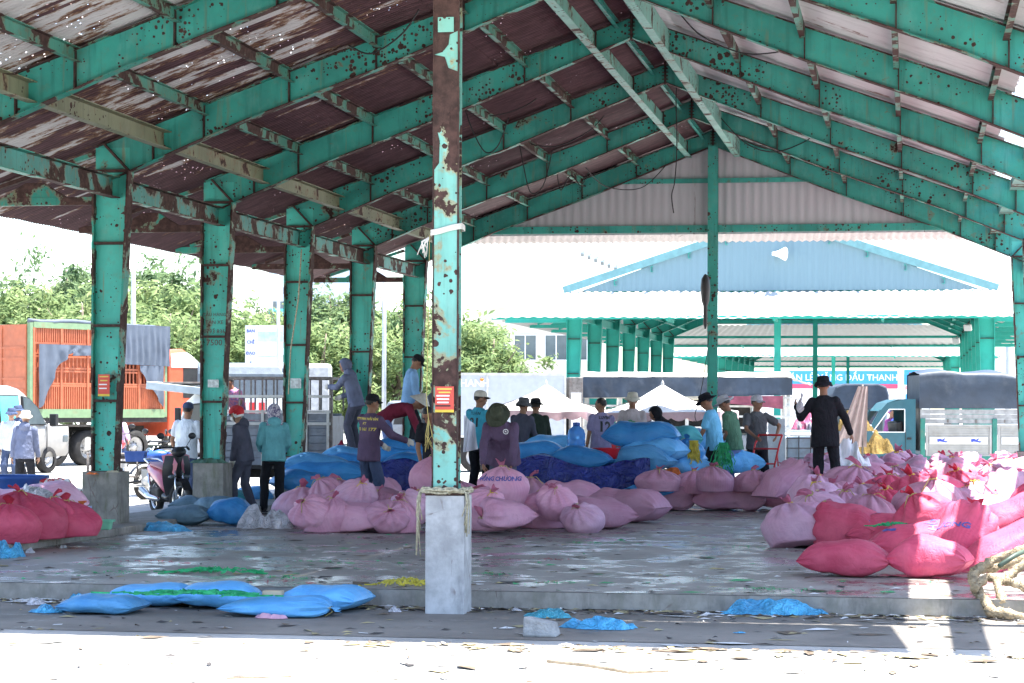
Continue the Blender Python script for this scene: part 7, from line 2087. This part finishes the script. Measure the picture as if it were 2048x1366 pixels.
sticker(cols[3], XL - .05, 31.5 - .115, 2.0, .16, .11); sticker(cols[4], XL - .04, 35.9 - .115, 2.05, .18, .16)
for z, tx, sz in ((2.98, "CẨU HÀNG", .065), (2.87, "TẤN XE", .075), (2.74, "0793 836", .085), (2.58, "7500", .12)):
    lettering(tx, sz, mat("graffiti_red_brown", (.10, .025, .03), .8), cols[3], Matrix.Translation((XL - .04, 31.5 - .105, z)) @ FRONT)
# hanging cables under the roof
def cable(label, pts, r=.010):
    P3 = [at_d(*p) for p in pts]; out = []
    for i in range(len(P3) - 1):
        p0, p1, p2, p3 = P3[max(i - 1, 0)], P3[i], P3[i + 1], P3[min(i + 2, len(P3) - 1)]
        for k in range(8):
            s = k / 8; out.append(.5 * ((2 * p1) + (p2 - p0) * s + (2 * p0 - 5 * p1 + 4 * p2 - p3) * s * s + (3 * p1 - p0 - 3 * p2 + p3) * s ** 3))
    out.append(P3[-1]); mb = MB(); mb.tube(out, r, 6)
    tag(mb.build("hanging_cable", M_CABLE), label, "cable", "loose cables hanging under the roof")
cable("black cable drooping under the second rafter left of the front post", [(835, 20, 26.5), (800, 70, 26.6), (740, 108, 26.6), (695, 92, 26.7)])
cable("black cable loop hanging right of the front post from the third rafter", [(925, 210, 34), (945, 265, 34), (970, 305, 34), (995, 290, 34), (1015, 235, 34)])
cable("long black cable strung along the fourth rafter's underside", [(925, 215, 35), (980, 232, 35.2), (1060, 205, 35.4), (1110, 150, 35.6), (1150, 115, 35.8)])
cable("black cable loop hanging in the middle from the fourth rafter", [(1035, 275, 38.5), (1045, 330, 38.5), (1060, 385, 38.5), (1085, 370, 38.5), (1103, 300, 38.5)])
cable("black cable strung along the fifth rafter in the middle", [(1045, 285, 39), (1110, 292, 39), (1180, 258, 39), (1225, 205, 39)])
cable("long black cable hanging straight down near the ridge", [(1355, 95, 37), (1350, 190, 37), (1352, 290, 37), (1348, 360, 37), (1342, 390, 37), (1346, 425, 37)])
cable("black cable sagging under the gable rail on the left", [(1170, 335, 43), (1210, 372, 43.5), (1280, 375, 43.8), (1330, 330, 44)])
cable("thin cable loops below the last rafter left of the gable rail", [(1112, 340, 42.5), (1120, 380, 42.5), (1140, 350, 42.5), (1160, 370, 42.5), (1175, 345, 42.5)])
cable("black cable sagging across the right slope's upper rafters", [(1352, 20, 30), (1400, 70, 30), (1480, 104, 30), (1540, 104, 30), (1580, 95, 30)])
cable("black cable looping on the right slope near the gable", [(1440, 235, 40), (1490, 285, 40), (1545, 302, 40), (1600, 285, 40), (1630, 265, 40)])
# loudspeaker, lamp heads
p = at_d(1555, 507, 66.2)
sp = empty("loudspeaker", p, 0, "white horn loudspeaker on the pale blue gable", "loudspeaker")
rr = Matrix.Rotation(R(90), 3, 'Y') @ Matrix.Rotation(R(0), 3, 'X')
mb = MB(); mb.lathe([(.05, -.16), (.06, -.1), (.09, .02), (.19, .22), (.2, .24), (.17, .2), (.05, 0)], 20, 0, (0, -.25, 0), True, Matrix.Rotation(R(25), 3, 'Z') @ rr); mb.build("horn", M_WHITE, sp)
mb = MB(); mb.box((-.05, -.05, 0), (.06, .5, .06)); mb.build("bracket", M_POLE, sp)
p = at_d(1410, 600, 44.4)
mb = MB(); mb.lathe([(.02, -.55), (.05, -.45), (.055, -.1), (.10, .0), (.12, .25), (.10, .42), (.04, .50), (0, .52)], 16, 0, (0, 0, 0), True, None, .8, 1.0)
lh = mb.build("hanging_lamp", mat("dark_grey_lamp", (.035, .035, .037), .5)); lh.location = p; tag(lh, "dark oblong lamp head hung upright on the far gable post", "lamp")
cable("pale cord hanging from the lamp head on the far gable post", [(1418, 660, 44), (1412, 720, 44), (1400, 790, 44), (1390, 830, 44), (1398, 850, 44)], .008)
for i, (u, v, d, lab) in enumerate([(1202, 643, 75, "first white floodlight under the middle shed's left eave"), (1240, 655, 79.5, "second white floodlight under the middle shed's left eave"), (1268, 664, 84, "third white floodlight under the middle shed's left eave"), (1297, 672, 88.5, "fourth white floodlight under the middle shed's left eave"), (1322, 680, 92, "last white floodlight under the middle shed's left eave"), (1935, 652, 72, "white floodlight under the middle shed's right eave, upper one"), (1912, 678, 80, "white floodlight under the middle shed's right eave, lower one")]):
    f = empty("floodlight", at_d(u, v, d), R(20 if u < 1500 else -20), lab, "floodlight", "floodlights on the middle shed")
    mb = MB(); mb.box((0, 0, 0), (.24, .10, .2), 0, Matrix.Rotation(R(25), 3, 'X')); mb.build("lamp_housing", M_WHITE, f, bevel=.01)
    mb = MB(); mb.box((0, .09, .12), (.04, .14, .04)); mb.build("bracket", M_RAIL, f)
# left corner: tub, cooler, bins
p = at_d(18, HOR, 28.6)
tb = empty("tub", (p.x, p.y, .23), 0, "big blue plastic tub with orange painted letters at the left edge", "tub")
mb = MB(); mb.lathe([(.36, 0), (.385, .02), (.455, .52), (.50, .54), (.50, .575), (.45, .57), (.42, .2), (0, .1)], 36); tbb = mb.build("body", M_BLUEPL, tb)
bv = bvh_of(tbb); lettering("ẮC", .34, M_AMBER, tbb, Matrix.Translation((.1, -2, .27)) @ FRONT, bvh=bv, ray=Vector((0, 1, 0)), bold=.01)
p = at_d(146, 1012, 27.0)
cl = empty("cooler", p, 0, "small red drinks cooler with white rim left of the first pier", "cooler")
mb = MB(); mb.lathe([(.09, 0), (.105, .01), (.112, .16), (0, .16)], 26); mb.build("body", M_REDPL, cl)
mb = MB(); mb.lathe([(.115, .158), (.118, .165), (.118, .185), (.10, .19), (0, .192)], 26); mb.build("lid", M_WHITE, cl)
mb = MB(); mb.tube([(-.115, -.02, .17), (-.09, -.11, .10), (.0, -.13, .075), (.09, -.11, .10), (.115, -.02, .17)], .007, 6); mb.build("handle", M_BLACKP, cl)
def bin_(name, label, p, w, dp, h, m, rim=True):
    r_ = empty(name, p, R(9.9), label, "bin")
    b = MB(); b.box((0, 0, h / 2), (w, dp, h), 0, None, 1.12); b.build("body", m, r_, bevel=.012)
    b = MB(); k = 1.16
    for sx, sy, ww, dd in ((0, -1, w * k, .02), (0, 1, w * k, .02), (-1, 0, .02, dp * k), (1, 0, .02, dp * k)): b.box((sx * w * k / 2, sy * dp * k / 2, h), (ww + .018, dd, .022))
    b.build("rim", m, r_)
bin_("plastic_bin", "lilac blue plastic bin behind the dark red kerb sack", at_d(160, 1066, 25.7), .17, .2, .27, M_LILPL)
bin_("plastic_box", "mint green plastic box leaning at the first pier's foot", at_d(203, 1062, 25.9), .22, .16, .10, M_MINT)
bin_("plastic_box", "small orange box between the red cooler and the first pier", at_d(160, 1022, 26.4), .09, .1, .09, M_ORNET)
crumple("glove", "orange rubber glove lying on the first pier's top corner", "glove", at_d(184, 952, 28.1), .18, .12, .05, M_ORNET, 41)
crumple("sponge", "pale cloth lying on the first pier's top", "cloth", at_d(226, 948, 28.0), .16, .1, .04, mat("pale_cloth", (.42, .38, .27), .9), 42)
crumple("net", "tangled green net on top of the second pier", "net", (XL - .09, 31.5 - .05, .865), .5, .42, .10, mat("dull_green_net", (.07, .14, .10), .9, var=.3), 43)
crumple("cloth", "brown sack cloth hanging at the second pier's foot", "cloth", at_z(432, 1012, FZ + .09) + Vector((0, -.1, 0)), .3, .2, .34, mat("brown_cloth", (.16, .11, .06), .9, var=.3), 44)
# hand truck
p = at_f(1530, 38.6, FZ)
hk = empty("hand_truck", p, R(-18), "red tubular hand truck leaning in front of the smiling man", "hand truck")
mb = MB()
for s in (-1, 1): mb.tube([(s * .20, .0, .05), (s * .21, -.10, .55), (s * .22, .10, .92), (s * .21, .26, 1.08)], .018, 8)
mb.tube([(-.21, .26, 1.08), (.21, .26, 1.08)], .018, 8)
for z, y_ in ((.30, -.06), (.60, -.08), (.85, .05)): mb.tube([(-.21, y_, z), (.21, y_, z)], .014, 8)
for s in (-1, 1): mb.tube([(s * .18, .30, .12), (s * .2, .12, .5), (s * .21, .02, .8)], .013, 8)
mb.build("frame", M_REDP, hk)
mb = MB(); mb.box((0, -.16, .045), (.42, .28, .012)); mb.build("toe_plate", M_REDP, hk)
for s in (-1, 1):
    o = MB(); o.lathe([(.05, -.03), (.10, -.03), (.115, 0), (.10, .03), (.05, .03)], 18, 0, (s * .25, .14, .115), True, Matrix.Rotation(R(90), 3, 'Y')); o.build("wheel", M_RUBBER, hk)
# caged tank, striped bag, sheet, yellow load, towel
p = at_d(1572, HOR, 44.5)
tk = empty("caged_tank", (p.x, p.y, 0), R(9.9), "white plastic tank in a grey wire cage behind the man in black", "tank")
mb = MB(); mb.box((.48, .45, .62), (.92, .86, 1.0)); mb.build("tank", mat("pale_blue_tank", (.50, .60, .66), .4, var=.1, dirt=(.3, .25, .2)), tk, bevel=.05)
mb = MB()
for k in range(5): mb.box((.02 + k * .23, -.02, .62), (.018, .018, 1.04))
for k in range(6): mb.box((.48, -.022, .14 + k * .19), (.96, .016, .018))
mb.build("cage", M_RAIL, tk)
mb = MB(); mb.box((.48, .45, .07), (1.0, .9, .12)); mb.build("pallet", M_WOOD, tk)
crumple("bag", "pink and grey striped bag on top of the caged tank", "bag", at_d(1614, 858, 44.8), .55, .5, .40, flower_cloth("striped_bag", (.48, .12, .24), (.35, .35, .42), 5), 51)
p = at_d(1538, HOR, 43.5)
mb = MB(); mb.box((.15, 0, .72), (.32, .03, 1.30), 0, Matrix.Rotation(R(-4), 3, 'X')); o = mb.build("metal_sheet", mat("pale_zinc_sheet", (.46, .50, .53), .5, var=.15, scale=5, metal=.2)); o.location = (p.x, p.y, .1); o.rotation_euler.z = R(9.9); tag(o, "pale grey metal sheet standing beside the hand truck man", "metal sheet")
for i, (u, v, w_, h_, lab) in enumerate([(1705, 905, .8, .55, "yellow brown net sack at the bottom of the load beside the man in black"), (1712, 860, .7, .5, "yellow brown net sack on top of the load beside the man in black"), (1752, 905, .7, .5, "yellow brown net sack behind the pinkish towel")]):
    crumple("net_sack", lab, "net sack", at_d(u, v, 46.5), w_, .7, h_, mat("yellow_brown_net", (.19, .125, .03), .8, var=.3, scale=20, bump=.6), 60 + i, group="yellow net sacks")
ta, tb_ = at_d(1716, 772, 46), at_d(1738, 772, 46)
tw = empty("towel", (ta.x, ta.y, 0), R(9.9), "long pinkish beige towel hanging beside the teal truck's nose", "towel")
mb = MB()
def tf(u, v): 
    w = .10 + .22 * v; x = .10 - .25 * v + (u - .5) * w * 2
    return Vector((x, .03 * math.sin(u * 22 + v) * (.4 + v), 2.12 - 1.22 * v))
mb.grid(tf, 40, 14); mb.build("cloth", mat("pinkish_beige_cloth", (.48, .38, .35), .9, var=.1), tw)
mb = MB(); mb.tube([(.10, .05, 0), (.10, .05, 2.16)], .02, 8); mb.build("pole", M_RAIL, tw)
mb = MB(); mb.blob((0, 0, 0), (.055, .03, .085), 14, 12); mb.tube([(0, 0, .08), (.02, 0, .13), (.035, 0, .19)], [.02, .012, .02], 8)
mb.v = [tuple(Vector(p) * (1 + .25 * mnoise.noise(Vector(p) * 18))) for p in mb.v]
o = mb.build("plastic_bag", M_FILMW); o.location = at_d(1600, 812, 32.9); tag(o, "small white plastic bag held up in the left hand of the man in black", "plastic bag")
# white cloth over the stooping person's shoulder
mb = MB(); a, b = at_d(928, 830, 30.6), at_d(950, 850, 30.6)
def wf(u, v):
    p_ = a.lerp(b, u) + Vector((.06 * v * (u - .2), .04 * math.sin(u * 9 + v * 3), -.50 * v * (1 - .35 * u))); return p_
mb.grid(wf, 16, 14); o = mb.build("cloth", mat("white_cotton", (.62, .64, .72), .85, var=.05)); tag(o, "white cloth hanging from the shoulder of the stooping person in black", "cloth")
# ------------------------------------------------------------------ motorbikes (local: x forward, z up)
def bike_wheel(root, x, r, w, steer=0.0, spokes=5):
    o = MB(); rot = Matrix.Rotation(steer, 3, 'Z') @ Matrix.Rotation(R(90), 3, 'X')
    o.lathe([(r * .72, -w * .35), (r * .9, -w * .5), (r, -w * .2), (r, w * .2), (r * .9, w * .5), (r * .72, w * .35), (r * .72, -w * .35)], 30, 0, (x, 0, r), True, rot, caps=False)
    ty = o.build("wheel", M_RUBBER, root)
    m = MB(); m.lathe([(r * .73, -w * .3), (r * .66, -w * .25), (r * .66, w * .25), (r * .73, w * .3)], 26, 0, (x, 0, r), True, rot, caps=False)
    m.lathe([(.0, -.05), (.045, -.05), (.045, .05), (0, .05)], 12, 0, (x, 0, r), True, rot)
    for k in range(spokes):
        a = 2 * PI * k / spokes; d = rot @ Vector((math.cos(a), math.sin(a), 0)); m.bar(Vector((x, 0, r)) + d * .03, Vector((x, 0, r)) + d * r * .68, .03, .02)
    m.build("rim", M_CHROME, ty)
def handlebar(root, x, z, steer=0.0):
    rot = Matrix.Rotation(steer, 3, 'Z'); c = Vector((x, 0, z))
    mb = MB(); mb.tube([c + rot @ Vector(q) for q in ((-.16, -.34, -.01), (-.08, -.24, .03), (0, 0, .02), (-.08, .24, .03), (-.16, .34, -.01))], .012, 8); h = mb.build("handlebar", M_BLACKP, root)
    for s in (-1, 1):
        m = MB(); m.tube([c + rot @ Vector((-.16, s * .34, -.01)), c + rot @ Vector((-.09, s * .25, .025))], .019, 8); m.build("grip", M_RUBBER, h)
        m = MB(); m.tube([c + rot @ Vector((-.08, s * .22, .03)), c + rot @ Vector((-.03, s * .28, .16))], .006, 6); m.blob(c + rot @ Vector((-.03, s * .30, .20)), (.02, .075, .05), 12, 8, 0, rot); m.build("mirror", M_BLACKP, h)
def scooter(label, p, head, steer=.35):
    r = empty("scooter", p, head, label, "scooter")
    bike_wheel(r, -.62, .27, .11); bike_wheel(r, .64, .27, .10, steer)
    mb = MB()                                            # tail and seat carrier
    def ring(x, w, z0, z1): return [(x, w * math.cos(a), (z0 + z1) / 2 + (z1 - z0) / 2 * math.sin(a)) for a in [2 * PI * k / 14 for k in range(14)]]
    loft(mb, [ring(-.98, .03, .72, .76), ring(-.85, .09, .62, .76), ring(-.55, .13, .52, .74), ring(-.25, .14, .42, .70), ring(-.05, .13, .34, .60), ring(.02, .10, .32, .46)], 0); mb.build("tail_body", M_PINKP, r)
    mb = MB(); loft(mb, [ring(-.80, .10, .74, .80), ring(-.5, .135, .72, .81), ring(-.2, .13, .69, .77), ring(.0, .08, .66, .71)], 0); mb.build("seat", M_PINKP if False else mat("dusty_pink_seat", (.36, .17, .19), .6, var=.15), r)
    mb = MB(); loft(mb, [ring(.0, .12, .22, .36), ring(.2, .13, .22, .32), ring(.36, .12, .24, .36)], 0); mb.build("floor_board", M_BLACKP, r)
    mb = MB(); 
    def shield(u, v):
        a = (u - .5) * 2; z = .30 + .62 * v; w = .12 + .10 * math.sin(v * PI * .8)
        return Vector((.36 + .10 * v * .3 - .10 * a * a + .12 * math.sin(v * 2.2), a * w, z))
    mb.grid(shield, 14, 12); mb.grid(lambda u, v: shield(u, v) - Vector((.03, 0, 0)), 14, 12); mb.build("leg_shield", M_BLACKP, r)
    for s in (-1, 1):
        m = MB(); m.add([(.50, s * .06, .62), (.40, s * .20, .78), (.34, s * .22, .92), (.44, s * .10, .96), (.53, s * .03, .80)], [(0, 1, 2, 3, 4)]); m.add([(.49, s * .06, .62), (.39, s * .20, .78), (.33, s * .22, .92), (.43, s * .10, .96), (.52, s * .03, .80)], [(4, 3, 2, 1, 0)]); m.build("side_fairing", M_PINKP, r)
        m = MB(); m.blob((.50, s * .10, .60), (.05, .07, .035)); m.build("headlight", M_LGLASS, r)
        m = MB(); m.tube([(.62, s * .07, .27), (.56, s * .07, .5), (.48, s * .05, .72)], .020, 8); m.build("fork", M_CHROME, r)
    mb = MB(); loft(mb, [ring(.42, .09, .92, 1.04), ring(.50, .12, .90, 1.06), ring(.56, .05, .92, 1.0)], 0); mb.build("headset", M_BLACKP, r)
    mb = MB(); mb.grid(lambda u, v: Vector((.64 + .31 * math.cos(PI * (.15 + .75 * u)), (v - .5) * .13, .27 + .31 * math.sin(PI * (.15 + .75 * u)))), 16, 3); mb.build("front_mudguard", M_BLACKP, r)
    handlebar(r, .44, 1.02, steer)
    mb = MB(); mb.tube([(-.15, -.12, .24), (-.5, -.16, .26), (-.85, -.17, .36)], [.03, .05, .055], 12); mb.build("exhaust", M_CHROME, r)
    mb = MB(); mb.box((-.38, .0, .30), (.42, .24, .22)); mb.build("engine", M_DARK, r, bevel=.04)
    mb = MB(); mb.tube([(-.60, .13, .78), (-.92, .11, .84), (-1.02, 0, .84), (-.92, -.11, .84), (-.60, -.13, .78)], .014, 8); mb.build("grab_rail", M_CHROME, r)
    for s in (-1, 1):
        m = MB(); m.tube([(-.60, s * .10, .28), (-.70, s * .11, .62)], .026, 8); m.build("shock_absorber", M_CHROME, r)
    mb = MB(); mb.tube([(-.1, .10, .25), (-.18, .26, .01)], .012, 6); mb.build("side_stand", M_RAIL, r)
def motorbike(label, p, head, tank, steer=.2, rack=True):
    r = empty("motorbike", p, head, label, "motorbike")
    bike_wheel(r, -.62, .30, .09, 0, 12); bike_wheel(r, .66, .30, .08, steer, 12)
    mb = MB(); mb.tube([(.44, 0, .86), (.1, 0, .50), (-.1, 0, .36), (-.62, 0, .30)], .022, 8); mb.tube([(.42, 0, .80), (-.1, 0, .68), (-.75, 0, .70)], .02, 8); mb.build("frame", M_BLACKP, r)
    mb = MB(); mb.blob((.16, 0, .80), (.27, .135, .115), 18, 12); mb.build("tank", tank, r)
    mb = MB(); mb.box((-.35, 0, .79), (.62, .22, .08)); mb.build("seat", M_BLACKP, r, bevel=.03)
    mb = MB(); mb.box((.06, 0, .42), (.34, .26, .28)); mb.lathe([(.08, -.16), (.10, -.1), (.10, .1), (.08, .16)], 14, 0, (.0, 0, .36), True, Matrix.Rotation(R(90), 3, 'X')); mb.build("engine", M_RIM, r)
    for s in (-1, 1):
        m = MB(); m.tube([(.66, s * .06, .30), (.54, s * .07, .62), (.42, s * .07, .95)], .018, 8); m.build("fork", M_CHROME, r)
    mb = MB(); mb.blob((.56, 0, .84), (.07, .09, .09)); mb.build("headlight", M_LGLASS, r)
    mb = MB(); mb.tube([(.1, -.12, .3), (-.3, -.15, .28), (-.85, -.17, .40)], [.022, .03, .045], 10); mb.build("exhaust", M_CHROME, r)
    mb = MB(); mb.grid(lambda u, v: Vector((-.62 + .34 * math.cos(PI * (.25 + .7 * u)), (v - .5) * .12, .30 + .34 * math.sin(PI * (.25 + .7 * u)))), 14, 3); mb.grid(lambda u, v: Vector((.66 + .34 * math.cos(PI * (.15 + .7 * u)), (v - .5) * .10, .30 + .34 * math.sin(PI * (.15 + .7 * u)))), 14, 3); mb.build("mudguard", tank, r)
    handlebar(r, .40, 1.02, steer)
    if rack:
        mb = MB()
        for s in (-1, 1):
            mb.tube([(-.15, s * .26, .84), (-1.05, s * .26, .84)], .014, 6); mb.tube([(-.15, s * .26, .44), (-1.05, s * .26, .44)], .014, 6)
            for x in (-.18, -.6, -1.03): mb.tube([(x, s * .26, .44), (x, s * .26, .84)], .014, 6)
        for x in (-.3, -.5, -.7, -.9, -1.04): mb.tube([(x, -.26, .845), (x, .26, .845)], .011, 6)
        mb.build("cargo_rack", M_RAIL, r)
    return r
scooter("dusty pink and black scooter parked at the second pier", (lambda q: (q.x, q.y, 0))(at_z(338, 1032, 0)), R(-54))
motorbike("black motorbike with blue tank and steel cargo rack behind the pink scooter", (lambda q: (q.x, q.y, 0))(at_z(296, 1006, 0)), R(18), M_BLUEP)
motorbike("dark motorbike standing behind the pink scooter near the second pier", (lambda q: (q.x, q.y, 0))(at_z(352, 1000, 0)), R(-128), M_BLACKP, .3, False)
sb = at_d(270, 905, 37.0)
bin_("plastic_crate", "small blue and white crate standing on the motorbike's cargo rack", at_d(272, 926, 37.2), .30, .24, .16, M_BLUEPL)
motorbike("red motorbike ridden towards the camera between the first two columns", at_f(240, 52, 0), R(-75), M_REDP, .0, False)
person("motorbike rider in white hat and pale lilac shirt between the first two columns", at_f(238, 52.4, 0), -165, 1.62, .12, pz=-.10, shirt=cloth("pale_lilac", (.46, .36, .50)), pants=C_DENIM, hat=("bucket", C_BEIGE), skin=M_SKIN2, hands=((-.30, .46, 1.02), (.30, .46, 1.02)), feet=((-.22, .22, .28), (.22, .22, .28)), seed=40)
bpy.data.scenes.remove(TS)
